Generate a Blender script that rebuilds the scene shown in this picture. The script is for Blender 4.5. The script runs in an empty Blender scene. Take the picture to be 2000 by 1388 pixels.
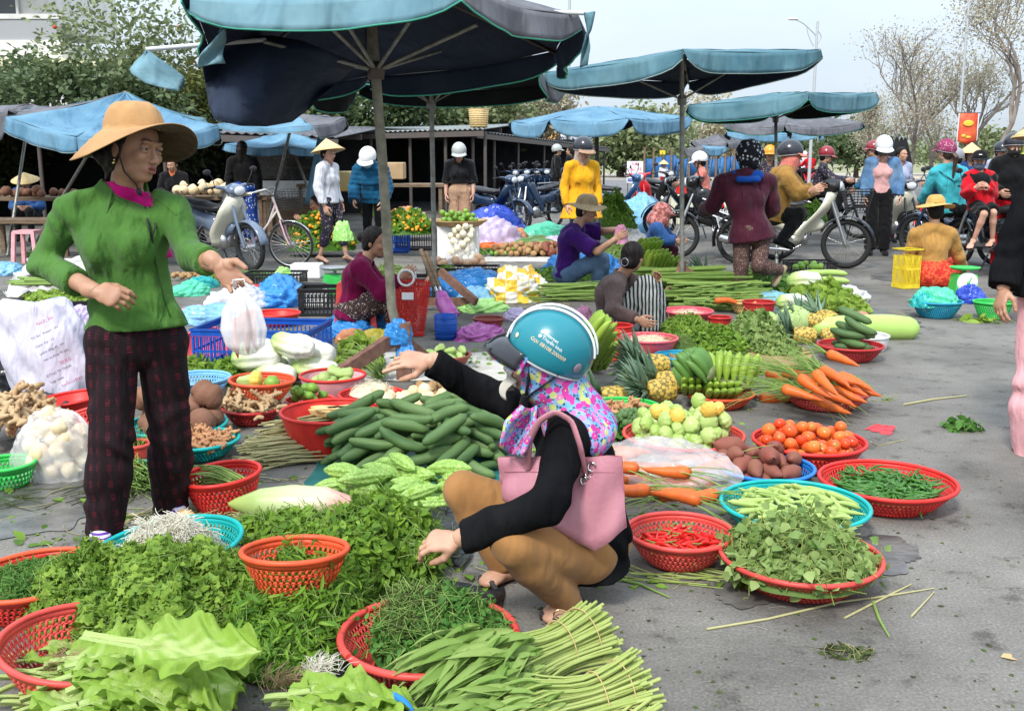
import bpy,math,random
import numpy as np
from mathutils import Vector,Matrix
SC=bpy.context.scene
COL=SC.collection
R=math.radians
CAMZ,PITCH,F=1.39,R(11.09),2000.0
cam=bpy.data.objects.new('camera',bpy.data.cameras.new('camera'))
COL.objects.link(cam)
cam.location=(0,0,CAMZ)
cam.rotation_euler=(math.pi/2-PITCH,0,0)
cam.data.sensor_width=36
cam.data.lens=36
cam.data.clip_end=2000
SC.camera=cam
SUN_EL,SUN_AZ=R(47),R(205)
W=bpy.data.worlds.new('World')
SC.world=W
W.use_nodes=True
wn,wl=W.node_tree.nodes,W.node_tree.links
bg=wn['Background']
sky=wn.new('ShaderNodeTexSky')
sky.sky_type='NISHITA'
sky.sun_disc=False
sky.sun_elevation=SUN_EL
sky.sun_rotation=SUN_AZ
sky.air_density=1.0
sky.dust_density=1.5
tc=wn.new('ShaderNodeTexCoord')
mp=wn.new('ShaderNodeMapping')
mp.inputs['Scale'].default_value=(1.0,1.0,4.5)
wl.new(tc.outputs['Generated'],mp.inputs['Vector'])
nz=wn.new('ShaderNodeTexNoise')
nz.inputs['Scale'].default_value=1.6
nz.inputs['Detail'].default_value=6
nz.inputs['Roughness'].default_value=.55
wl.new(mp.outputs[0],nz.inputs['Vector'])
rp=wn.new('ShaderNodeMapRange')
rp.inputs['From Min'].default_value=.38
rp.inputs['From Max'].default_value=.66
rp.inputs['To Min'].default_value=.62
rp.inputs['To Max'].default_value=.97
wl.new(nz.outputs['Fac'],rp.inputs['Value'])
mx=wn.new('ShaderNodeMix')
mx.data_type='RGBA'
mx.inputs['B'].default_value=(6.9,7.9,9.0,1)
wl.new(rp.outputs[0],mx.inputs['Factor'])
wl.new(sky.outputs[0],mx.inputs['A'])
sz=wn.new('ShaderNodeSeparateXYZ')
wl.new(tc.outputs['Generated'],sz.inputs[0])
gz=wn.new('ShaderNodeMapRange')
gz.inputs['From Min'].default_value,gz.inputs['From Max'].default_value=0,1
gz.inputs['To Min'].default_value,gz.inputs['To Max'].default_value=.62,1.95
wl.new(sz.outputs[2],gz.inputs['Value'])
vm=wn.new('ShaderNodeVectorMath')
vm.operation='SCALE'
wl.new(mx.outputs['Result'],vm.inputs[0])
wl.new(gz.outputs[0],vm.inputs['Scale'])
wl.new(vm.outputs[0],bg.inputs['Color'])
bg.inputs['Strength'].default_value=.105
sl=bpy.data.lights.new('sun','SUN')
sl.energy=2.3
sl.angle=R(10)
sl.color=(1,.96,.9)
so=bpy.data.objects.new('sun',sl)
COL.objects.link(so)
so.location=(0,0,30)
_d=Vector((math.sin(SUN_AZ)*math.cos(SUN_EL),math.cos(SUN_AZ)*math.cos(SUN_EL),math.sin(SUN_EL)))
so.rotation_euler=_d.to_track_quat('Z','Y').to_euler()
SC.view_settings.view_transform='Standard'
SC.view_settings.look='None'
SC.view_settings.gamma=1
SC.view_settings.exposure=0.66
SC.cycles.max_bounces=6
SC.cycles.diffuse_bounces=3
SC.cycles.transparent_max_bounces=12
SC.cycles.caustics_reflective=False
SC.cycles.caustics_refractive=False
rng=np.random.RandomState(7)
random.seed(7)
cP,sP=math.cos(PITCH),math.sin(PITCH)
def ray(u,v):
 x,y=(u-1000)/F,(694-v)/F
 return np.array([x,cP+y*sP,-sP+y*cP])
def G(u,v,z=0.0):
 d=ray(u,v)
 t=(z-CAMZ)/d[2]
 return np.array([0,0,CAMZ])+t*d
def P(u,v,Y):
 d=ray(u,v)
 return np.array([0,0,CAMZ])+d*(Y/d[1])
def A(*a):return np.array(a,float)
def nrm(v):
 v=np.asarray(v,float)
 return v/(np.linalg.norm(v)+1e-12)
def rot(ax,a):
 return np.array(Matrix.Rotation(a,3,Vector(ax)))
def rz(a):return rot((0,0,1),a)
def frame(x,z=(0,0,1)):
 x=nrm(x);z=np.asarray(z,float)
 y=np.cross(z,x)
 if np.linalg.norm(y)<1e-6:y=np.cross((0,1,0.01),x)
 y=nrm(y);z=np.cross(x,y)
 return np.stack([x,y,z],1)
class MB:
 def __init__(s):s.V,s.Q,s.T,s.qm,s.tm,s.va,s.n=[],[],[],[],[],[],0
 def add(s,V,Q=None,T=None,m=0,var=.5):
  V=np.asarray(V,float).reshape(-1,3)
  for X,L,M in((Q,s.Q,s.qm),(T,s.T,s.tm)):
   if X is not None and len(X):
    X=np.asarray(X,int)
    L.append(X+s.n);M.append(np.broadcast_to(m,(len(X),)).astype(int))
  s.V.append(V);s.va.append(np.broadcast_to(var,(len(V),)).astype(float));s.n+=len(V)
  return s
 def grid(s,Pg,m=0,cu=False,cv=False,var=.5,flip=False):
  Pg=np.asarray(Pg,float);nu,nv=Pg.shape[:2]
  i=np.arange(nu if cu else nu-1)[:,None];j=np.arange(nv if cv else nv-1)[None]
  i2,j2=(i+1)%nu,(j+1)%nv
  Q=np.stack([i*nv+j,i2*nv+j,i2*nv+j2,i*nv+j2],-1).reshape(-1,4)
  if flip:Q=Q[:,::-1]
  if np.ndim(var)==2:var=np.asarray(var).reshape(-1)
  return s.add(Pg.reshape(-1,3),Q,m=m,var=var)
 def tube(s,pts,r,n=8,m=0,caps=True,var=.5,flat=None):
  pts=np.asarray(pts,float);k=len(pts);r=np.broadcast_to(r,(k,)).astype(float)
  t=np.gradient(pts,axis=0);t/=np.linalg.norm(t,axis=1)[:,None]+1e-12
  a=np.cross(t[0],(0,0,1.0))
  if np.linalg.norm(a)<.1:a=np.cross(t[0],(1.0,0,0))
  a=nrm(a);ring=[]
  an=np.arange(n)*2*np.pi/n
  for i in range(k):
   a=nrm(a-t[i]*np.dot(a,t[i]));b=np.cross(t[i],a)
   f=1 if flat is None else flat
   ring.append(pts[i]+r[i]*(np.cos(an)[:,None]*a+f*np.sin(an)[:,None]*b))
  n0=s.n
  s.grid(np.array(ring),m=m,cv=True,var=var if np.ndim(var)==0 else np.repeat(np.asarray(var),n),flip=True)
  if caps:
   ii=np.arange(1,n-1)
   v0,v1=(var,var)if np.ndim(var)==0 else(var[0],var[-1])
   s.add(ring[0],T=np.stack([ii*0,ii,ii+1],1),m=m,var=v0)
   s.add(ring[-1],T=np.stack([ii*0,ii+1,ii],1),m=m,var=v1)
  return s
 def box(s,c,size,Rm=None,m=0,taper=1.0,var=.5):
  h=np.asarray(size,float)/2
  V=np.array([[x,y,z]for z in(-1,1)for y in(-1,1)for x in(-1,1)],float)
  V[:4,:2]*=taper
  V=V*h
  if Rm is not None:V=V@np.asarray(Rm).T
  return s.add(V+np.asarray(c,float),[[0,2,3,1],[4,5,7,6],[0,1,5,4],[2,6,7,3],[0,4,6,2],[1,3,7,5]],m=m,var=var)
 def bar(s,a,b,w,h,m=0,up=(0,0,1)):
  a,b=np.asarray(a,float),np.asarray(b,float)
  return s.box((a+b)/2,(np.linalg.norm(b-a),w,h),frame(b-a,up),m)
 def ell(s,c,rad,Rm=None,nu=16,nv=10,m=0,var=.5,z0=-1.,z1=1.):
  th=np.linspace(math.asin(max(-1,z0)),math.asin(min(1,z1)),nv);ph=np.arange(nu)*2*np.pi/nu
  X=np.stack([np.cos(th)[:,None]*np.cos(ph),np.cos(th)[:,None]*np.sin(ph),np.repeat(np.sin(th)[:,None],nu,1)],-1)*np.broadcast_to(rad,(3,))
  if Rm is not None:X=X@np.asarray(Rm).T
  return s.grid(X+np.asarray(c,float),m=m,cv=True,var=var,flip=True)
 def lathe(s,prof,n=24,c=(0,0,0),Rm=None,m=0,ribs=0,ramp=0.,sq=1.,var=.5):
  pr=np.asarray(prof,float);ph=np.arange(n)*2*np.pi/n
  rr=pr[:,0][:,None]*(1+ramp*(np.abs(np.cos(ph*ribs/2))-.5)if ribs else np.ones(n)[None])
  X=np.stack([rr*np.cos(ph),rr*np.sin(ph)*sq,np.repeat(pr[:,1][:,None],n,1)],-1)
  if Rm is not None:X=X@np.asarray(Rm).T
  vv=var if np.ndim(var)==0 else np.repeat(np.asarray(var),n)
  return s.grid(X+np.asarray(c,float),m=m,cv=True,var=vv,flip=True)
 def scat(s,tpl,pos,Rm,sc,m=0,var=.5):
  V,Q,T=tpl;V=np.asarray(V,float);n=len(pos);k=len(V)
  sc=np.broadcast_to(sc,(n,))if np.ndim(sc)<2 else sc
  if np.ndim(sc)==1:W_=V[None]*sc[:,None,None]
  else:W_=V[None]*sc[:,None,:]
  X=np.einsum('nij,nkj->nki',Rm,W_)+np.asarray(pos)[:,None,:]
  off=(np.arange(n)*k)[:,None,None]
  Qs=(np.asarray(Q)[None]+off).reshape(-1,4)if Q is not None and len(Q)else None
  Ts=(np.asarray(T)[None]+off).reshape(-1,3)if T is not None and len(T)else None
  return s.add(X.reshape(-1,3),Qs,Ts,m=m,var=np.repeat(np.broadcast_to(var,(n,)),k))
 def xf(s,Rm=None,t=(0,0,0),sc=1.0):
  for i,v in enumerate(s.V):
   v=v*sc
   if Rm is not None:v=v@np.asarray(Rm).T
   s.V[i]=v+np.asarray(t,float)
  return s
 def merge(s,o,m=None):
  n0=s.n
  s.V+=o.V;s.va+=o.va;s.Q+=[q+n0 for q in o.Q];s.T+=[t+n0 for t in o.T]
  s.qm+=[q if m is None else q*0+m for q in o.qm];s.tm+=[q if m is None else q*0+m for q in o.tm];s.n+=o.n
  return s
 def mesh(s,name,mats,off=None,smooth=True):
  V=np.concatenate(s.V)
  if off is not None:V=V-np.asarray(off,float)
  Q=np.concatenate(s.Q)if s.Q else np.zeros((0,4),int)
  T=np.concatenate(s.T)if s.T else np.zeros((0,3),int)
  me=bpy.data.meshes.new(name)
  me.vertices.add(len(V));me.vertices.foreach_set('co',V.astype(np.float32).ravel())
  loops=np.concatenate([Q.ravel(),T.ravel()]).astype(np.int32)
  st=np.concatenate([np.arange(len(Q))*4,len(Q)*4+np.arange(len(T))*3]).astype(np.int32)
  me.loops.add(len(loops));me.loops.foreach_set('vertex_index',loops)
  me.polygons.add(len(st));me.polygons.foreach_set('loop_start',st)
  mi=np.concatenate(([np.concatenate(s.qm)]if s.qm else[])+([np.concatenate(s.tm)]if s.tm else[])).astype(np.int32)
  for x in(mats if isinstance(mats,(list,tuple))else[mats]):me.materials.append(x)
  me.polygons.foreach_set('material_index',mi)
  me.polygons.foreach_set('use_smooth',np.full(len(st),bool(smooth)))
  at=me.attributes.new('var','FLOAT','POINT')
  at.data.foreach_set('value',np.concatenate(s.va).astype(np.float32))
  me.update(calc_edges=True)
  return me
def link(name,me,parent=None,loc=None):
 o=bpy.data.objects.new(name,me);COL.objects.link(o)
 if loc is not None:o.location=[float(x)for x in loc]
 if parent is not None:o.parent=parent
 return o
def thing(name,label,cat,loc=(0,0,0),rz_=0,group=None):
 o=bpy.data.objects.new(name,None);COL.objects.link(o)
 o.empty_display_size=.05
 o.location=[float(x)for x in loc];o.rotation_euler=(0,0,rz_)
 o['label']=label;o['category']=cat
 if group:o['group']=group
 return o
def wloc(o):
 p=np.zeros(3)
 while o is not None:
  p=p+np.array(o.location);o=o.parent
 return p
def part(name,mb,mats,parent,world=True,smooth=True,label=None):
 off=wloc(parent)if world else None
 o=link(name,mb.mesh(name,mats,off,smooth),parent)
 if label:o['label']=label
 return o
def one(name,mb,mats,label,cat,loc=None,group=None,kind=None,smooth=True):
 if loc is None:
  V=np.concatenate(mb.V);loc=A(V[:,0].mean(),V[:,1].mean(),V[:,2].min())
 o=link(name,mb.mesh(name,mats,loc,smooth),None,loc)
 if label:o['label']=label
 if cat:o['category']=cat
 if group:o['group']=group
 if kind:o['kind']=kind
 return o
def inst(me,name,label,cat,group,loc,Rm=None,sc=1.0):
 o=link(name,me,None,loc)
 M_=Matrix(np.asarray(Rm).tolist())if Rm is not None else Matrix.Identity(3)
 o.rotation_euler=M_.to_euler()
 o.scale=(sc,sc,sc)if np.ndim(sc)==0 else[float(x)for x in sc]
 if label:o['label']=label
 if cat:o['category']=cat
 if group:o['group']=group
 return o
def struct(name,mb,mats,smooth=False,kind='structure'):
 o=link(name,mb.mesh(name,mats,None,smooth));o['kind']=kind
 return o
def solid(o,th,off=0.,mo=0,rim=0):
 md=o.modifiers.new('solid','SOLIDIFY');md.thickness=th;md.offset=off
 md.material_offset=mo;md.material_offset_rim=rim
 return o
def bevel(o,w=.004,seg=2):
 md=o.modifiers.new('bevel','BEVEL');md.width=w;md.segments=seg;md.limit_method='ANGLE'
 return o
def copy_tree(o,parent=None,**kw):
 c=o.copy();COL.objects.link(c);c.parent=parent
 for ch in list(o.children):copy_tree(ch,c)
 for k,v in kw.items():c[k]=v
 return c
MC={}
def mat(name,c1,c2=None,rough=.6,ns=8.,var=0.,bump=0.,bs=40.,metal=0.,spec=.4,coat=0.,alpha=1.,trans=0.,sss=0.,wr=0.,wrs=9.,obj=0.,em=None,custom=None,lo=.35,hi=.65,detail=4.,thin=0.,sheen=0.,stretch=None):
 if name in MC:return MC[name]
 m=bpy.data.materials.new(name);m.use_nodes=True;MC[name]=m
 nt=m.node_tree;N,L=nt.nodes,nt.links;b=N['Principled BSDF']
 def new(t,**kw):
  x=N.new('ShaderNode'+t)
  for k,v in kw.items():
   if k in x.inputs:x.inputs[k].default_value=v
   else:setattr(x,k,v)
  return x
 co=new('TexCoord').outputs['Object']
 if stretch is not None:
  mpg=new('Mapping',Scale=stretch);L.new(co,mpg.inputs[0]);co=mpg.outputs[0]
 c1=tuple(c1)+(1,)
 if custom is not None:
  cs=custom(nt,new,L,co)
 elif c2 is None and not(var or obj):
  b.inputs['Base Color'].default_value=c1;cs=None
 else:
  c2=tuple(c2 if c2 is not None else[x*.7 for x in c1[:3]])+(1,)
  n=new('TexNoise',Scale=ns,Detail=detail);L.new(co,n.inputs['Vector'])
  mr=new('MapRange');mr.inputs['From Min'].default_value=lo;mr.inputs['From Max'].default_value=hi
  L.new(n.outputs['Fac'],mr.inputs['Value']);f=mr.outputs[0]
  def blend(f,src,w):
   mm=new('Mix');mm.inputs['Factor'].default_value=w
   L.new(f,mm.inputs['A']);L.new(src,mm.inputs['B']);return mm.outputs['Result']
  if var:
   at=new('Attribute',attribute_name='var');f=blend(f,at.outputs['Fac'],var)
  if obj:
   oi=new('ObjectInfo');f=blend(f,oi.outputs['Random'],obj)
  mm=new('Mix',data_type='RGBA');mm.inputs['A'].default_value=c1;mm.inputs['B'].default_value=c2
  L.new(f,mm.inputs['Factor']);cs=mm.outputs['Result']
 if cs is not None:L.new(cs,b.inputs['Base Color'])
 b.inputs['Roughness'].default_value=rough
 b.inputs['Metallic'].default_value=metal
 b.inputs['Specular IOR Level'].default_value=spec
 b.inputs['Coat Weight'].default_value=coat
 b.inputs['Alpha'].default_value=alpha
 b.inputs['Transmission Weight'].default_value=trans
 b.inputs['Sheen Weight'].default_value=sheen
 if sss:
  b.inputs['Subsurface Weight'].default_value=sss
  b.inputs['Subsurface Radius'].default_value=(.012,.005,.003)
  b.inputs['Subsurface Scale'].default_value=1.0
 if em:b.inputs['Emission Color'].default_value=tuple(em[:3])+(1,);b.inputs['Emission Strength'].default_value=em[3]
 if bump:
  n2=new('TexNoise',Scale=bs,Detail=3.);L.new(co,n2.inputs['Vector'])
  bp=new('Bump',Strength=1.0,Distance=bump);L.new(n2.outputs['Fac'],bp.inputs['Height']);L.new(bp.outputs[0],b.inputs['Normal'])
  if wr:
   mw=new('Mapping',Rotation=(.5,.6,0),Scale=(1.7,1.2,.55));L.new(co,mw.inputs[0]);n3=new('TexNoise',Scale=wrs,Detail=2.5,Distortion=.35,Roughness=.45);L.new(mw.outputs[0],n3.inputs['Vector']);mc_=n3
   b2=new('Bump',Strength=1.0,Distance=wr);L.new(mc_.outputs['Fac'],b2.inputs['Height']);L.new(bp.outputs[0],b2.inputs['Normal']);L.new(b2.outputs[0],b.inputs['Normal'])
 if thin:
  tr=new('BsdfTranslucent');ms=new('MixShader',Fac=thin);out=N['Material Output']
  if cs is not None:L.new(cs,tr.inputs['Color'])
  else:tr.inputs['Color'].default_value=c1
  L.new(b.outputs[0],ms.inputs[1]);L.new(tr.outputs[0],ms.inputs[2]);L.new(ms.outputs[0],out.inputs['Surface'])
 return m
def ramp(new,L,src,stops,interp='LINEAR'):
 r=new('ValToRGB');e=r.color_ramp;e.interpolation=interp
 while len(e.elements)<len(stops):e.elements.new(.5)
 for x,(p,c)in zip(e.elements,stops):x.position=p;x.color=tuple(c)+(1,)
 L.new(src,r.inputs[0]);return r.outputs[0]
def Cp(a,b,ra,rb=None,S=None,k=None,cut=None,sub=False):
 return dict(a=A(*a),b=A(*b),ra=ra,rb=ra if rb is None else rb,S=S,k=k,cut=cut,sub=sub)
def El(c,rad,Fm=None,k=None,sub=False,cut=None):
 rad=A(*rad);r0=rad.mean();Fm=np.eye(3)if Fm is None else Fm
 d=Cp(c,c,r0,r0,Fm@np.diag(r0/rad)@Fm.T,k,cut,sub);d['mx']=rad.max();return d
def flat(n,s):
 n=nrm(n);return np.eye(3)+np.outer(n,n)*(1/s-1)
def sdf_mesh(mb,prims,h,k=.02,m=0,disp=None,cuts=(),var=.5):
 lo=np.full(3,1e9);hi=-lo
 for p in prims:
  if p['sub']:continue
  r=max(p['ra'],p['rb'],p.get('mx',0))+h*2
  lo=np.minimum(lo,np.minimum(p['a'],p['b'])-r);hi=np.maximum(hi,np.maximum(p['a'],p['b'])+r)
 lo-=h*2;hi+=h*2
 n=np.ceil((hi-lo)/h).astype(int)+1
 ax=[lo[i]+h*np.arange(n[i])for i in range(3)]
 D=np.full(n,.1,np.float32)
 for p in prims:
  kk=p['k']if p['k']is not None else k
  r=max(p['ra'],p['rb'],p.get('mx',0))+kk+h*2
  a_,b_=np.minimum(p['a'],p['b'])-r,np.maximum(p['a'],p['b'])+r
  i0=np.clip(((a_-lo)/h).astype(int),0,n);i1=np.clip(((b_-lo)/h).astype(int)+2,0,n)
  if(i1<=i0).any():continue
  sl_=tuple(slice(i0[i],i1[i])for i in range(3))
  X=np.stack(np.meshgrid(*[ax[i][sl_[i]]for i in range(3)],indexing='ij'),-1).astype(np.float32)
  q=X-p['a'].astype(np.float32);ba=(p['b']-p['a']).astype(np.float32);L2=float(ba@ba)
  t=np.clip(q@ba/L2,0,1)if L2>1e-10 else np.zeros(q.shape[:3],np.float32)
  w=q-t[...,None]*ba
  if p['S']is not None:w=w@p['S'].T.astype(np.float32)
  d=np.sqrt((w*w).sum(-1))-(p['ra']+(p['rb']-p['ra'])*t)
  if p['cut']is not None:
   for c0,cn in(p['cut']if isinstance(p['cut'],list)else[p['cut']]):
    d=np.maximum(d,(X-np.asarray(c0,np.float32))@nrm(cn).astype(np.float32))
  E=D[sl_]
  if p['sub']:
   hh=np.clip(.5-.5*(E+d)/kk,0,1);D[sl_]=E*(1-hh)-d*hh+kk*hh*(1-hh)
  else:
   hh=np.clip(.5+.5*(E-d)/kk,0,1);D[sl_]=E*(1-hh)+d*hh-kk*hh*(1-hh)
 if disp is not None or len(cuts):
  X=np.stack(np.meshgrid(*ax,indexing='ij'),-1).astype(np.float32)
  if disp is not None:D=D+disp(X).astype(np.float32)
  for c0,cn in cuts:D=np.maximum(D,(X-np.asarray(c0,np.float32))@nrm(cn).astype(np.float32))
 S=D<0
 C=[(x,y,z)for x in(0,1)for y in(0,1)for z in(0,1)]
 m_=n-1
 cnt=sum(S[x:x+m_[0],y:y+m_[1],z:z+m_[2]].astype(np.int8)for x,y,z in C)
 act=(cnt>0)&(cnt<8);idx=np.argwhere(act)
 if not len(idx):return mb
 dv={c:D[idx[:,0]+c[0],idx[:,1]+c[1],idx[:,2]+c[2]]for c in C}
 acc=np.zeros((len(idx),3));ct=np.zeros(len(idx))
 for c in C:
  for a in range(3):
   if c[a]:continue
   c2=list(c);c2[a]=1;c2=tuple(c2)
   d1,d2=dv[c],dv[c2];msk=(d1<0)!=(d2<0)
   tt=np.where(msk,d1/np.where(msk,d1-d2,1),0)
   p_=np.array(c,float)[None].repeat(len(idx),0);p_[:,a]=tt
   acc+=p_*msk[:,None];ct+=msk
 V=lo+h*(idx+acc/ct[:,None])
 vid=np.full(m_,-1,np.int64);vid[act]=np.arange(len(idx))
 Qs=[]
 for a in range(3):
  b,c=(a+1)%3,(a+2)%3
  s0=[slice(None)]*3;s1=[slice(None)]*3;s0[a]=slice(0,-1);s1[a]=slice(1,None)
  A0,A1=S[tuple(s0)],S[tuple(s1)]
  for fl in(0,1):
   e=np.argwhere((A0&~A1)if fl==0 else(~A0&A1))
   e=e[(e[:,b]>0)&(e[:,c]>0)&(e[:,b]<m_[b])&(e[:,c]<m_[c])]
   if not len(e):continue
   def g(db,dc):
    f=e.copy();f[:,b]+=db;f[:,c]+=dc;return vid[f[:,0],f[:,1],f[:,2]]
   q=np.stack([g(-1,-1),g(0,-1),g(0,0),g(-1,0)],1)
   Qs.append(q if fl==0 else q[:,::-1])
 return mb.add(V,np.concatenate(Qs),m=m,var=var)
def folds(amp,kx=30.,seed=0.,z=1.):
 def f(X):
  x,y,z_=X[...,0],X[...,1],X[...,2]*z
  w=np.sin(x*kx*.5+seed)+np.sin(z_*kx*.45+seed*2+1.3*np.sin(x*kx*.3))
  return amp*np.sin(kx*(z_+.5*x+.35*y)+1.8*w+seed)*(.5+.5*np.sin(kx*.37*(x-z_)+seed*3))
 return f
# kit: produce
def veg(L,prof,n=14,k=16,ribs=0,ramp=0.,bend=0.,namp=0.,nf=2.,wart=0.,sq=1.,seed=0,m=0,round_ribs=False):
 rs=np.random.RandomState(seed)
 t=(1-np.cos(np.linspace(0,np.pi,k)))/2
 r=np.interp(t,[p[0]for p in prof],[p[1]for p in prof])
 r[0]=min(r[0],.0006);r[-1]=min(r[-1],.0006);ph=np.arange(n)*2*np.pi/n
 rr=np.repeat(r[:,None],n,1)
 if ribs:
  c=np.cos(ph*ribs);c=np.abs(np.cos(ph*ribs/2))*2-1 if round_ribs else c
  rr=rr*(1+ramp*c*np.sin(np.pi*t)[:,None]**.4)
 if namp:
  for q in range(4):
   rr=rr+namp*r.max()*np.sin(nf*(q+1)*2*np.pi*t[:,None]+rs.rand()*6)*np.sin((q%2+1)*ph+rs.rand()*6)/(q+1)
 if wart:rr=rr*(1+wart*(rs.rand(k,n)-.4))
 x=L*(t-.5)[:,None]+ph*0
 z=rr*np.sin(ph)*sq+bend*(1-(2*t-1)**2)[:,None]-bend*.6
 b=MB();b.grid(np.stack([x,rr*np.cos(ph),z],-1),m=m,cv=True,var=np.repeat(t[:,None],n,1),flip=True)
 return b
def tpl(b):return np.concatenate(b.V),(np.concatenate(b.Q)if b.Q else None),(np.concatenate(b.T)if b.T else None)
def tpl_leaf(w=.5,fold=.12,curl=.25,k=5,p=.8,wave=0.):
 t=np.linspace(0,1,k);hw=w/2*np.sin(np.pi*t**p)**.8;hw[0]=.015;hw[-1]=.004
 z=-curl*t**2
 wv=wave*np.sin(t*14)
 Pg=np.stack([np.stack([t,hw,z+fold*hw/(w/2+1e-6)*.3+wv],-1),np.stack([t,t*0,z],-1),np.stack([t,-hw,z+fold*hw/(w/2+1e-6)*.3-wv],-1)],1)
 b=MB();b.grid(Pg);return tpl(b)
def tpl_lobed(nl=3,depth=.35,seed=1):
 a=np.linspace(-2.5,2.5,nl*4+1);rr=1-depth*(.5-.5*np.cos(a/5*nl*2*np.pi+np.pi*(nl%2==0)))
 rr=np.interp(np.arange(len(a)),np.arange(len(a)),rr);rs=np.random.RandomState(seed)
 V=[[0,0,0]]+[[.5+.5*r*math.cos(x),.5*r*math.sin(x),.12*abs(math.sin(x))*r+.05*rs.randn()-.1*(.5+.5*math.cos(x))]for x,r in zip(a,rr)]+[[.5,0,.03]]
 c=len(V)-1;T=[[c,i,i+1]for i in range(1,c-1)]+[[c,c-1,0],[c,0,1]]
 return np.array(V),None,np.array(T)
def tpl_stem(r=.012,curve=.12,k=5,n=3):
 t=np.linspace(0,1,k);b=MB();b.tube(np.stack([t,curve*np.sin(np.pi*t),t*0],-1),r,n=n,caps=False);return tpl(b)
LEAF=dict(ovate=tpl_leaf(.55),round=tpl_leaf(.85,.1,.2,5,.7),narrow=tpl_leaf(.2,.1,.35,6),blade=tpl_leaf(.09,.05,.4,6),lobed=tpl_lobed(3,.42),lob5=tpl_lobed(5,.45,3),heart=tpl_leaf(.95,.18,.3,5,.55),curly=tpl_leaf(.7,.1,.4,6,.7,.12),stem=tpl_stem(),thread=tpl_stem(.02,.25,6,3),fat=tpl_stem(.03,.05,4,5))
def rand_frames(n,nor,spread=.5,xdir=None,xs=1.0,rs=rng):
 nor=np.broadcast_to(nor,(n,3))+rs.normal(0,spread,(n,3));nor=nor/np.linalg.norm(nor,axis=1)[:,None]
 x=rs.normal(0,1,(n,3))if xdir is None else np.broadcast_to(xdir,(n,3))+rs.normal(0,xs,(n,3))
 x=x-nor*(x*nor).sum(1)[:,None];x/=np.linalg.norm(x,axis=1)[:,None]+1e-9
 return np.stack([x,np.cross(nor,x),nor],-1)
def heap_fn(c,rx,ry,H,yaw=0.,p=1.0,lump=.12,seed=0.,z0=0.):
 c=np.asarray(c,float);ca,sa=math.cos(yaw),math.sin(yaw)
 def f(x,y):
  dx,dy=x-c[0],y-c[1];u=(dx*ca+dy*sa)/rx;v=(-dx*sa+dy*ca)/ry
  r2=u*u+v*v
  b=np.clip(1-r2,0,1)**p
  return z0+H*b*(1+lump*(np.sin(u*7+seed)*np.cos(v*6+seed*1.7)+.6*np.sin(u*15+v*11+seed)))
 return f
def heap_pts(n,c,rx,ry,yaw,fn,rs=rng,edge=.97):
 a=rs.rand(n)*2*np.pi;r=np.sqrt(rs.rand(n))*edge;u,v=r*np.cos(a)*rx,r*np.sin(a)*ry
 ca,sa=math.cos(yaw),math.sin(yaw);x,y=c[0]+u*ca-v*sa,c[1]+u*sa+v*ca
 e=.01;z=fn(x,y);gx,gy=(fn(x+e,y)-z)/e,(fn(x,y+e)-z)/e
 no=np.stack([-gx,-gy,np.ones(n)],1);no/=np.linalg.norm(no,axis=1)[:,None]
 return np.stack([x,y,z],1),no
def herbs(mb,c,rx,ry,H,n,leaf='lobed',size=.03,yaw=0.,stems=0,slen=.12,ml=0,ms=1,seed=0.,spread=.55,thick=.03,p=.8,z0=0.,lump=.15,stemleaf=None,core=True,xdir=None,droop=0.,fn=None):
 fn=fn or heap_fn(c,rx,ry,H,yaw,p,lump,seed,z0)
 if core:
  g=np.linspace(-1,1,22);U,Vv=np.meshgrid(g,g,indexing='ij')
  rr=np.maximum(np.abs(U),np.abs(Vv));ll=np.sqrt(U*U+Vv*Vv)+1e-6;U,Vv=U*rr/ll*.97,Vv*rr/ll*.97
  ca,sa=math.cos(yaw),math.sin(yaw);X=c[0]+U*rx*ca-Vv*ry*sa;Y=c[1]+U*rx*sa+Vv*ry*ca
  mb.grid(np.stack([X,Y,fn(X,Y)-thick*.8],-1),m=ml,var=.95)
 if stems:
  Ps,Ns=heap_pts(stems,c,rx,ry,yaw,fn)
  Fr=rand_frames(stems,Ns,spread*.8,xdir);L_=slen*rng.uniform(.5,1.2,stems)
  Ps=Ps-Fr[:,:,0]*(L_*.5)[:,None]+Ns*rng.uniform(-thick*.5,thick*.5,stems)[:,None]
  mb.scat(LEAF['stem'],Ps,Fr,L_,m=ms,var=rng.rand(stems))
  if stemleaf:
   tip=Ps+Fr[:,:,0]*L_[:,None]
   for q in range(stemleaf):
    mb.scat(LEAF[leaf],tip+rng.normal(0,size*.4,tip.shape),rand_frames(stems,Ns,spread,Fr[:,:,0],.7),size*rng.uniform(.6,1.2,stems),m=ml,var=rng.rand(stems))
 Pl,Nl=heap_pts(n,c,rx,ry,yaw,fn)
 Pl=Pl+Nl*rng.uniform(-thick,thick*.6,n)[:,None]
 Fr=rand_frames(n,Nl,spread,xdir,1.0)
 cl=.5+.5*np.sin(Pl[:,0]*23+seed)*np.cos(Pl[:,1]*19+seed)
 mb.scat(LEAF[leaf],Pl-Fr[:,:,0]*size*.5,Fr,size*rng.uniform(.55,1.25,n),m=ml,var=np.clip(.65*rng.rand(n)+.35*cl,0,1))
 return mb
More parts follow.
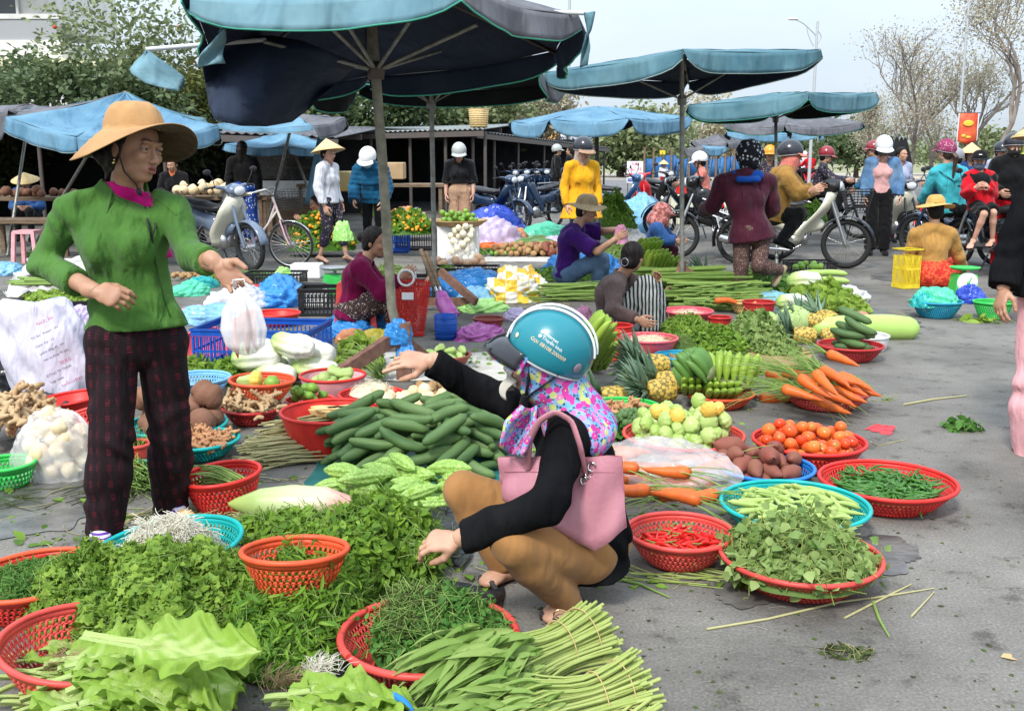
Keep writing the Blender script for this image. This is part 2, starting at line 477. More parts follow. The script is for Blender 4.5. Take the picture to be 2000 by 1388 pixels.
class Pile:
 def __init__(s,surf):s.S=np.zeros((0,4));s.surf=surf
 def rest(s,pts,rad,ov=.9):
  z=s.surf(pts[:,0],pts[:,1])+rad
  if len(s.S):
   d2=(pts[:,None,0]-s.S[None,:,0])**2+(pts[:,None,1]-s.S[None,:,1])**2
   h2=(ov*(rad[:,None]+s.S[None,:,3]))**2-d2
   zz=np.where(h2>0,s.S[None,:,2]+np.sqrt(np.maximum(h2,0)),-9)
   z=np.maximum(z,zz.max(1))
  return z
 def drop(s,xyfn,L,rads,yawfn,nc=6,ov=.9,maxt=.7,bias=0.):
  rads=np.atleast_1d(A(*np.atleast_1d(rads)));k=len(rads);t=np.linspace(-.5,.5,k)*L if k>1 else np.zeros(1);best=None
  for _ in range(nc):
   x,y=xyfn();yaw=yawfn()
   pts=np.stack([x+t*math.cos(yaw),y+t*math.sin(yaw)],1);z=s.rest(pts,rads,ov)
   b=0. if k==1 else float(np.clip(np.polyfit(t,z,1)[0],-maxt,maxt));a=(z-b*t).max()
   sc_=a+bias*rng.rand()
   if best is None or sc_<best[0]:best=(sc_,x,y,a,b,yaw)
  _,x,y,a,b,yaw=best
  dx=A(math.cos(yaw),math.sin(yaw),b);dx/=np.linalg.norm(dx);c=A(x,y,a)
  s.S=np.concatenate([s.S,np.concatenate([c+np.outer(t,dx),rads[:,None]],1)])
  return c,frame(dx)@rot((1,0,0),rng.uniform(0,6.28))
def in_ell(c,rx,ry,yaw=0.,edge=1.):
 def f():
  a,r=rng.uniform(0,6.283),math.sqrt(rng.rand())*edge;u,v=r*math.cos(a)*rx,r*math.sin(a)*ry
  return c[0]+u*math.cos(yaw)-v*math.sin(yaw),c[1]+u*math.sin(yaw)+v*math.cos(yaw)
 return f
def fill(meshes,N,name,label,cat,group,xy,surf=None,L=0.,rads=.03,yaw=None,nc=6,ov=.9,s0=.85,s1=1.15,maxt=.7,pile=None,upright=None,bias=0.,zmax=None):
 pile=pile or Pile(surf);yaw=yaw or(lambda:rng.uniform(0,6.283))
 for i in range(N):
  sc_=rng.uniform(s0,s1);c,Fr=pile.drop(xy,L*sc_,np.atleast_1d(rads)*sc_,yaw,nc,ov,maxt,bias)
  if upright is not None:Fr=rot((1,0,0),rng.normal(0,upright))@rot((0,1,0),rng.normal(0,upright))@rz(rng.uniform(0,6.28))
  lb=label(i)if callable(label)else label
  inst(meshes[i%len(meshes)],name,lb,cat,group,c,Fr,sc_)
 return pile
# kit: baskets, bowls, crates
plastic=lambda n,c,**k:mat('plastic_'+n,c,[x*.8 for x in c],rough=.42,ns=14,spec=.3,bump=.0004,bs=120,**k)
PL=dict(red=plastic('red',(.72,.035,.028)),orange=plastic('orange',(.78,.1,.035)),pink=plastic('pink',(.8,.12,.16)),teal=plastic('teal',(.01,.42,.4)),blue=plastic('blue',(.02,.2,.62)),navy=plastic('navy',(.01,.09,.45)),sky=plastic('sky',(.22,.5,.8)),dred=plastic('dark_red',(.5,.03,.03)),coral=plastic('coral',(.72,.08,.065)),black=plastic('black',(.02,.02,.022)),green=plastic('green',(.05,.55,.1)),yellow=plastic('yellow',(.85,.65,.04)),white=plastic('white',(.8,.8,.78)),brown=plastic('brown',(.3,.07,.05)),rose=plastic('rose',(.85,.42,.45)),grey=plastic('grey',(.12,.12,.11)),magenta=plastic('magenta',(.75,.05,.3)),tealb=plastic('teal_blue',(.02,.3,.48)))
def bowl_prof(Rr,H,rb,e=1.6):
 def z(rho):return H*np.clip((rho/Rr-rb)/(1-rb),0,None)**e
 return z
def basket(label,col,loc,Rr=.25,H=.12,rb=.55,tilt=None,solid_=False,rim=None,group=None,name='basket',holes=.02,rimr=.0085,e=1.6,cat=None,yaw=0.,rows=None,chips=0,feet=True):
 rimc=rim or col
 T=thing(name,label,cat or('bowl' if solid_ else 'basket'),loc,0,group)
 zf=bowl_prof(Rr,H,rb,e)
 if tilt is not None:T.rotation_euler=Matrix(tilt.tolist()).to_euler()
 nph=max(36,int(2*np.pi*Rr/holes));rh=np.linspace(rb*Rr,Rr,40);zz=zf(rh)
 s=np.concatenate([[0],np.cumsum(np.hypot(np.diff(rh),np.diff(zz)))]);nr=rows or max(4,int(s[-1]/holes))
 rr=np.interp(np.linspace(0,s[-1],nr+1),s,rh);zr=zf(rr);ph=np.arange(nph)*2*np.pi/nph
 Pt=lambda r,z,a:np.stack([r*np.cos(a),r*np.sin(a),z+a*0],-1)
 b=MB()
 b.grid(np.stack([Pt(r,0. if r>1e-6 else 0.,ph)for r in(.001,rb*Rr*.5,rb*Rr)]),cv=True,flip=True)
 if solid_:b.grid(np.stack([Pt(r,z,ph)for r,z in zip(np.interp(np.linspace(0,s[-1],18),s,rh),zf(np.interp(np.linspace(0,s[-1],18),s,rh)))]),cv=True,flip=True)
 for i in range(0 if solid_ else nr):
  r0,r1,z0,z1=rr[i],rr[i+1],zr[i],zr[i+1]
  if i==nr-1 or i==0:
   b.grid(np.stack([Pt(r0,z0,ph),Pt(r1,z1,ph)]),cv=True,flip=True);continue
  dp=2*np.pi/nph;off=.5*dp*(i%2)
  a0=ph+off;a1=a0+dp
  o=[Pt(r0,z0,a0),Pt(r0,z0,a1),Pt(r1,z1,a1),Pt(r1,z1,a0)];cc=sum(o)/4;inn=[cc+(q-cc)*.55 for q in o]
  for q in range(4):
   V=np.stack([o[q],o[(q+1)%4],inn[(q+1)%4],inn[q]],1).reshape(-1,3)
   b.add(V,np.arange(len(V)).reshape(-1,4))
 sh=part('bowl' if solid_ else 'pierced_shell',b,PL[col]if isinstance(col,str)else col,T,world=False)
 solid(sh,.003)
 b=MB();a=np.linspace(0,2*np.pi,73)
 if chips:
  for q in range(chips):
   a_=np.linspace(q/chips*6.283+.03,(q+1)/chips*6.283-.03,18);b.tube(Pt(Rr,H+.002,a_),rimr,n=8)
 else:b.tube(Pt(Rr,H+.002,a),rimr,n=8,caps=False)
 part('rim',b,PL[rimc]if isinstance(rimc,str)else rimc,T,world=False)
 if not solid_ and feet:
  b=MB();b.tube(Pt(rb*Rr*.96,.003,a),.006,n=6,caps=False);part('foot_ring',b,PL[col],T,world=False)
 loc=np.asarray(loc,float)
 def surf(x,y):
  rho=np.hypot(x-loc[0],y-loc[1]);return loc[2]+.006+zf(np.minimum(rho,Rr))+5.*np.maximum(rho-Rr,0)
 T['_r']=Rr
 del T['_r']
 return surf,loc+A(0,0,H),T
def crate(label,col,loc,w,d,h,yaw=0.,group=None,step=.035,name='crate',band=.25,tilt=None):
 T=thing(name,label,'crate',loc,yaw,group);M_=PL[col]
 if tilt is not None:T.rotation_euler=Matrix(tilt.tolist()).to_euler()
 t=.006
 b=MB();b.box((0,0,.006),(w-.02,d-.02,.006));part('base',b,M_,T,False,False)
 for sx,sy,L_,dr in((0,1,w,0),(0,-1,w,0),(1,0,d,1),(-1,0,d,1)):
  b=MB();c=A(sx*w/2,sy*d/2,0)
  ax=A(0,1,0)if dr else A(1,0,0)
  def bx(u,z,lu,lz,th=t):b.box(c+ax*u+A(0,0,z),(th,lu,lz)if dr else(lu,th,lz))
  bx(0,h-h*band/2*.6,L_,h*band*.6,t*1.6);bx(0,h*.06,L_,h*.1);bx(0,h*.5,L_-t*4,h*.05)
  bx(0,h-.006,L_+.02,.012,t*4)
  n=max(3,int(L_/step))
  for i in range(n+1):bx((i/n-.5)*(L_-t*3),h*.45,step*.3,h*.75,t*.8)
  part('side_panel',b,M_,T,False,False)
 return T
# kit: thin plastic film
def film(name,c,a=.75,rough=.22):return mat('film_'+name,c,[min(1,x*1.3+.05)for x in c],rough=rough,alpha=a,ns=9,spec=.6,bump=.0015,bs=30,wr=.03,wrs=7.,thin=.3 if a>.7 else .06)
FM=dict(blue=film('blue',(.03,.3,.75),.85),white=film('white',(.8,.8,.84),.62),green=film('green',(.12,.7,.45),.8),lime=film('lime',(.4,.8,.2),.7),pink=film('pink',(.75,.3,.5),.6),yellow=film('yellow',(.85,.65,.08),.8),black=film('black',(.015,.016,.02),1.),clear=film('clear',(.85,.83,.84),.3,.15),lilac=film('lilac',(.6,.5,.72),.7),royal=film('royal',(.02,.07,.5),1.),orange=film('orange',(.85,.35,.15),.75),teal=film('teal',(.02,.5,.5),.8),purple=film('purple',(.5,.1,.4),.7),sky=film('sky',(.25,.55,.85),.8))
def crumple(mb,c,rx,ry,H,seed=0,yaw=0.,m=0,amp=.22,n=36,flatb=True,peak=None):
 rs=np.random.RandomState(int(seed*13)%9999)
 th=np.linspace(0,np.pi/2*1.06,n);ph=np.linspace(0,2*np.pi,n*2,endpoint=False)
 Tm,Ph=np.meshgrid(th,ph,indexing='ij')
 d=np.stack([np.sin(Tm)*np.cos(Ph),np.sin(Tm)*np.sin(Ph),np.cos(Tm)],-1)
 r=np.ones(Tm.shape)
 for q in range(9):
  w=rs.normal(0,1,3);w/=np.linalg.norm(w);f=rs.uniform(2.5,5)*1.28**q
  r+=amp/(1+q*.35)*(np.abs(np.sin(d@w*f+rs.rand()*6+1.2*np.sin(d@rs.normal(0,1,3)*3)))-.6)*.6
 r=np.clip(r,.35,1.7)
 X=d*r[...,None]*A(rx,ry,H)
 X[...,2]=np.maximum(X[...,2],.004*rs.rand())if flatb else X[...,2]
 if peak:X[...,2]*=1+peak*np.exp(-(Tm/.35)**2)
 X=X@rz(yaw).T+np.asarray(c,float)
 mb.grid(X,m=m,cv=True,var=rs.rand(),flip=True);return mb
def bag(label,fm,c,rx,ry,H,seed=0,yaw=0.,amp=.22,group=None,name='plastic_bag',cat='plastic bag',peak=None,n=36,solidm=None):
 b=crumple(MB(),(0,0,0),rx,ry,H,seed,yaw,0,amp,n,True,peak);b.xf(t=c)
 return one(name,b,FM[fm]if isinstance(fm,str)else fm,label,cat,loc=A(*c),group=group)
def sheet(mb,pts,n=24,amp=.01,seed=0,m=0,fr=9):
 p=[A(*q)for q in pts];rs=np.random.RandomState(seed);u=np.linspace(0,1,n)
 U,V_=np.meshgrid(u,u,indexing='ij');U,V_=U[...,None],V_[...,None]
 X=p[0]*(1-U)*(1-V_)+p[1]*U*(1-V_)+p[2]*U*V_+p[3]*(1-U)*V_
 z=sum(np.abs(np.sin(fr*(U*rs.normal()+V_*rs.normal())*1.6+rs.rand()*6))for _ in range(4))/4
 X=X+A(0,0,1)*amp*z;X=X+rs.normal(0,1,3)*0
 e=(np.sin(U*17+seed)*.01+np.sin(V_*13+seed)*.01);X=X+e*A(1,1,0)
 mb.grid(X,m=m);return mb
# kit: people
def fabric(n,c,c2=None,**k):
 k.setdefault('rough',.85);k.setdefault('bump',.0012);k.setdefault('bs',60);k.setdefault('sheen',.1);k.setdefault('wr',.045);k.setdefault('wrs',8.)
 return mat('cloth_'+n,c,c2 or[x*.72 for x in c],ns=5,spec=.05,**k)
SK=mat('skin',(.52,.3,.2),(.42,.22,.14),rough=.5,ns=14,sss=.12,bump=.0005,bs=170,spec=.4)
SKD=mat('skin_tanned',(.44,.24,.15),(.34,.17,.1),rough=.5,ns=14,sss=.1,bump=.0006,bs=150,spec=.4)
SKL=mat('skin_light',(.6,.36,.26),(.48,.25,.17),rough=.5,ns=14,sss=.12,bump=.0004,bs=160,spec=.4)
EYEW,IRIS=mat('eye_white',(.3,.27,.24),rough=.3),mat('iris',(.02,.012,.01),rough=.15)
LIPS,HAIR=mat('lips',(.36,.11,.1),(.28,.08,.07),rough=.4,ns=60),mat('hair_black',(.008,.006,.006),(.02,.015,.013),rough=.55,ns=30,bump=.001,bs=90,stretch=(1,1,.15),spec=.15)
STRAP=mat('strap_black',(.015,.015,.017),rough=.6)
def head_prims(C,f,u,s=1.):
 f=nrm(f);u=nrm(u-f*np.dot(u,f));l=np.cross(u,f);Fm=np.stack([f,l,u],1)
 p=lambda x,y,z:C+s*(f*x+l*y+u*z)
 E_=lambda c,r,**k:El(p(*c),A(*r)*s,Fm,**k)
 L_=[E_((-.012,0,.03),(.094,.076,.092)),E_((.022,0,-.033),(.068,.059,.076)),E_((.06,0,-.086),(.025,.025,.02)),E_((.0,.042,-.056),(.038,.016,.028)),E_((.0,-.042,-.056),(.038,.016,.028)),Cp(p(.087,0,.012),p(.106,0,-.026),.007*s,.0115*s,k=.008*s),E_((.097,.011,-.031),(.009,.008,.007),k=.006*s),E_((.097,-.011,-.031),(.009,.008,.007),k=.006*s),E_((.066,.037,-.018),(.024,.02,.02)),E_((.066,-.037,-.018),(.024,.02,.02)),Cp(p(.08,.034,.034),p(.086,.01,.03),.009*s,k=.012*s),Cp(p(.08,-.034,.034),p(.086,-.01,.03),.009*s,k=.012*s),E_((.084,0,-.058),(.014,.025,.017),k=.01*s),E_((-.008,.077,-.008),(.016,.007,.03),k=.006*s),E_((-.008,-.077,-.008),(.016,.007,.03),k=.006*s),E_((.094,.031,.012),(.014,.016,.009),k=.008*s,sub=True),E_((.094,-.031,.012),(.014,.016,.009),k=.008*s,sub=True)]
 return L_,p,Fm
def head_mesh(mb,C,f,u,s=1.,h=.005,neck=None,eyes=True,mouth=0.,skinm=0):
 pr,p,Fm=head_prims(C,f,u,s)
 if neck is not None:pr.append(Cp(p(-.022,0,-.06),neck,.05*s,.056*s,k=.02*s))
 if mouth:pr.append(El(p(.1,0,-.059),A(.016,.019,.003+mouth)*s,Fm,k=.003,sub=True))
 sdf_mesh(mb,pr,h*s,.016*s,m=skinm)
 if eyes:
  for q in(1,-1):
   mb.ell(p(.077,q*.031,.011),.0125*s,Fm,14,10,m=1);mb.ell(p(.0825,q*.0315,.0105),A(.0078,.0078,.0074)*s,Fm,10,8,m=2)
   sdf_mesh(mb,[El(p(.0785,q*.031,.0185),A(.0148,.017,.0095)*s,Fm),El(p(.0765,q*.031,.001),A(.0145,.016,.0065)*s,Fm)],.0025*s,.003,m=skinm)
   mb.tube([p(.088,q*.012,.037),p(.092,q*.028,.042),p(.078,q*.05,.036)],A(.0016,.0022,.0008)*s,5,m=2,flat=1)
   mb.tube([p(.09,q*.02,.0125),p(.0905,q*.031,.0165),p(.083,q*.044,.0125)],.0012*s,4,m=2)
  gap=mouth*.5*s
  mb.tube([p(.087,-.021,-.056),p(.099,-.008,-.0525)+u*gap,p(.0985,0,-.054)+u*gap,p(.099,.008,-.0525)+u*gap,p(.087,.021,-.056)],A(.0015,.0042,.0038,.0042,.0015)*s,6,m=3,flat=1)
  mb.tube([p(.087,-.021,-.0575),p(.097,-.008,-.064)-u*gap,p(.0975,.008,-.064)-u*gap,p(.087,.021,-.0575)],A(.0015,.005,.005,.0015)*s,6,m=3,flat=1)
 return p,Fm
def hand_mesh(mb,Wp,d,n,side=1,curl=(.3,.3,.35,.4),thumb=.35,s=1.,h=.0035,spread=.12,m=0,fore=None,spl=None):
 d=nrm(d);n=nrm(np.asarray(n,float)-d*np.dot(n,d));w=np.cross(d,n)*side
 Fm=np.stack([d,w,n],1);q=lambda a,b,c:Wp+s*(d*a+w*b+n*c)
 pr=[El(q(.045,.002,0),A(.05,.037,.0155)*s,Fm),El(q(.066,0,.001),A(.028,.04,.0135)*s,Fm),El(q(.03,.022,-.006),A(.03,.017,.016)*s,Fm),Cp(q(-.035,0,0),q(.015,0,0),.026*s,.024*s,S=flat(n,.78))]
 nails=[]
 lens=(.070,.077,.071,.056);offs=(.028,.0095,-.009,-.0265)
 for i in range(4):
  a=q(.083-(.004,0,.003,.011)[i],offs[i],.001);sp=(spl[i]if spl else offs[i]/.03*spread)
  dd=nrm(d+w*sp);ang=0;r=(.0092,.0095,.009,.008)[i]*s;c=curl[i];cs=c if np.ndim(c)else(c*.9,c*1.1,c*.7)
  for j,fr in enumerate((.45,.32,.27)):
   ang+=cs[j];e=a+s*lens[i]*fr*(dd*math.cos(ang)-n*math.sin(ang))
   pr.append(Cp(a,e,r,r*.88,k=.004));a,r=e,r*.9
  t=dd*math.cos(ang)-n*math.sin(ang);up=dd*math.sin(ang)+n*math.cos(ang);nails.append((a-t*.003*s+up*r*.75,t,up,r))
 a=q(.022,.03,-.006);tt=thumb if np.ndim(thumb)else(thumb,thumb)
 v1=nrm(d*.75+w*(.95-tt[0])-n*(.25+tt[0]*.9));v2=nrm(d*1+w*(.45-tt[1])-n*(.15+tt[1]))
 b_,c_=a+v1*.034*s,a+v1*.034*s+v2*.03*s;e=c_+nrm(v2+d*.2)*.022*s
 pr+=[Cp(a,b_,.0135*s,.0115*s,k=.008),Cp(b_,c_,.0115*s,.0102*s,k=.004),Cp(c_,e,.0102*s,.0085*s,k=.004)]
 if fore is not None:pr.append(Cp(Wp-d*.02*s,fore,.0245*s,.034*s,k=.012))
 sdf_mesh(mb,pr,h,.006*s,m=m)
 return q
def JP(Y,**k):
 return{n:P(v[0],v[1],Y+(v[2]if len(v)>2 else 0))for n,v in k.items()}
def standing(loc,H=1.6,yaw=0.,**ov):
 s=H/1.6
 B=dict(pelvis=(0,0,.88),hl=(0,.085,.86),hr=(0,-.085,.86),kl=(.02,.09,.46),kr=(.02,-.09,.46),al=(0,.09,.08),ar=(0,-.09,.08),tl=(.14,.11,.02),tr=(.14,-.11,.02),chest=(0,0,1.15),neck=(-.01,0,1.33),head=(.02,0,1.475),sl=(0,.165,1.28),sr=(0,-.165,1.28),el=(-.03,.22,1.03),er=(-.03,-.22,1.03),wl=(.05,.22,.81),wr=(.05,-.22,.81))
 B.update(ov);Rm=rz(yaw)
 J={k:np.asarray(loc,float)+Rm@(A(*v)*s)for k,v in B.items()}
 return J
def person(label,J,s=1.,f=None,up=(0,0,1),sk=SK,top=None,bot=None,shoe=None,h=.013,hh=.005,hd=.0042,group=None,hands=None,eyes=True,mouth=0.,skip=(),female=True,skirt=None):
 base=A(J['pelvis'][0],J['pelvis'][1],min(v[2]for v in J.values()));base[2]=max(0.,min(base[2],.1))if base[2]<.4 else base[2]
 T=thing('person',label,'person',base,0,group)
 spine=nrm(J['neck']-J['pelvis']);lt=nrm(J['sl']-J['sr']);bf=nrm(np.cross(lt,spine));f=bf if f is None else nrm(f);up=nrm(up)
 Sf=flat(bf,.7);mid=J['pelvis']*.5+J['chest']*.5-bf*.0
 def torso(ft):
  q=[Cp(J['pelvis'],mid,(.148+ft)*s,(.122+ft)*s,S=Sf),Cp(mid,J['chest'],(.122+ft)*s,(.14+ft)*s,S=Sf),Cp(J['chest'],J['neck']-spine*.03,(.14+ft)*s,(.05+ft)*s,S=Sf),Cp(J['neck']+spine*.01,J['sl']-lt*.01*s,(.04+ft)*s,(.046+ft)*s),Cp(J['neck']+spine*.01,J['sr']+lt*.01*s,(.04+ft)*s,(.046+ft)*s),Cp(J['chest']+lt*.08*s,J['sl']-lt*.02*s,(.062+ft)*s,(.046+ft)*s),Cp(J['chest']-lt*.08*s,J['sr']+lt*.02*s,(.062+ft)*s,(.046+ft)*s)]
  if female:q+=[El(J['chest']+bf*.062*s-spine*.02*s+lt*.062*s*z,A(.056,.056,.056)*s+ft*.6,k=.04)for z in(1,-1)]
  return q
 def arm(x,ft,frac=1.,cuff=0.):
  S_,E_,W_=J['s'+x],J['e'+x],J['w'+x];q=[]
  if frac<=.5:
   e=S_+(E_-S_)*frac*2;return[Cp(S_,e,(.048+ft)*s,(.043+ft+cuff)*s,cut=(e,e-S_))]
  e=E_+(W_-E_)*(frac-.5)*2
  return[Cp(S_,E_,(.047+ft)*s,(.037+ft)*s),Cp(E_,e,(.037+ft)*s,(.037-.01*(frac-.5)*2+ft+cuff)*s,cut=(e,e-E_))]
 def leg(x,ft,frac=1.,wide=0.):
  H_,K_,A_=J['h'+x],J['k'+x],J['a'+x]
  if frac<=.5:
   e=H_+(K_-H_)*frac*2;return[Cp(H_,e,(.08+ft)*s,(.065+ft)*s,cut=(e,e-H_))]
  e=K_+(A_-K_)*(frac-.5)*2
  return[Cp(H_,K_,(.079+ft)*s,(.054+ft+wide*.5)*s),Cp(K_,K_+(A_-K_)*.35,(.052+ft+wide*.5)*s,(.051+ft+wide)*s),Cp(K_+(A_-K_)*.3,e,(.051+ft+wide)*s,(.034+ft+wide)*s,cut=(e,e-K_))]
 hips=lambda ft:[Cp(J['hl'],J['hr'],(.085+ft)*s,S=None),Cp(J['pelvis']-bf*.03*s+lt*.05*s,J['pelvis']-bf*.03*s-lt*.05*s-spine*.02,(.09+ft)*s)]
 b=MB();bp=torso(-.008)
 for x in 'lr':
  bp+=arm(x,-.003)+[Cp(J['e'+x],J['e'+x]+(J['w'+x]-J['e'+x])*.97,.038*s,.0265*s)]
  if 'legs' not in skip:bp+=leg(x,-.008)
 bp+=hips(-.01)
 bp.append(Cp(J['neck']-spine*.02,J['neck']*.5+J['head']*.5,.056*s,.05*s))
 sdf_mesh(b,bp,h,.014*s)
 p,Fm=head_mesh(b,J['head'],f,up,s,hh,J['neck'],eyes,mouth)
 hq={}
 for x,sd in(('l',-1),('r',1)):
  if 'hand'+x in skip:continue
  W_,E_=J['w'+x],J['e'+x];hk=dict((hands or{}).get(x,{}))
  d=hk.pop('d',nrm(W_-E_));n=hk.pop('n',lt*(1 if x=='l' else-1));sd=hk.pop('side',None)or(sd if np.dot(np.cross(d,n)*sd,bf)>=0 else-sd)
  hk.setdefault('curl',(.35,.4,.45,.5));hk.setdefault('h',hd)
  hq[x]=hand_mesh(b,W_,A(*d),A(*n),sd,s=s,fore=W_+(E_-W_)*.5,**hk)
 for x in 'lr':
  if 'legs' in skip:break
  K_,A_,T_=J['k'+x],J['a'+x],J['t'+x]
  if shoe is None or shoe=='slipper':
   fw=nrm(T_-A_);sdn=nrm(np.cross((0,0,1),fw));dn=nrm(np.cross(fw,sdn))*-1
   pr=[Cp(A_,A_*.3+T_*.7-(0,0,.006),.036*s,.026*s,S=None),El(A_*.32+T_*.68,A(.05,.042,.02)*s,np.stack([fw,sdn,np.cross(fw,sdn)],1)),Cp(A_-fw*.03*s+dn*.03*s,A_,.026*s,.034*s)]
   for i in range(5):pr.append(Cp(A_*.25+T_*.75+sdn*(i-2)*.015*s,T_+sdn*(i-2)*.016*s-fw*abs(i-1.5)*.006*s-(0,0,.004),.011*s,.009*s,k=.004))
   sdf_mesh(b,pr,.005,.01*s)
 part('body',b,[sk,EYEW,IRIS,LIPS],T)
 if bot:
  b=MB();fr=bot.get('len',1.);ft=bot.get('fat',.012);q=hips(ft)+leg('l',ft,fr,bot.get('wide',0))+leg('r',ft,fr,bot.get('wide',0))+[Cp(J['pelvis'],J['pelvis']+(mid-J['pelvis'])*.6,(.13+ft)*s,(.115+ft)*s,S=Sf)]
  sdf_mesh(b,q,bot.get('h',h),bot.get('k',.014)*s,disp=folds(bot.get('fold',.005),bot.get('kf',62),bot.get('seed',1.),.8))
  part(bot.get('name','trousers'),b,bot['mat'],T)
 for top in(top if isinstance(top,list)else[top]if top else[]):
  b=MB();ft=top.get('fat',.014);sl_=top.get('sleeve',1.);q=torso(ft)
  for x in 'lr':q+=arm(x,ft,sl_,top.get('cuff',0.))
  hem=J['pelvis']-spine*top.get('hem',.06)*s;fl=top.get('flare',.0)
  q.append(Cp(mid,hem-spine*.02,(.12+ft)*s,(.155+ft+fl)*s,S=Sf));q.append(Cp(J['hl']*.6+J['pelvis']*.4,J['hr']*.6+J['pelvis']*.4,(.08+ft)*s))
  if top.get('collar'):q.append(Cp(J['neck']-spine*.02,J['neck']+(J['head']-J['neck'])*.3,.075*s,.073*s))
  if top.get('hood'):q.append(Cp(J['neck']-bf*.05*s+lt*.06*s,J['neck']-bf*.05*s-lt*.06*s,.05*s));q.append(El(J['neck']-bf*.1*s-spine*.05*s,A(.07,.1,.08)*s,np.stack([bf,lt,spine],1)))
  if top.get('vneck'):q.append(Cp(J['neck']+bf*.12*s-spine*top['vneck']*s,J['neck']+bf*.07*s+spine*.05*s,.015*s,.075*s,sub=True))
  q+=top.get('extra',[])
  if top.get('nk',True)and not top.get('collar'):q.append(Cp(J['neck']+bf*.02*s,J['neck']+spine*.12*s+bf*.03,.058*s,.075*s,sub=True,k=.01))
  dsp=top.get('disp')or folds(top.get('fold',.006),top.get('kf',58),top.get('seed',0.),.7)
  sdf_mesh(b,q,top.get('h',h),top.get('k',.014)*s,disp=dsp,cuts=[]if top.get('nocut')else[(hem,-spine)])
  part(top.get('name','jacket'),b,top['mat'],T)
 if skirt:skirt(T,J,s)
 if shoe is not None and 'legs' not in skip:
  for x in 'lr':
   A_,T_=J['a'+x],J['t'+x];b=MB();fw=nrm(T_-A_);sdn=nrm(np.cross((0,0,1),fw));z_=np.cross(fw,sdn)
   if shoe=='slipper':
    c=A_*.45+T_*.55;c=A_+fw*.06*s-z_*(.045*s)
    b.ell(c,A(.13,.05,.011)*s,np.stack([fw,sdn,z_],1));m_=mat('sandal_rubber',(.04,.035,.035),rough=.7)
    b.tube([c+s*(fw*.02+sdn*.045),c+s*(fw*.03+sdn*.03+z_*.05),c+s*(fw*.03-sdn*.03+z_*.05),c+s*(fw*.02-sdn*.045)],.011*s,6)
   else:
    pr=[Cp(A_-z_*.01,A_*.25+T_*.75,.044*s,.034*s),El(A_*.3+T_*.7,A(.07,.046,.03)*s,np.stack([fw,sdn,z_],1)),Cp(A_-fw*.035*s-z_*.03*s,A_,.033*s,.04*s)]
    sdf_mesh(b,pr,.008,.012*s,cuts=[(A_+z_*.02,z_)]);m_=shoe
   part('shoe' if shoe!='slipper' else 'sandal',b,m_,T)
 return T,p,Fm,hq
def hair(T,p,Fm,s=1.,style='short',m=None,grow=0.):
 f,l,u=Fm[:,0],Fm[:,1],Fm[:,2];b=MB()
 q=[El(p(-.016,0,.034),A(.1,.084,.097)*s+grow,Fm,cut=(p(.035,0,.045),nrm(f*.9-u*.42))),El(p(-.045,0,-.02),A(.062,.078,.075)*s+grow,Fm,cut=(p(-.012,0,0),f))]
 if style=='bun':q+=[El(p(-.12,0,.02),A(.042,.045,.042)*s,Fm)]
 if style=='lowbun':q+=[El(p(-.1,0,-.045),A(.04,.05,.042)*s,Fm)]
 if style=='pony':q+=[Cp(p(-.1,0,.01),p(-.15,0,-.06),.028*s,.03*s),Cp(p(-.15,0,-.06),p(-.13,.0,-.32),.03*s,.012*s)]
 if style=='long':q+=[Cp(p(-.05,.05,-.03),p(-.03,.07,-.17),.035*s,.02*s),Cp(p(-.05,-.05,-.03),p(-.03,-.07,-.17),.035*s,.02*s),Cp(p(-.08,0,-.03),p(-.07,0,-.19),.05*s,.04*s)]
 if style=='messy':q+=[Cp(p(-.07,.06,-.04),p(-.09,.08,-.11),.035*s,.02*s),Cp(p(-.08,.0,-.05),p(-.11,.03,-.13),.05*s,.03*s),El(p(-.1,-.02,-.03),A(.045,.06,.05)*s,Fm)]
 sdf_mesh(b,q,.006*s,.015*s,disp=lambda X:.0022*np.sin(X[...,0]*260+X[...,1]*150+3*np.sin(X[...,2]*40)))
 return part('hair',b,m or HAIR,T)
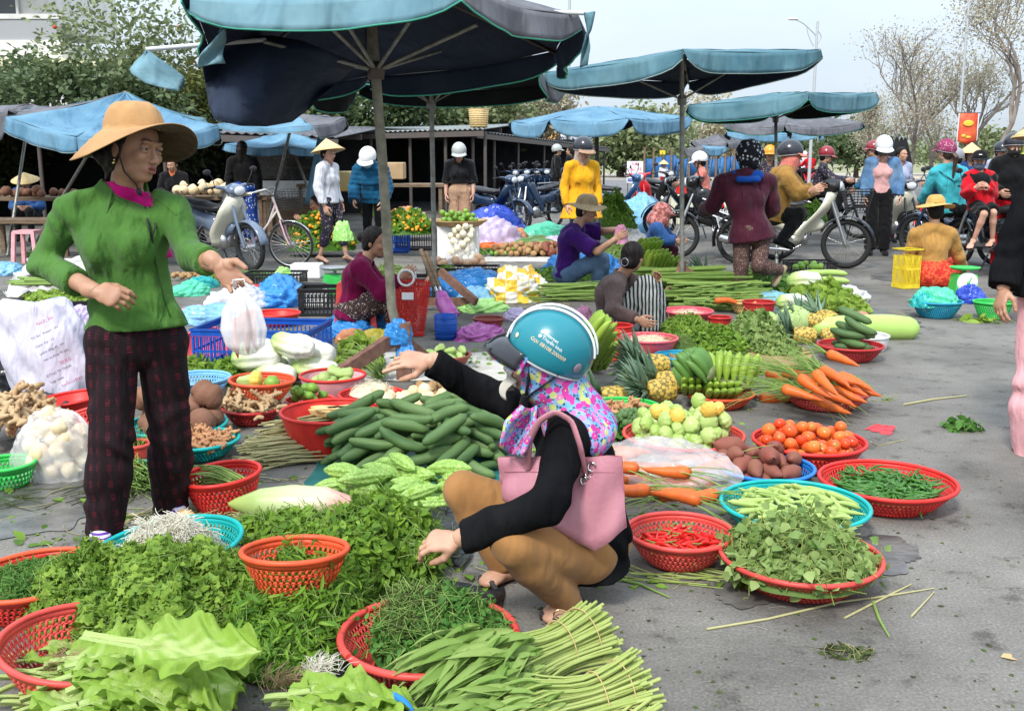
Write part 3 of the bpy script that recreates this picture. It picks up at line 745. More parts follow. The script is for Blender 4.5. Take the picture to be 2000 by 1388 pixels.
def helmet(T,p,Fm,s=1.,col=None,visor=None,tilt=0.,stripe=None,strap=True,big=1.):
 f,l,u=Fm[:,0],Fm[:,1],Fm[:,2]
 Rm=np.array(Matrix.Rotation(tilt,3,Vector(l)));f2,u2=Rm@f,Rm@u;F2=np.stack([f2,l,u2],1)
 c=p(-.012,0,.052);b=MB();n1=40
 th=np.linspace(-.32,np.pi/2,18);ph=np.linspace(0,2*np.pi,n1,endpoint=False);Th,Ph=np.meshgrid(th,ph,indexing='ij')
 low=-.1-.42*(.5-.5*np.cos(Ph));Th=low+(Th+.32)/(np.pi/2+.32)*(np.pi/2-low)
 X=np.stack([np.cos(Th)*np.cos(Ph)*.133,np.cos(Th)*np.sin(Ph)*.115,np.sin(Th)*.125],-1)*s*big
 W_=X@F2.T+c
 b.grid(W_,cv=True,flip=True);o=part('helmet',b,col,T);solid(o,.006*s,-1)
 b=MB();b.tube(np.concatenate([W_[0],W_[:1,0]]),.004*s,6,caps=False);part('edge_trim',b,mat('trim_grey',(.35,.35,.36),rough=.4),o).location=(0,0,0)
 if visor is not None:
  a=np.linspace(-1.0,1.0,15);rows=[]
  for t in np.linspace(0,1,5):rows.append([c+F2@(A((.128+.075*t)*math.cos(x)*(1-.0*t),(.113+.03*t)*math.sin(x),-.012-.05*abs(math.sin(x))**2*0-.028*t)*s*big)for x in a])
  b=MB();b.grid(np.array(rows));v=part('visor',b,visor,T);solid(v,.003)
 if strap:
  b=MB()
  for q in(1,-1):b.tube([p(.02,q*.088,.0),p(.025,q*.075,-.06),p(.045,q*.02,-.122)],.006*s,6,flat=.3)
  part('chin_strap',b,STRAP,T)
 return o,W_,F2,c
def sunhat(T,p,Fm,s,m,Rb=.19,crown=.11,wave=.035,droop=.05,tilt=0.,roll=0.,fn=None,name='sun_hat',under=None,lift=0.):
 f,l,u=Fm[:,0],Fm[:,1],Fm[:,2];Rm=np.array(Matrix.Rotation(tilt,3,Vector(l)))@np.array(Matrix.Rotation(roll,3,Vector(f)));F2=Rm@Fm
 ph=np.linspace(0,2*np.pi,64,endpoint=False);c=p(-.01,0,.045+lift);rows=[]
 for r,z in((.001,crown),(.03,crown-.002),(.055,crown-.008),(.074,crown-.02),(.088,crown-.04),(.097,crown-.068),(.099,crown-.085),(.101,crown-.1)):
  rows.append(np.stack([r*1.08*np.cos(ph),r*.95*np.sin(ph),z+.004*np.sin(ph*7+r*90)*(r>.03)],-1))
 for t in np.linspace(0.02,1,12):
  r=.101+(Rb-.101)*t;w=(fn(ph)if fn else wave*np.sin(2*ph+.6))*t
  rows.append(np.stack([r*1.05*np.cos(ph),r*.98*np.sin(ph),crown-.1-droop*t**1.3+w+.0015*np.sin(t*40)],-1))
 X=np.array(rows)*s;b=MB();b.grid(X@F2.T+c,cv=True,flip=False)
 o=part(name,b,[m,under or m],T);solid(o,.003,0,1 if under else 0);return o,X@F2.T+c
STRAW=mat('palm_leaf_straw',(.72,.55,.28),(.6,.42,.18),rough=.6,ns=30,bump=.001,bs=90)
def conehat(T,p,Fm,s=1.,tilt=0.,Rb=.21,H=.17,lift=.0):
 Rm=np.array(Matrix.Rotation(tilt,3,Vector(Fm[:,1])))@Fm;b=MB()
 b.lathe([(.001,H),(Rb*.3,H*.72),(Rb*.65,H*.36),(Rb,0)]+[(Rb,-.004)],40,p(-.01,0,.035+lift),Rm)
 for q in range(5):
  r=Rb*(.25+.18*q);a=np.linspace(0,6.2832,41);b.tube(np.stack([r*np.cos(a),r*np.sin(a),H*(1-r/Rb)+.0015+a*0],-1)@Rm.T+p(-.01,0,.035+lift),.0016,4,caps=False)
 o=part('conical_hat',b,STRAW,T);return o
def mask(T,p,Fm,s,m,low=.0):
 b=MB();sdf_mesh(b,[El(p(.03,0,-.045-low),A(.076,.066,.062)*s,Fm,cut=[(p(0,0,-.012),Fm[:,2]),(p(.0,0,0),-Fm[:,0])]),El(p(.085,0,-.035),A(.026,.026,.03)*s,Fm,k=.02,cut=(p(0,0,-.008),Fm[:,2]))],.004*s,.012*s)
 return part('face_mask',b,m,T)
# setting: ground, road, sheds, trees, lamps
def ground_col(nt,new,L,co):
 n1=new('TexNoise',Scale=.95,Detail=9.,Roughness=.6,Distortion=.4);L.new(co,n1.inputs['Vector'])
 n2=new('TexNoise',Scale=6.,Detail=8.,Roughness=.7);L.new(co,n2.inputs['Vector'])
 n3=new('TexNoise',Scale=110.,Detail=3.);L.new(co,n3.inputs['Vector'])
 a=ramp(new,L,n1.outputs['Fac'],[(.33,(.065,.059,.052)),(.44,(.13,.121,.107)),(.52,(.165,.154,.137)),(.68,(.215,.201,.178))])
 b=ramp(new,L,n2.outputs['Fac'],[(.35,(.38,.37,.35)),(.44,(.9,.89,.87)),(.62,(1,1,1)),(.74,(1.25,1.22,1.15))])
 c=ramp(new,L,n3.outputs['Fac'],[(.35,(.72,.72,.72)),(.6,(1.12,1.12,1.12)),(.72,(1.5,1.48,1.4))])
 m1=new('Mix',data_type='RGBA',blend_type='MULTIPLY');m1.inputs['Factor'].default_value=.85
 L.new(a,m1.inputs['A']);L.new(b,m1.inputs['B'])
 m2=new('Mix',data_type='RGBA',blend_type='MULTIPLY');m2.inputs['Factor'].default_value=.8
 L.new(m1.outputs['Result'],m2.inputs['A']);L.new(c,m2.inputs['B'])
 return m2.outputs['Result']
M_GROUND=mat('worn_concrete',(.2,.2,.2),custom=ground_col,rough=.82,bump=.004,bs=45)
M_ROAD=mat('road_asphalt',(.13,.13,.13),(.18,.177,.172),rough=.85,ns=.6,bump=.004,bs=50,detail=8)
M_SAND=mat('sandy_verge',(.42,.37,.3),(.3,.27,.22),rough=.9,ns=.5,detail=8)
M_GRASSF=mat('dry_grass',(.2,.22,.1),(.28,.26,.15),rough=.95,ns=.8,detail=8)
b=MB();b.add([(-300,-20,0),(300,-20,0),(300,900,0),(-300,900,0)],[[0,1,2,3]]);struct('ground',b,M_GROUND)
b=MB();b.add([(-40,27,.004),(90,23,.004),(120,57,.004),(-60,57,.004)],[[0,1,2,3]]);struct('road',b,M_ROAD)
b=MB();b.add([(-80,57,.008),(160,57,.008),(160,80,.008),(-80,80,.008)],[[0,1,2,3]]);struct('sandy_verge',b,M_SAND)
b=MB();b.box((40,56.9,.06),(160,.2,.12));struct('kerb',b,mat('kerb',(.4,.38,.35),rough=.9))
b=MB();b.add([(-300,80,.01),(300,80,.01),(300,850,.01),(-300,850,.01)],[[0,1,2,3]]);struct('field',b,M_GRASSF)
M_WET=mat('puddle_water',(.06,.058,.054),(.14,.133,.12),rough=.3,ns=9,spec=.5,bump=.003,bs=40,detail=8)
def puddle(pts,seed):
 c=np.mean(pts,0);rs=np.random.RandomState(seed);n=160;a=np.linspace(0,2*np.pi,n,endpoint=False)
 A_=np.arctan2(*(np.array(pts)-c)[:,1::-1][:,:2].T)if False else np.array([math.atan2(p[1]-c[1],p[0]-c[0])for p in pts]);r_=np.array([np.hypot(*(p-c)[:2])for p in pts])
 o=np.argsort(A_);r=np.interp(a,A_[o]%(2*np.pi)if False else np.sort(A_),r_[o],period=2*np.pi)
 for q in range(1,12):r=r*(1+.08/q**.75*np.sin(a*(q*2+1)+rs.rand()*6))
 V=np.concatenate([[c],c+np.stack([r*np.cos(a),r*np.sin(a),a*0],1)]);V[:,2]=.004
 b=MB();b.add(V,T=[[0,i+1,(i+1)%n+1]for i in range(n)]);struct('puddle',b,M_WET)
for i,pp in enumerate([[(1545,605),(1700,600),(1765,640),(1650,668),(1560,655)],[(1700,1040),(1765,1060),(1770,1100),(1720,1125),(1690,1090)],[(1395,1150),(1440,1120),(1520,1160),(1500,1182),(1420,1180)],[(1790,535),(1850,545),(1800,560),(1740,550)],[(0,950),(120,920),(200,1000),(60,1050)]]):
 puddle([G(*q)for q in pp],i+3)
M_STEEL=mat('galvanised_pole',(.3,.31,.29),(.2,.19,.16),rough=.5,metal=.5,ns=18,bump=.0005,bs=60)
M_DSTEEL=mat('dark_steel',(.09,.09,.09),(.14,.1,.08),rough=.55,metal=.4,ns=20)
M_RUST=mat('rusty_steel',(.15,.07,.05),(.22,.12,.08),rough=.8,ns=25,bump=.001,bs=80)
M_WOOD=mat('weathered_wood',(.22,.15,.09),(.12,.08,.05),rough=.8,ns=6,stretch=(1,1,8),bump=.001)
M_SHADEW=mat('stall_cloth_painted_shade',(.014,.016,.018),(.03,.03,.03),rough=.9,ns=3)  # near-black colour stands in for the shade inside the stalls and sheds
M_CARD=mat('cardboard',(.45,.32,.18),(.38,.26,.14),rough=.85,ns=6)
M_FOAM=mat('foam_box',(.86,.86,.85),(.76,.75,.73),rough=.7,ns=8,bump=.001,bs=90)
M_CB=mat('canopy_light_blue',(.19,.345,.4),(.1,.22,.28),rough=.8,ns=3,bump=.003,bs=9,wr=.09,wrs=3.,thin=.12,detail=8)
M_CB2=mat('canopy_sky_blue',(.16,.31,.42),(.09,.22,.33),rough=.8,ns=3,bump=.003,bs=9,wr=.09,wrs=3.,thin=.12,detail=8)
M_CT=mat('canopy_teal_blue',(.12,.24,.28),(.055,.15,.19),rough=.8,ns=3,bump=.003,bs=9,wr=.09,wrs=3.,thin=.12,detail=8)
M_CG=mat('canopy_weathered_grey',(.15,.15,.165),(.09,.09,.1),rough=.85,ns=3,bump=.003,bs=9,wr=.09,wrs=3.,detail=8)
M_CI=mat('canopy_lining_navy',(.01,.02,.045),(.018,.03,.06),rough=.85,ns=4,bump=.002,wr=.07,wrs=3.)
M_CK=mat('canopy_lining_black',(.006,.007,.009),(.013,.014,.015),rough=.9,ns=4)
M_TRIM=mat('canopy_trim_green',(.1,.55,.4),rough=.7);M_TRIMW=mat('canopy_trim_pale',(.45,.6,.6),rough=.7)
def canopy(T,peak,rim,val,mats,inner,sagf=.06,edge=.05,trim=None,name='canopy',seed=0,scal=.5,skip=(),vlen=None,billow=.0,droopv=None):
 rs=np.random.RandomState(seed);k=len(rim);um=[]
 for m_ in mats:
  if m_ not in um:um.append(m_)
 b=MB();tb=MB();peak=A(*peak);cen=np.mean(rim,0)
 for i in range(k):
  if i in skip:continue
  p0,p1=A(*rim[i]),A(*rim[(i+1)%k]);mi=um.index(mats[i%len(mats)]);n=18
  t=np.linspace(0,1,n)[:,None];e=p0*(1-t)+p1*t
  sg=np.sin(np.pi*t);mdv=nrm((p0+p1)/2-cen)
  e=e-A(0,0,1)*edge*sg-mdv*edge*sg*.8
  rows=[]
  for s_ in np.linspace(0.02,1,12):
   r=peak*(1-s_)+e*s_;r=r-A(0,0,1)*(sagf*np.sin(np.pi*s_)*(.3+.7*sg))+A(0,0,1)*billow*np.sin(np.pi*s_)*sg
   r=r+A(0,0,.006)*np.sin(11*s_+9*t+seed);rows.append(r)
  b.grid(np.array(rows),m=mi)
  vd=val if vlen is None else vlen[i]
  if vd<=0:continue
  out=nrm(np.cross(p1-p0,(0,0,1)));out=out if np.dot(out,mdv)>0 else-out
  dep=vd*(1-scal*.28*np.cos(2*np.pi*t)**2*0-scal*(np.abs(2*t-1)**6));wv=np.sin(t*(9+rs.rand()*8)+rs.rand()*6)*.025+np.sin(t*27+rs.rand()*6)*.008
  rows=[e+out*(.03*s_+wv*s_)-A(0,0,1)*dep*s_ for s_ in np.linspace(0,1,6)]
  b.grid(np.array(rows),m=mi)
  if trim:tb.tube(rows[-1],.0065,4)
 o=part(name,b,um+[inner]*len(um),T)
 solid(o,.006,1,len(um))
 if trim and tb.n:part('hem_tape',tb,trim,T)
 return o
def flip_check(o):pass
def stand(T,base,top,r=.022,mats=M_STEEL,legs=None,joint=None):
 b=MB();n=8;t=np.linspace(0,1,n)[:,None];q=A(*base)*(1-t)+A(*top)*t
 b.tube(q,r,12);part('pole',b,mats,T)
def ribs(T,hub,peak,ends,r=.011,m=M_DSTEEL,frac=.55,collar=True):
 for e in ends:
  e=A(*e);b=MB();b.tube([peak-A(0,0,.03),e-A(0,0,.02)],r,6);part('rib',b,m,T)
  mid=(A(*peak)*(1-frac)+e*frac)-A(0,0,.03);b=MB();b.tube([hub,mid],r,6);part('strut',b,m,T)
 if collar:b=MB();b.lathe([(.001,-.05),(.04,-.05),(.045,0),(.035,.04),(.001,.045)],14,hub);part('collar',b,m,T)
def umbrella(label,base,hub,peak,rim,val,mats,inner=M_CI,group='market umbrellas',frac=.55,polem=M_STEEL,pr=.022,ribl=True,**k):
 T=thing('market_umbrella',label,'umbrella',base,0,group)
 stand(T,base,peak,pr,polem);canopy(T,peak,rim,val,mats,inner,**k)
 if ribl:ribs(T,A(*hub),A(*peak),rim,m=polem if polem is M_DSTEEL else M_STEEL,frac=frac)
 return T
PP=lambda l:[P(*q)for q in l]
U1=thing('market_umbrella','large torn umbrella with light blue valance, sagging dark cloth and broken hanging flap','umbrella',G(775,752),0,'market umbrellas')
b=MB();b.tube([P(775,640,6.45),P(765,600,6.45),P(746,300,6.3),P(733,135,6.25),P(722,-10,6.2),P(718,-70,6.2)],[.03,.03,.03,.03,.028,.024],14);part('pole',b,mat('worn_pole',(.3,.29,.22),(.17,.16,.12),rough=.6,ns=14,metal=.2,bump=.0006),U1)
b=MB();b.bar(P(790,750,6.3),P(787,630,6.3),.09,.09,up=(0,1,0));b.bar(P(640,745,5.9),P(800,640,6.4),.05,.08);b.bar(P(880,735,6.7),P(770,650,6.4),.05,.06);part('wooden_base',b,M_RUST,U1,smooth=False)
b=MB();b.lathe([(.001,-.05),(.045,-.05),(.05,0),(.04,.05),(.001,.055)],14,P(735,138,6.25));part('collar',b,M_DSTEEL,U1)
r1=PP([(372,-6,5.4),(900,-34,5.15),(1128,30,6.4),(1085,100,7.2),(720,150,7.6),(425,175,6.9)])
pk=P(718,-85,6.2)
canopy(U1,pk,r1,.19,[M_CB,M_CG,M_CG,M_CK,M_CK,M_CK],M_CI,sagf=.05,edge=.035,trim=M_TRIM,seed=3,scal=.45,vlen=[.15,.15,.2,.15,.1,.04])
b=MB()
cols=[]
for i,(ut,vt,ub,vb)in enumerate([(396,130,410,215),(420,90,420,235),(470,70,470,246),(530,70,520,247),(590,80,570,238),(640,100,600,215),(700,125,640,178)]):
 cols.append([P(ut+(ub-ut)*s_,vt+(vb-vt)*s_,6.0+.25*math.sin(s_*3+i)+.05*i)for s_ in np.linspace(0,1,9)])
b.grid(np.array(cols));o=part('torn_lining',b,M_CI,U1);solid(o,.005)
for nm_,ps,mt in(('torn_flap',[[(352,-4,5.5),(430,8,5.5)],[(360,20,5.45),(436,30,5.5)],[(392,42,5.4),(442,50,5.5)],[(430,54,5.4),(445,56,5.5)]],M_CB),('torn_flap',[[(432,52,5.5),(444,56,5.5)],[(400,100,5.5),(436,90,5.55)],[(380,131,5.5),(440,124,5.55)]],M_CB),('torn_flap',[[(285,98,6.0),(290,98,6.0)],[(262,118,5.95),(320,122,6.0)],[(253,140,5.9),(345,140,6.0)],[(290,165,5.9),(366,152,6.05)],[(345,178,5.95),(358,172,6.05)]],M_CB),('torn_flap',[[(1140,24,6.3),(1162,24,6.3)],[(1148,60,6.3),(1156,56,6.3)],[(1142,72,6.3),(1150,70,6.3)],[(1136,100,6.3),(1152,95,6.3)],[(1133,132,6.3),(1147,128,6.3)]],M_CT)):
 V=np.array([[P(*q)for q in r_]for r_ in ps]);t0=np.linspace(0,len(V)-1,12);W_=np.array([[np.interp(t0,range(len(V)),V[:,j,a])for a in range(3)]for j in range(2)]).transpose(2,0,1)
 W_=np.array([[r_[0]*(1-s_)+r_[1]*s_+A(0,.03,0)*math.sin(s_*5+i*.7)for s_ in np.linspace(0,1,6)]for i,r_ in enumerate(W_)])
 b=MB();b.grid(W_);o=part(nm_,b,mt,U1);solid(o,.005)
M_WHTUBE=mat('white_tube',(.6,.62,.62),rough=.4)
for a_,c_ in(((285,97,6.0),(520,78,6.15)),((1140,26,6.3),(930,20,6.25))):
 b=MB();b.tube([P(*a_),P(*c_)],.013,8);part('bare_arm',b,M_WHTUBE,U1)
hubp=P(735,138,6.25)
for e in((655,12,5.6),(800,42,5.7),(932,48,5.9),(515,82,6.0),(610,20,5.7),(860,100,7.0),(640,120,7.0)):
 b=MB();b.tube([hubp,P(*e)],.012,6);part('strut',b,M_STEEL,U1)
for e in(r1[0],r1[1],r1[2],r1[3],r1[4],r1[5]):
 b=MB();b.tube([pk-A(0,0,.04),e-A(0,0,.015)],.012,6);part('rib',b,M_DSTEEL,U1)
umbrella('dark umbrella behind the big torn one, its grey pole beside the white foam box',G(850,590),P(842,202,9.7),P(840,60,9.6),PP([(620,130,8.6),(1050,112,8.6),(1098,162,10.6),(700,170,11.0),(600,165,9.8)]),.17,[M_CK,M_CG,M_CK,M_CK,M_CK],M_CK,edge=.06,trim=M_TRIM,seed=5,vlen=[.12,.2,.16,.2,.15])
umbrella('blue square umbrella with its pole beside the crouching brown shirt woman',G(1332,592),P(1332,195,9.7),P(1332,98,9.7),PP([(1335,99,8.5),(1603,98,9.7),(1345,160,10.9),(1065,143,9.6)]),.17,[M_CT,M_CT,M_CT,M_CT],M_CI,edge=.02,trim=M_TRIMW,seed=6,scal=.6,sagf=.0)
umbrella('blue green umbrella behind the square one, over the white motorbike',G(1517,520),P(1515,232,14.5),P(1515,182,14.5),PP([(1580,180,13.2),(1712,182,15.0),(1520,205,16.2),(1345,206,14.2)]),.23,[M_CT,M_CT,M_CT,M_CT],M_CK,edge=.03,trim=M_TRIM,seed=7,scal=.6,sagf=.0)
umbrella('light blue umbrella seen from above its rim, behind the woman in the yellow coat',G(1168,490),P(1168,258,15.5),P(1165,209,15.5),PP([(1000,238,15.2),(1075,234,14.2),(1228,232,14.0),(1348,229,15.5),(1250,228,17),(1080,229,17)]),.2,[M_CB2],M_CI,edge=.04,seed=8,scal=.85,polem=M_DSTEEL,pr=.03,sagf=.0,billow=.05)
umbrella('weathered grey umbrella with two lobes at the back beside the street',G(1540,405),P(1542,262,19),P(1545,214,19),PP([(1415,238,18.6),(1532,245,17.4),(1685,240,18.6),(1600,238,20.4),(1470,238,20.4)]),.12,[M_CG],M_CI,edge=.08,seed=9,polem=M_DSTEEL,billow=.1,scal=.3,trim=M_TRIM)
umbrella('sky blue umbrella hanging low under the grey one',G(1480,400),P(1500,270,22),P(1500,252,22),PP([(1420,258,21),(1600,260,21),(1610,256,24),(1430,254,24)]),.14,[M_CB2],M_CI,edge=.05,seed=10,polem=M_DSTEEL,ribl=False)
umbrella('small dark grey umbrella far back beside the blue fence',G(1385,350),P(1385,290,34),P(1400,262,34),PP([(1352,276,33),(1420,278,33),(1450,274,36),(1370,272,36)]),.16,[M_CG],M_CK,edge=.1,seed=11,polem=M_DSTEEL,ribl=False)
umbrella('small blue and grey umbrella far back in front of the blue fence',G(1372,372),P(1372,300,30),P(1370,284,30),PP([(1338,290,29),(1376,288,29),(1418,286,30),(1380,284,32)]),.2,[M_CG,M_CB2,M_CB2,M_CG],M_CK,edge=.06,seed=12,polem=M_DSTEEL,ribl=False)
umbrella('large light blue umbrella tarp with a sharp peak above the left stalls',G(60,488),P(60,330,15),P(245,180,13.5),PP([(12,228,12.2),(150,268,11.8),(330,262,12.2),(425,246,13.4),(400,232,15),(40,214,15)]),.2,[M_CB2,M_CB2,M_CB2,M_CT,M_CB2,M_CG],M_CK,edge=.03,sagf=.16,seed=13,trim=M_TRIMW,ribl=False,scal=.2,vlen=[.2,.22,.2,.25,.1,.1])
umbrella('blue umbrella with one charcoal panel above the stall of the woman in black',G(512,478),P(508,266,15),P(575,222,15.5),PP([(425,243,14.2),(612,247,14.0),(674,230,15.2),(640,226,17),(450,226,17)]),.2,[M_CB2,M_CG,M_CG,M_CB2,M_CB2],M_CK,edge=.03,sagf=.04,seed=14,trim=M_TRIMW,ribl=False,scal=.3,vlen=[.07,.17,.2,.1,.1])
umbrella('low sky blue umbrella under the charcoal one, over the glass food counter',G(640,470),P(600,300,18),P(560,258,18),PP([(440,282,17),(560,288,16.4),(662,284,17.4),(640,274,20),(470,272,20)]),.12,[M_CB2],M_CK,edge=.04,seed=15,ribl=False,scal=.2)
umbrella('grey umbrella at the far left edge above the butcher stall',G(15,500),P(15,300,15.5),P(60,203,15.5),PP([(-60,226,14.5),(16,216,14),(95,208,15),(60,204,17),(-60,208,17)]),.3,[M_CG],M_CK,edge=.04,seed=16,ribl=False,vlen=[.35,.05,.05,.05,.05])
def folded(label,u0,v0,u1,v1,Y,w,m_,group='folded umbrellas'):
 T=thing('folded_umbrella',label,'umbrella',P(u1,v1,Y),0,group);a,c=P(u0,v0,Y),P(u1,v1,Y);b=MB();n=28;rows=[]
 ph=np.linspace(0,2*np.pi,48,endpoint=False)
 for t in np.linspace(0,1,14):
  r=w*(.12+.88*t**.7)*(1+.22*np.cos(ph*8)*t+.05*np.sin(ph*3+4*t));q=a*(1-t)+c*t
  rows.append(np.stack([q[0]+r*np.cos(ph),q[1]+r*.7*np.sin(ph),q[2]+ph*0-.04*np.cos(ph*8)*(t>.95)],-1))
 b.grid(np.array(rows),cv=True);o=part('folded_canopy',b,m_,T);solid(o,.005)
 b=MB();b.tube([a+A(0,0,.05),A(c[0],c[1],0)],.018,8);part('pole',b,M_STEEL,T)
folded('folded light blue umbrella hanging beside the conical hat woman',627,258,622,395,15.5,.17,M_CB2)
for i,(u,Y)in enumerate(((1741,30),(1752,30.5),(1761,31),(1768,30.8))):folded('folded black umbrella in the row behind the denim jacket woman',u,266+i,u+1,318,Y,.16,M_CK)
M_TIN=mat('corrugated_tin',(.26,.29,.27),(.16,.17,.16),rough=.5,metal=.3,ns=2,bump=0)
def tin(mb,a,b_,c,d,n=60,amp=.02,m=0):
 a,b_,c,d=A(*a),A(*b_),A(*c),A(*d);u=np.linspace(0,1,n*4)[:,None];rows=[]
 for v in(0,.33,.66,1):rows.append(((a*(1-u)+b_*u)*(1-v)+(d*(1-u)+c*u)*v)+A(0,0,1)*amp*np.sin(u*n*2*np.pi))
 mb.grid(np.array(rows),m=m)
def shed(label,fa,fb,depth,rise,posts,zf=0.,back=True,roof=M_TIN,n=40,name='market_shed'):
 fa,fb=A(*fa),A(*fb);T=thing(name,label,'shed',A((fa[0]+fb[0])/2,(fa[1]+fb[1])/2,0));dr=nrm(fb-fa);bk=A(-dr[1],dr[0],0);bk=bk if bk[1]>0 else-bk
 ba,bb=fa+bk*depth+A(0,0,rise),fb+bk*depth+A(0,0,rise)
 b=MB();tin(b,fa,fb,bb,ba,n);o=part('tin_roof',b,roof,T);solid(o,.01)
 for q0,q1 in((fa,fb),((fa+ba)/2,(fb+bb)/2)):b=MB();b.bar(q0-A(0,0,.1),q1-A(0,0,.1),.06,.12);part('eave_beam',b,M_DSTEEL,T,smooth=False)
 for t in posts:
  q=fa*(1-t)+fb*t+bk*.2;b=MB();b.tube([A(q[0],q[1],0),q-A(0,0,.05)],.04,8);part('post',b,M_DSTEEL,T)
 if back:
  b=MB();b.add([A(ba[0],ba[1],0),A(bb[0],bb[1],0),bb-A(0,0,.02),ba-A(0,0,.02)],[[0,1,2,3]]);b.add([A(fa[0],fa[1],0),A(ba[0],ba[1],0),ba,fa],[[0,1,2,3]]);o=part('back_wall',b,M_SHADEW,T,smooth=False);solid(o,.04)
 return T
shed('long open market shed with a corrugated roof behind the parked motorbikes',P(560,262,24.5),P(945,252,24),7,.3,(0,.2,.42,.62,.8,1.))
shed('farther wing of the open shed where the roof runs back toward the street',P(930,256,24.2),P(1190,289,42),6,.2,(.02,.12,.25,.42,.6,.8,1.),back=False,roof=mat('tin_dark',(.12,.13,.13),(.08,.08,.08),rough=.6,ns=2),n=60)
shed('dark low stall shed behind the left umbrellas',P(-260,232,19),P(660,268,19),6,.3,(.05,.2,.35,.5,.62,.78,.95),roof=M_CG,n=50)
b=MB();b.add([(-30,34,0),(2.2,36,0),(2.2,36,1.9),(-30,34,2.1)],[[0,1,2,3]]);o=one('stall_backdrop',b,M_SHADEW,'hanging tarpaulin wall at the back of the market stalls, coloured dark as their shade','tarpaulin',smooth=False);solid(o,.05)  # backdrop carries the shade behind the stalls in its dark colour
M_PLA=mat('white_plaster',(.72,.71,.68),(.62,.6,.56),rough=.85,ns=2);M_YEL=mat('cream_plaster',(.72,.66,.42),rough=.85);M_GLS=mat('dark_glass',(.03,.035,.04),rough=.1,spec=.8)
B1=thing('building','white two storey building with balcony band at the upper left behind the trees','building',(-23,46,0))
b=MB();b.box((-27,50,3.),(16,10,6.));b.box((-27,44.7,5.7),(16.4,.6,.75));b.box((-27,44.6,7.02),(16.6,.3,.2));part('wall',b,M_PLA,B1,smooth=False)
b=MB();b.box((-27.2,49.5,8.2),(14.5,9,2.6));part('upper_storey',b,M_PLA,B1,smooth=False)
b=MB();b.box((-25.5,44.6,5.15),(20,1.2,.3));b.box((-26,44.4,9.6),(20,3.,.28));part('roof_slab',b,M_YEL,B1,smooth=False)
b=MB();b.box((-27,44.55,6.5),(16,.1,.84));part('balcony_band',b,mat('grey_band',(.35,.36,.37),rough=.8),B1,smooth=False)
for x in(-21.6,-24.4,-28):
 b=MB();b.box((x,44.93,7.7),(1.7,.12,1.5));w_=part('window',b,M_GLS,B1,smooth=False)
 b=MB();b.box((x,44.85,8.5),(1.9,.1,.1));b.box((x,44.85,6.9),(1.9,.1,.1));b.box((x-.9,44.85,7.7),(.1,.1,1.5));b.box((x+.9,44.85,7.7),(.1,.1,1.5));b.box((x,44.85,7.7),(.06,.08,1.5));part('frame',b,M_PLA,w_,smooth=False)
b=MB();b.box((-22.3,44.2,7.35),(.8,.5,.6));part('air_conditioner',b,mat('ac_white',(.6,.6,.6),rough=.5),B1,smooth=False)
M_BARK=mat('bark',(.16,.12,.09),(.09,.07,.055),rough=.9,ns=9,bump=.01,bs=20,stretch=(1,1,.3))
M_BARKG=mat('bark_grey',(.3,.25,.21),(.19,.155,.13),rough=.9,ns=9,bump=.01,bs=20,stretch=(1,1,.3))
def leafm(n,a,b_,**k):return mat('leaf_'+n,a,b_,rough=k.pop('rough',.5),ns=k.pop('ns',3),var=.75,thin=k.pop('thin',.3),spec=.35,**k)
M_LT=leafm('tree_olive',(.3,.34,.16),(.1,.14,.055));M_LD=leafm('tree_dark',(.16,.22,.09),(.045,.075,.03));M_LY=leafm('tree_yellow',(.22,.22,.05),(.08,.11,.03));M_LP=leafm('tree_pale',(.5,.46,.34),(.33,.29,.18))
def branches(mb,p,d,L_,r,lev,rs,tips,spread=.6,up=.15,kids=(3,4),m=0,shrink=.68):
 n=5;pts=[p];dd=nrm(d)
 for i in range(n):
  dd=nrm(dd+rs.normal(0,.11,3)+A(0,0,up*.25));pts.append(pts[-1]+dd*L_/n)
 mb.tube(pts,np.linspace(r,r*.55,n+1),max(4,8-lev*0 if lev>2 else 4),m=m,caps=False)
 if lev==0:tips.append(np.array(pts[2:]));return
 for q in range(rs.randint(kids[0],kids[1]+1)):
  j=rs.randint(2,n+1)if q else n;a=rs.normal(0,1,3);a=nrm(a-dd*a.dot(dd));nd=nrm(dd+a*spread*rs.uniform(.6,1.3)+A(0,0,up))
  branches(mb,pts[j],nd,L_*shrink*rs.uniform(.8,1.15),r*(.55 if q else .6),lev-1,rs,tips,spread,up,kids,m,shrink)
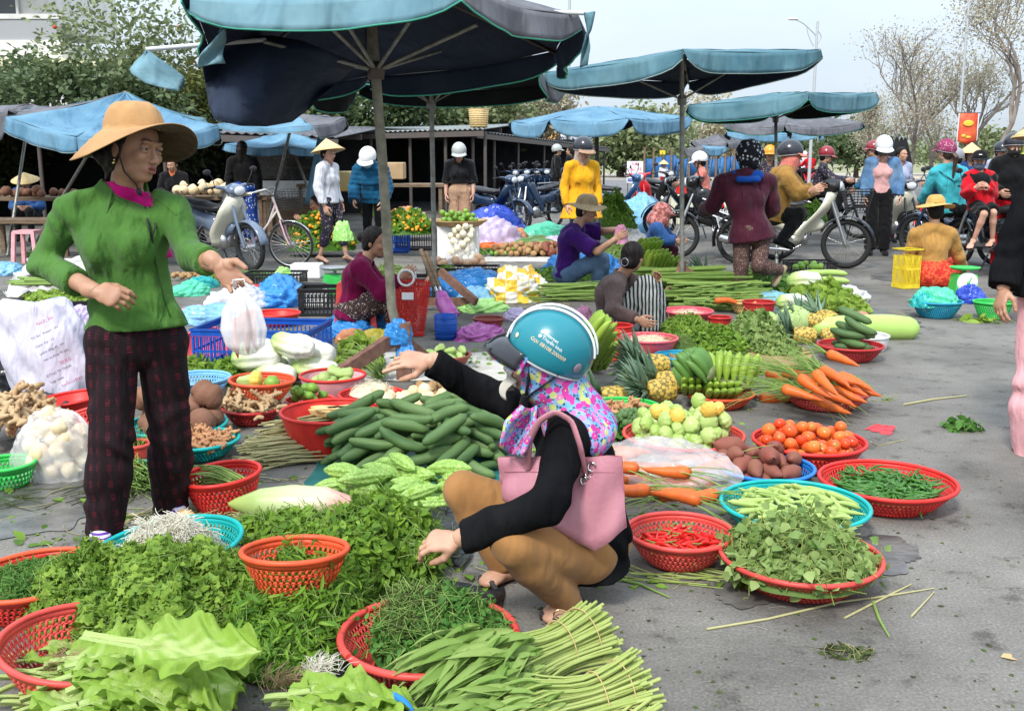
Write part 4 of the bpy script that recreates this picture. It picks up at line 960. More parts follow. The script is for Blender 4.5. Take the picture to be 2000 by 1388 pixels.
def tree(label,base,H,crown,leaf=M_LT,nleaf=9000,seed=0,size=.14,bark=M_BARK,group=None,lev=4,spread=.65,up=.1,r=.14,trunkh=.3,kids=(3,4),dense=None,name='tree',lean=(0,0,1),flowers=0,tpln='ovate',clump=.35):
 rs=np.random.RandomState(seed);T=thing(name,label,'tree',base,0,group);tips=[];b=MB()
 branches(b,A(*base),A(*lean),H*trunkh,r,lev,rs,tips,spread,up,kids,shrink=.72)
 part('trunk',b,bark,T);tp=np.concatenate(tips);b=MB()
 if dense is not None:
  (cx,cy,cz),(ax,ay,az),nc=dense
  d=rs.normal(0,1,(nc,3));d/=np.linalg.norm(d,axis=1)[:,None];q=A(cx,cy,cz)+d*A(ax,ay,az)*(rs.uniform(.35,1.,nc)**.6)[:,None]
  tp=np.concatenate([tp,q])if len(tp)<4000 else q
 idx=rs.randint(0,len(tp),nleaf);cl=rs.rand(len(tp))
 pos=tp[idx]+rs.normal(0,clump,(nleaf,3))*A(1,1,.75)
 nr=rs.normal(0,.6,(nleaf,3))+A(0,0,.8);Fr=rand_frames(nleaf,nr,.3,rs=rs)
 b.scat(LEAF[tpln],pos,Fr,size*rs.uniform(.6,1.3,nleaf),var=np.clip(.6*cl[idx]+.4*rs.rand(nleaf),0,1))
 part('crown',b,leaf,T)
 if flowers:
  f_=tp[rs.randint(0,len(tp),flowers)]+rs.normal(0,clump,(flowers,3))
  for q in f_:b=MB();b.ell(q,rs.uniform(.03,.055),nu=6,nv=5);part('flower',b,mat('red_flower',(.6,.06,.03),rough=.6),T)
 return T
gL='leafy trees behind the left stalls'
def dz(u,v,Y):return tuple(P(u,v,Y))
tree('dense olive green tree with red blossoms in front of the white building',(-8.0,23.5,0),6,None,M_LT,7000,1,.13,flowers=10,group=gL,lev=3,dense=(dz(240,105,23),(1.95,1.6,1.3),130),r=.14,clump=.24)
tree('leafy tree at the far left edge of the photo',(-11.6,24,0),4,None,M_LD,4000,2,.15,group=gL,lev=2,dense=(dz(40,165,24),(1.1,1.4,.55),70),r=.12,clump=.25)
tree('tree with yellowish leaves beside the torn blue flap',(-5.6,25,0),5,None,M_LY,3600,3,.15,group=gL,lev=2,dense=(dz(380,190,24),(1.2,1.4,.6),80),r=.12,clump=.25)
tree('dark tree low behind the hat of the standing woman',(-7,21.5,0),4,None,M_LD,4500,4,.14,group=gL,lev=2,dense=(dz(170,175,22),(1.9,1.0,.4),80),r=.12,clump=.22)
gC='leafy trees behind the tin roof'
for i,(u,v,Y,ax,az,n,lab)in enumerate([(640,60,36,2.2,2.3,5000,'tall tree whose top shows above the blue valance'),(700,205,34,3.,1.1,8000,'tree under the canopy left of the thin pole'),(900,205,36,2.8,1.2,8000,'broad tree behind the woven basket on the roof'),(1030,215,40,1.8,1.1,5000,'loose tree at the right end of the tin roof'),(590,215,33,1.6,.7,4000,'low tree beside the torn dark cloth')]):
 q=dz(u,v,Y);tree(lab,(q[0],q[1],0),max(3,q[2]),None,(M_LT,M_LD,M_LT,M_LP,M_LD)[i],n,10+i,.2,group=gC,lev=2,dense=(q,(ax,1.8,az),110),r=.18,trunkh=.5,clump=.35)
gR='bare trees on the right'
for i,(u,vb,Y,H,r_,lab)in enumerate([(1775,330,34,5.6,.2,'tall nearly bare tree right of the denim jacket woman'),(1822,330,37,5.4,.18,'bare tree standing left of the red banner'),(1880,330,33,6.2,.2,'bare tree behind the red banner'),(1925,330,29,7.2,.22,'thick bare tree with a leaning trunk right of the red banner'),(1995,330,27,7.5,.2,'bare tree at the right edge of the photo'),(1715,322,44,4.6,.14,'small bare tree left of the white helmet'),(1690,320,52,4.2,.14,'distant bare tree behind the grey umbrella')]):
 q=G(u,303+CAMZ/Y*2000*.99);tree(lab,(q[0],q[1],0),H*1.25,None,M_LP,3600,20+i,.075,M_BARKG,gR,lev=5,spread=.68,up=.16,r=r_*.55,trunkh=.26,kids=(2,4),clump=.28)
gF='distant trees beyond the street'
for i,(u,v,Y,ax,az,m_,lab)in enumerate([(1215,278,66,3.2,1.7,M_LD,'dark bushy tree behind the white parking sign'),(1270,272,64,3.2,1.9,M_LT,'green bushy tree above the blue fence'),(1375,250,70,3.4,2.2,M_LP,'pale thin tree behind the small umbrellas'),(1675,282,60,1.8,1.0,M_LD,'round dark conifer left of the bare trees'),(1450,268,75,3.,1.6,M_LT,'distant tree behind the floral hood'),(1560,290,110,3,1.,M_LD,'far tree at the end of the street'),(1905,292,70,6,1.,M_LT,'hedge like tree far behind the banner')]):
 q=dz(u,v,Y);tree(lab,(q[0],q[1],0),max(2.5,q[2]),None,m_,3500,40+i,.34,group=gF,lev=2,dense=(q,(ax,2.5,az),80),r=.2,trunkh=.5,clump=.5)
b=MB();n=3000;xs=rng.uniform(-80,160,n);b.scat(LEAF['ovate'],np.stack([xs,150+rng.uniform(0,8,n),rng.uniform(0,1,n)**1.5*(2.2+1.2*np.sin(xs*.13)+.8*np.sin(xs*.41))],1),rand_frames(n,(0,-.5,.8),.6),1.6,var=rng.rand(n))
o=one('distant_treeline',b,M_LD,'low hazy line of distant trees on the horizon','treeline',kind='stuff')
M_LAMP=mat('lamp_post',(.5,.52,.53),rough=.5,metal=.3)
def pole_(name,label,u,vt,Y,r=.05,group=None):
 t=P(u,vt,Y);T=thing(name,label,'pole',(t[0],t[1],0),0,group);b=MB();b.tube([A(t[0],t[1],0),t],[r,r*.7],8);part('shaft',b,M_LAMP,T);return T,t
T,t=pole_('street_lamp','curved arm street lamp rising behind the square umbrella',1597,42,40,.07);T['category']='street lamp'
b=MB();a=np.linspace(0,1,8);b.tube([t+A(-.88*x,0,-.55+.62*math.sin(x*1.45))for x in a],.025,6);b.tube([t+A(.16*math.sin(x*3),0,-.3-x*.5)for x in a],.02,6);b.tube([t+A(-.1-.3*math.sin(x*1.5),0,-.9+.75*x)for x in a],.018,6);part('arm',b,M_LAMP,T)
b=MB();b.ell(t+A(-.93,0,.08),(.2,.1,.05));part('lamp_head',b,mat('lamp_white',(.75,.75,.75),rough=.4),T)
pole_('utility_pole','thin pale pole rising left of the torn strap',1107,20,44,.05,'pale poles behind the tin roof');pole_('utility_pole','thicker pale pole rising just behind the torn strap',1114,-160,40,.07,'pale poles behind the tin roof')
pole_('utility_pole','tall thin pole among the bare trees on the right',1903,-120,30,.045);pole_('utility_pole','thin pole above the blue valance at the top edge',504,-60,34,.05)
F1=thing('fence','blue tarpaulin fence on posts across the street','fence',tuple(G(1330,350)))
x0,x1=P(1258,340,60)[0],P(1450,340,60)[0]
b=MB()
for i in range(9):
 a0,a1=x0+(x1-x0)*i/9,x0+(x1-x0)*(i+.96)/9;u=np.linspace(a0,a1,8)
 b.grid(np.stack([np.stack([u,60.2+.05*np.sin(u*5),u*0+.1],-1),np.stack([u,60.2+.05*np.sin(u*4),u*0+1.15+.1*(i%3)],-1)]))
o=part('tarpaulin',b,mat('fence_blue',(.015,.1,.3),(.03,.16,.4),rough=.6,ns=2),F1);solid(o,.02)
for i in range(12):b=MB();xx=x0+(x1-x0)*i/11;b.box((xx,60.0,.9),(.1,.1,1.8));part('post',b,M_WOOD,F1,smooth=False)
def text_mesh(s,size,extr=.001,align='CENTER'):
 c=bpy.data.curves.new('txt','FONT');c.body=s;c.size=size;c.extrude=extr;c.align_x=align;c.resolution_u=3
 o=bpy.data.objects.new('txt',c);COL.objects.link(o);bpy.context.view_layer.update()
 me=bpy.data.meshes.new_from_object(o.evaluated_get(bpy.context.evaluated_depsgraph_get()));bpy.data.objects.remove(o);return me
def text(s,size,parent,loc,Fm,m_,name='lettering',extr=.001,bold=0.,align='CENTER'):
 me=text_mesh(s,size,extr,align);me.materials.clear();me.materials.append(m_);M4=Matrix(Fm.tolist()).to_4x4();M4.translation=Vector([float(x)for x in(np.asarray(loc)-wloc(parent))])
 me.transform(M4);me.name=name
 return link(name,me,parent)
XZ=np.array([[1,0,0],[0,0,-1],[0,1,0]],float)
M_SGN=mat('sign_white',(.78,.78,.8),rough=.5);M_RED=mat('sign_red',(.7,.06,.1),rough=.5);M_BLU=mat('sign_blue',(.03,.1,.4),rough=.5)
S1=thing('sign_board','white parking sign with red and blue lettering behind the red scooter','sign',tuple(P(1240,358,24.5)))
c=P(1240,336,24.5);b=MB();b.box(c,(.38,.02,.5));part('panel',b,M_SGN,S1,smooth=False)
b=MB();b.tube([c-A(.16,-.02,.2),A(c[0]-.16,c[1]+.02,0)],.012,6);b.tube([c+A(.16,.02,-.2),A(c[0]+.16,c[1]+.02,0)],.012,6);part('stand',b,M_DSTEEL,S1)
for i,(s_,sz,dz_)in enumerate((('NƠI',.09,.15),('GIỮ XE',.1,.03),('BẢO ĐẢM',.085,-.09))):text(s_,sz,S1,c+A(0,-.013,dz_),XZ,M_RED)
b=MB();b.box(c+A(-.04,-.012,-.185),(.26,.006,.07));part('blue_strip',b,M_BLU,S1,smooth=False);text('XE MÁY, XE ĐẠP',.035,S1,c+A(-.04,-.017,-.197),XZ,M_SGN)
S2=thing('sign_board','yellow and white bank billboard above the far end of the shed roof','sign',tuple(P(1090,300,46)));c=P(1092,268,46);b=MB();b.box(c,(1.3,.06,.42));part('panel',b,M_SGN,S2,smooth=False)
b=MB();b.box(c+A(-.33,-.035,0),(.6,.01,.36));part('orange_field',b,mat('sign_orange',(.75,.38,.12),rough=.5),S2,smooth=False);text('ACB',.22,S2,c+A(.3,-.04,-.09),XZ,M_BLU);b=MB();b.tube([c-A(0,0,.2),A(c[0],c[1],0)],.05,6);part('post',b,M_DSTEEL,S2)
S3=thing('sign_board','small yellow sign on a post in front of the blue fence','sign',tuple(G(1293,352)));c=P(1294,298,57);b=MB();b.box(c,(.3,.03,.22));part('panel',b,mat('sign_yellow',(.75,.55,.03),rough=.5),S3,smooth=False);b=MB();b.tube([c,A(c[0],c[1]+.03,0)],.03,6);part('post',b,M_DSTEEL,S3)
S4=thing('banner','red hanging banner with yellow emblem in front of the bare trees','banner',tuple(P(1890,300,24)));c=P(1890,248,24)
b=MB();b.grid(np.array([[c+A(x,.02*math.sin(z*8),z)for x in(-.22,0,.22)]for z in(.3,.1,-.1,-.3)]+[[c+A(-.2,0,-.33),c+A(0,0,-.4),c+A(.2,0,-.33)]]));o=part('cloth',b,mat('banner_red',(.72,.05,.03),(.75,.16,.05),rough=.6,ns=5),S4);solid(o,.01)
b=MB();b.box(c+A(-.225,-.012,0),(.02,.01,.6));b.box(c+A(.225,-.012,0),(.02,.01,.6));part('border',b,M_SGN,S4,smooth=False)
for q in((0,.08,.12,.07),(-.09,-.2,.05,.035),(.02,-.23,.06,.03)):b=MB();b.ell(c+A(q[0],-.03,q[1]),(q[2],.012,q[3]));part('emblem',b,mat('banner_yellow',(.8,.5,.05),rough=.6),S4)
b=MB();b.tube([c+A(-.3,.04,.31),c+A(.3,.04,.31)],.015,6);b.tube([c+A(0,.06,.4),A(c[0],c[1]+.06,0)],.03,6);part('pole',b,M_DSTEEL,S4)
# produce in front
def dep(p):return p[1]*cP+(CAMZ-p[2])*sP
def bk(label,col,u,v,w,H,z0=0.,**k):
 loc=G(u,v,H+z0);Rr=w/2*dep(loc)/2000;loc[2]=z0
 s_,top,T=basket(label,col,loc,Rr,H,**k)
 return s_,loc,Rr,T
def pxm(u,v):return dep(G(u,v))/2000
def me_(b,name,*mats):return b.mesh(name,list(mats))
VM=lambda n,a,b_,**k:mat('veg_'+n,a,b_,rough=k.pop('rough',.42),spec=.3,**k)
M_CUC=VM('cucumber',(.03,.085,.028),(.13,.21,.065),ns=9,var=.2,obj=.4,stretch=(.4,3,3),bump=.002,bs=150,rough=.5)
CUC=[me_(veg(.205,[(0,.005),(.05,.015),(.2,.0225),(.6,.0245),(.9,.02),(1,.006)],bend=b_,namp=.05,seed=i,ribs=5,ramp=.02),'cucumber',M_CUC)for i,b_ in enumerate((.0,.012,-.01,.018))]
def c_bit(nt,new,L,co):
 vo=new('TexVoronoi',Scale=85.);L.new(co,vo.inputs['Vector']);return ramp(new,L,vo.outputs['Distance'],[(.1,(.42,.58,.16)),(.6,(.22,.38,.07))])
M_BIT=mat('veg_bitter_melon',(.4,.6,.12),custom=c_bit,rough=.4,bump=.004,bs=75)
BIT=[me_(veg(.21,[(0,.001),(.06,.01),(.25,.028),(.5,.033),(.75,.027),(.95,.009),(1,.001)],n=40,k=40,ribs=9,ramp=.09,bend=b_,wart=.12,seed=i),'bitter_melon',M_BIT)for i,b_ in enumerate((.0,.012,-.01))]
M_CAR=VM('carrot',(.66,.15,.022),(.5,.09,.018),ns=9,stretch=(3,.6,.6),bump=.0012,bs=60,obj=.3)
CAR=[me_(veg(.18,[(0,.004),(.02,.015),(.08,.023),(.2,.024),(.55,.0175),(.85,.0095),(1,.001)],bend=b_,namp=.05,nf=4,seed=i),'carrot',M_CAR)for i,b_ in enumerate((0,.008,-.006))]
M_TOM=VM('tomato',(.58,.04,.012),(.72,.2,.035),ns=4,obj=.8,rough=.22);M_STEMG=VM('stem_green',(.12,.25,.04),(.2,.3,.08),ns=20)
def tom():
 b=veg(.062,[(0,.006),(.04,.015),(.25,.0255),(.6,.0275),(.9,.017),(1,.004)],n=18,k=14);b.scat(LEAF['narrow'],np.repeat([[-.031,0,0]],5,0),np.array([frame((-.2,math.cos(a),math.sin(a)),(-1,0,0))for a in np.arange(5)*1.257]),.014,m=1);return b
TOM=[me_(tom(),'tomato',M_TOM,M_STEMG)]
M_GTO=VM('green_tomato',(.27,.42,.08),(.42,.5,.18),ns=6,obj=.5,var=.3,rough=.28);M_YTO=VM('yellow_tomato',(.75,.6,.12),(.72,.35,.06),ns=3,rough=.28)
def gto(s_=0):
 return veg(.062,[(0,.002),(.03,.012),(.12,.03),(.45,.042),(.8,.036),(.96,.015),(1,.002)],n=48,k=20,ribs=9,ramp=.055,round_ribs=True,seed=s_)
GTO=[me_(gto(i),'green_tomato',M_GTO)for i in range(2)];YTO=[me_(gto(5),'yellow_tomato',M_YTO)]
M_LIM=VM('lime',(.1,.24,.03),(.25,.42,.06),ns=8,obj=.5,bump=.0006,bs=200)
LIM=[me_(veg(.046,[(0,.002),(.08,.009),(.3,.02),(.7,.02),(.93,.009),(1,.003)],n=16,k=12),'lime',M_LIM)]
M_SWP=VM('sweet_potato',(.24,.06,.045),(.2,.085,.05),ns=9,obj=.4,bump=.003,bs=35,rough=.7)
SWP=[me_(veg(.16,[(0,.003),(.08,.018),(.35,.04),(.65,.038),(.92,.015),(1,.003)],bend=b_,namp=.12,nf=1.3,seed=i,n=18),'sweet_potato',M_SWP)for i,b_ in enumerate((0,.02,-.015,.01))]
M_TAR=VM('taro',(.17,.08,.05),(.26,.13,.08),ns=7,obj=.4,bump=.004,bs=40,rough=.85)
TAR=[me_(veg(.15,[(0,.02),(.08,.042),(.4,.065),(.75,.055),(.95,.03),(1,.006)],namp=.1,seed=i,n=18),'taro',M_TAR)for i in range(2)]
M_ONI=VM('onion',(.72,.5,.24),(.6,.34,.12),ns=5,obj=.6,var=.2,rough=.35,stretch=(.5,2,2));M_ONW=VM('white_onion',(.75,.66,.45),(.68,.5,.28),ns=5,obj=.5,rough=.4,stretch=(.5,2,2));M_ONR=VM('red_onion',(.5,.17,.13),(.55,.28,.18),ns=5,rough=.35)
def oni(i):return veg(.085,[(0,.003),(.1,.006),(.2,.016),(.38,.034),(.62,.04),(.85,.028),(.97,.01),(1,.004)],n=20,k=20,namp=.03,seed=i)
ONI=[me_(oni(i),'onion',M_ONI)for i in range(2)];ONW=[me_(oni(i),'onion',M_ONW)for i in range(2)];ONR=[me_(oni(3),'red_onion',M_ONR)]
M_POT=VM('potato',(.42,.26,.12),(.3,.17,.07),ns=9,obj=.5,bump=.002,bs=50,rough=.75)
POT=[me_(veg(.07,[(0,.008),(.15,.022),(.5,.03),(.85,.022),(1,.006)],namp=.1,seed=i),'potato',M_POT)for i in range(3)]
M_OKR=VM('okra',(.38,.48,.15),(.26,.38,.09),ns=9,obj=.4,var=.3,rough=.5)
OKR=[me_(veg(.13,[(0,.0035),(.06,.004),(.1,.0105),(.3,.0115),(.7,.0085),(1,.0008)],n=10,k=14,ribs=5,ramp=.1,bend=b_,seed=i),'okra',M_OKR)for i,b_ in enumerate((0,.012,-.008))]
M_CHG=VM('green_chilli',(.03,.11,.018),(.07,.2,.03),ns=9,obj=.7,rough=.25);M_CHR=VM('red_chilli',(.62,.012,.012),(.5,.02,.01),ns=9,obj=.6,rough=.2)
CHG=[me_(veg(.085,[(0,.0012),(.12,.0015),(.14,.0045),(.4,.0052),(.8,.003),(1,.0004)],n=7,k=12,bend=b_,seed=i),'green_chilli',M_CHG)for i,b_ in enumerate((.004,.014,-.01))]
def chr_(bd,i):
 b=veg(.09,[(0,.0055),(.06,.008),(.4,.007),(.8,.004),(1,.0005)],n=9,k=12,bend=bd,seed=i);b.tube([(-.045,0,-.6*bd),(-.06,.002,-.6*bd),(-.075,.006,-.6*bd)],[.003,.0016,.002],5,m=1);return b
CHR=[me_(chr_(b_,i),'red_chilli',M_CHR,M_STEMG)for i,b_ in enumerate((.006,.018,-.012))]
def c_grad(stops,sc=1.):
 def f(nt,new,L,co):
  at=new('Attribute',attribute_name='var');n=new('TexNoise',Scale=14.,Detail=3.);mp_=new('Mapping',Scale=(.25,2.5,2.5));L.new(co,mp_.inputs[0]);L.new(mp_.outputs[0],n.inputs['Vector'])
  m_=new('Math',operation='MULTIPLY_ADD');m_.inputs[1].default_value=.22*sc;L.new(n.outputs['Fac'],m_.inputs[0]);L.new(at.outputs['Fac'],m_.inputs[2])
  return ramp(new,L,m_.outputs[0],stops)
 return f
M_NAP=mat('veg_napa',(.7,.8,.5),custom=c_grad([(.15,(.32,.47,.12)),(.38,(.6,.68,.3)),(.6,(.75,.78,.58)),(.85,(.8,.8,.7))]),rough=.4,bump=.006,bs=22,thin=.1)
NAP=[me_(veg(.3,[(0,.012),(.05,.04),(.2,.066),(.6,.074),(.88,.06),(.97,.04),(1,.02)],n=40,k=30,ribs=7,ramp=.1,namp=.07,seed=i,round_ribs=True,bend=.01,wart=.03),'napa_cabbage',M_NAP)for i in range(3)]
M_SHO=mat('veg_giant_shoot',(.5,.6,.25),custom=c_grad([(.05,(.35,.42,.1)),(.3,(.32,.42,.13)),(.65,(.5,.56,.3)),(.9,(.62,.5,.36)),(1.1,(.6,.3,.25))]),rough=.35,bump=.001,bs=30)
def cab(n=26,r=.11,seed=0,pts=False):
 rs=np.random.RandomState(seed);b=MB();b.ell((0,0,r*.8),r*.8,nu=20,nv=12,var=.1)
 for i in range(n):
  a=i*2.4;el=rs.uniform(-.2,1.1);u=np.linspace(-1,1,9);v=np.linspace(-1,1,9);U,V_=np.meshgrid(u,v,indexing='ij');w=.8
  th=el+V_*.62;ph=a+U*w/np.maximum(np.cos(th),.35)*.8;rr=r*(.86+.16*rs.rand()+.08*np.maximum(V_,0)**2+.05*U*U+.015*np.sin(U*9+V_*7+i))
  b.grid(np.stack([rr*np.cos(th)*np.cos(ph),rr*np.cos(th)*np.sin(ph),r*.8+rr*.9*np.sin(th)],-1),var=np.clip(.25+.5*np.abs(U)+.25*(V_>0),0,1))
 return b
M_CAB=mat('veg_cabbage',(.6,.7,.35),(.36,.52,.16),rough=.45,ns=9,var=.6,bump=.002,bs=30,thin=.15)
def pineapple_me(s_=1.,seed=0):
 b=MB();b.merge(veg(.17,[(0,.03),(.06,.05),(.3,.062),(.65,.06),(.93,.045),(1,.02)],n=36,k=30,seed=seed));V=b.V[0]
 rs=np.random.RandomState(seed);n=60;th=np.linspace(0,1,n);a=np.arange(n)*2.4;ln=.07+.12*(1-th)*.6+.05;tip=.1*th
 pos=np.stack([.075+tip*.35,.012*np.cos(a),.012*np.sin(a)],1);sp=1.25*(1-th)+.12
 d=np.stack([np.cos(sp),np.sin(sp)*np.cos(a),np.sin(sp)*np.sin(a)],1);Fr=np.array([frame(q,-A(.001,math.cos(x),math.sin(x))*-1+A(.6,0,0))for q,x in zip(d,a)])
 b.scat(tpl_leaf(.17,.5,-.25,7,.35),pos,Fr,ln*1.15,m=1,var=rs.rand(n));return b
def c_pin(nt,new,L,co):
 vo=new('TexVoronoi',Scale=52.);L.new(co,vo.inputs['Vector']);n=new('TexNoise',Scale=4.);L.new(co,n.inputs['Vector'])
 a=ramp(new,L,vo.outputs['Distance'],[(.15,(.62,.36,.05)),(.42,(.6,.4,.08)),(.62,(.18,.14,.03))]);return a
M_PIN=mat('veg_pineapple',(.6,.4,.1),custom=c_pin,rough=.6,bump=.006,bs=52);M_PLF=mat('leaf_pineapple',(.2,.3,.2),(.1,.18,.1),rough=.45,ns=6,var=.7)
PIN=[me_(pineapple_me(seed=i),'pineapple',M_PIN,M_PLF)for i in range(2)]
M_BAN=VM('green_banana',(.17,.31,.03),(.32,.42,.06),ns=5,obj=.3,var=.45,rough=.4);M_BND=VM('dark_banana',(.06,.16,.03),(.12,.24,.05),ns=5,var=.4,rough=.4)
def banana_hand(n=7,L_=.16,r=.02,seed=0,rows=2,mdark=False):
 rs=np.random.RandomState(seed);b=MB()
 for row in range(rows):
  for i in range(n):
   y=(i-(n-1)/2)*r*1.55;t=np.linspace(0,1,9);sp=(i-(n-1)/2)*.07;x=L_*t*(1-.1*row);z=row*r*1.7+.055*(1-(1-t)**2)*(1+.2*rs.rand())+.03*t
   rr=r*np.interp(t,[0,.12,.3,.7,.9,1],[.35,.55,.98,1,.6,.22]);b.tube(np.stack([x,y+sp*x*1.2,z],1),rr,7,var=rs.rand())
 b.ell((-.005,0,r*rows*.6),(.02,n*r*.8,r*rows*.8),nu=10,nv=6,m=1);return b
M_GIN=VM('ginger',(.5,.36,.2),(.36,.22,.11),ns=14,obj=.4,bump=.001,bs=60,rough=.7);M_TUR=VM('turmeric',(.36,.16,.08),(.5,.28,.13),ns=14,obj=.4,rough=.7)
def ginger(seed,s_=1.):
 rs=np.random.RandomState(seed);pr=[];p0=A(-.045,0,0)
 for i in range(6):
  d=A(.022,rs.normal(0,.01),rs.normal(0,.005));pr.append(Cp(p0,p0+d,.0105,.0095));q=p0+A(0,rs.choice([-1,1])*rs.uniform(.014,.026),rs.uniform(-.004,.008));pr.append(Cp(p0,q,.0085,.0075));p0=p0+d
 b=MB();sdf_mesh(b,[dict(x,a=x['a']*s_,b=x['b']*s_,ra=x['ra']*s_,rb=x['rb']*s_)for x in pr],.0035*s_,.005*s_);return b
GIN=[me_(ginger(i),'ginger',M_GIN)for i in range(4)];TUR=[me_(ginger(i+5,.8),'turmeric',M_TUR)for i in range(3)]
M_CHA=VM('chayote',(.42,.55,.2),(.3,.42,.12),ns=6,obj=.4,rough=.45)
CHA=[me_(veg(.12,[(0,.008),(.12,.022),(.45,.032),(.85,.036),(.96,.022),(1,.006)],n=30,k=18,ribs=5,ramp=.07,namp=.06,seed=i),'chayote',M_CHA)for i in range(2)]
def lm(n,a,b_,**k):return mat('herb_'+n,a,b_,rough=k.pop('rough',.45),ns=25,var=.8,thin=k.pop('thin',.32),spec=.15)
L_COR=lm('coriander',(.32,.46,.07),(.08,.18,.025));L_BAS=lm('basil',(.24,.41,.045),(.05,.15,.018));L_CRE=lm('cress',(.38,.48,.17),(.1,.2,.04));L_FIN=lm('fine',(.12,.27,.05),(.04,.13,.025));L_MIX=lm('heart',(.28,.44,.055),(.07,.17,.022));L_BRO=lm('bronze',(.1,.16,.04),(.07,.06,.03))
S_GRN=lm('stem',(.36,.5,.15),(.22,.36,.08));S_PAL=lm('stem_pale',(.5,.57,.2),(.33,.43,.1));L_SPI=lm('water_spinach',(.32,.43,.13),(.17,.29,.055));L_LET=lm('lettuce',(.36,.48,.09),(.2,.34,.045));L_MUS=mat('herb_mustard',(.42,.62,.2),(.3,.52,.11),rough=.42,ns=7,var=.75,thin=.3,bump=.0015,bs=40,spec=.35)
def herb_obj(label,cat,mats,name='herb_heap',loc=None,**k):
 b=MB();herbs(b,**k);c=k['c'];return one(name,b,mats,label,cat,loc=A(c[0],c[1],k.get('z0',0)))
def inb(bs,H,pull=1.):s_,loc,Rr,T=bs;return loc,Rr
s1=bk('shallow red basket heaped with thin green chillies, rightmost of the near baskets','red',1733,938,256,.1,rb=.6,e=1.3)
fill(CHG,260,'green_chilli','thin dark green chilli in the heaped red basket at the right','chilli','green chillies in the red basket',in_ell(s1[1],s1[2]*.82,s1[2]*.82),lambda x,y:s1[0](x,y)*.5+.065,.075,[.0035,.005,.005,.0035],nc=2,ov=.8,maxt=.4)
b=MB();f0=heap_fn(s1[1],s1[2]*.74,s1[2]*.74,.02,z0=.06,p=.7);herbs(b,s1[1],s1[2]*.74,s1[2]*.74,.03,800,'narrow',.075,fn=f0,spread=.3,thick=.006);o=one('green_chilli_bed',b,[M_CHG,M_STEMG],'bed of countless green chillies under the top layer in the red basket','chillies',kind='stuff')
s2=bk('teal basket of pale okra pods beside the green chillies','teal',1552,984,282,.11,rb=.55,chips=0)
fill(OKR,110,'okra','pale green okra pod in the teal basket','okra','okra pods in the teal basket',in_ell(s2[1],s2[2]*.72,s2[2]*.72),lambda x,y:s2[0](x,y)*.35+.07+.03*np.exp(-((x-s2[1][0])**2+(y-s2[1][1])**2)/.02),.11,[.006,.01,.01,.005],nc=4,ov=.85)
s3=bk('shallow coral red basket of watercress in the right foreground','coral',1563,1083,306,.1,rb=.6,e=1.3,rim='coral')
herb_obj('loose heap of watercress with heart shaped leaves spilling over the coral basket','watercress',[L_CRE,S_PAL],c=s3[1]+A(-.01,-.015,0),rx=s3[2]*.93,ry=s3[2]*.92,H=.13,n=1700,leaf='heart',size=.036,stems=420,slen=.13,z0=.07,spread=.75,thick=.035,p=.75,seed=4,stemleaf=1)
s4=bk('small red basket of bright red chillies beside the carrot bag','coral',1328,1038,206,.11,rb=.5,rim='coral')
fill(CHR,120,'red_chilli','bright red chilli in the small red basket','chilli','red chillies in the small basket',in_ell(s4[1],s4[2]*.66,s4[2]*.6),lambda x,y:s4[0](x,y)*.4+.05,.075,[.005,.007,.006,.003],nc=4,ov=.8)
s5=bk('red basket of orange red tomatoes behind the chillies','red',1580,860,214,.12,rb=.55)
fill(TOM,62,'tomato','orange red plum tomato in the red basket','tomato','tomatoes in the red basket',in_ell(s5[1],s5[2]*.82,s5[2]*.8),lambda x,y:s5[0](x,y)*.7+.045,.02,[.026,.026],nc=8,ov=.9,s0=.9,s1=1.15)
s6=bk('blue basket of sweet potatoes in front of the tomatoes','blue',1497,912,182,.1,rb=.6)
fill(SWP,21,'sweet_potato','knobbly purple brown sweet potato heaped above the blue basket','sweet potato','sweet potatoes in the blue basket',in_ell(s6[1]+A(-.03,.03,0),s6[2]*.85,s6[2]*.7),lambda x,y:np.minimum(s6[0](x,y)*.6+.03,.1),.1,[.028,.036,.028],nc=8,ov=.85,s1=1.05,s0=.8)
s7=bk('coral basket of big ribbed green tomatoes','coral',1335,848,232,.1,rb=.6,e=1.3)
pl=fill(GTO,74,'green_tomato','big ribbed pale green tomato in the pyramid heap','tomato','green tomatoes in the coral basket',in_ell(s7[1]+A(.0,0.02,0),s7[2]*.76,s7[2]*.8),lambda x,y:np.minimum(s7[0](x,y),.12)*.5+.02,0,[.037],nc=7,ov=.88,upright=.5)
fill(YTO,5,'yellow_tomato','ribbed tomato turning yellow and orange on top of the green ones','tomato','yellowing tomatoes on the heap',in_ell(s7[1]+A(.0,-.03,0),.17,.13),None,0,[.037],nc=1,ov=.88,pile=pl,upright=.5)
c=G(1262,862);fill(LIM,42,'lime','small green lime in the heap left of the green tomatoes','lime','limes beside the broccoli',in_ell(c+A(.1,-.02,0),.2,.1),lambda x,y:x*0+.0,0,[.021],nc=5,ov=.9,s1=1.25)
M_BRF=mat('veg_broccoli',(.06,.13,.035),(.11,.19,.07),rough=.8,ns=40,var=.6,bump=.003,bs=160);rs_=np.random.RandomState(5)
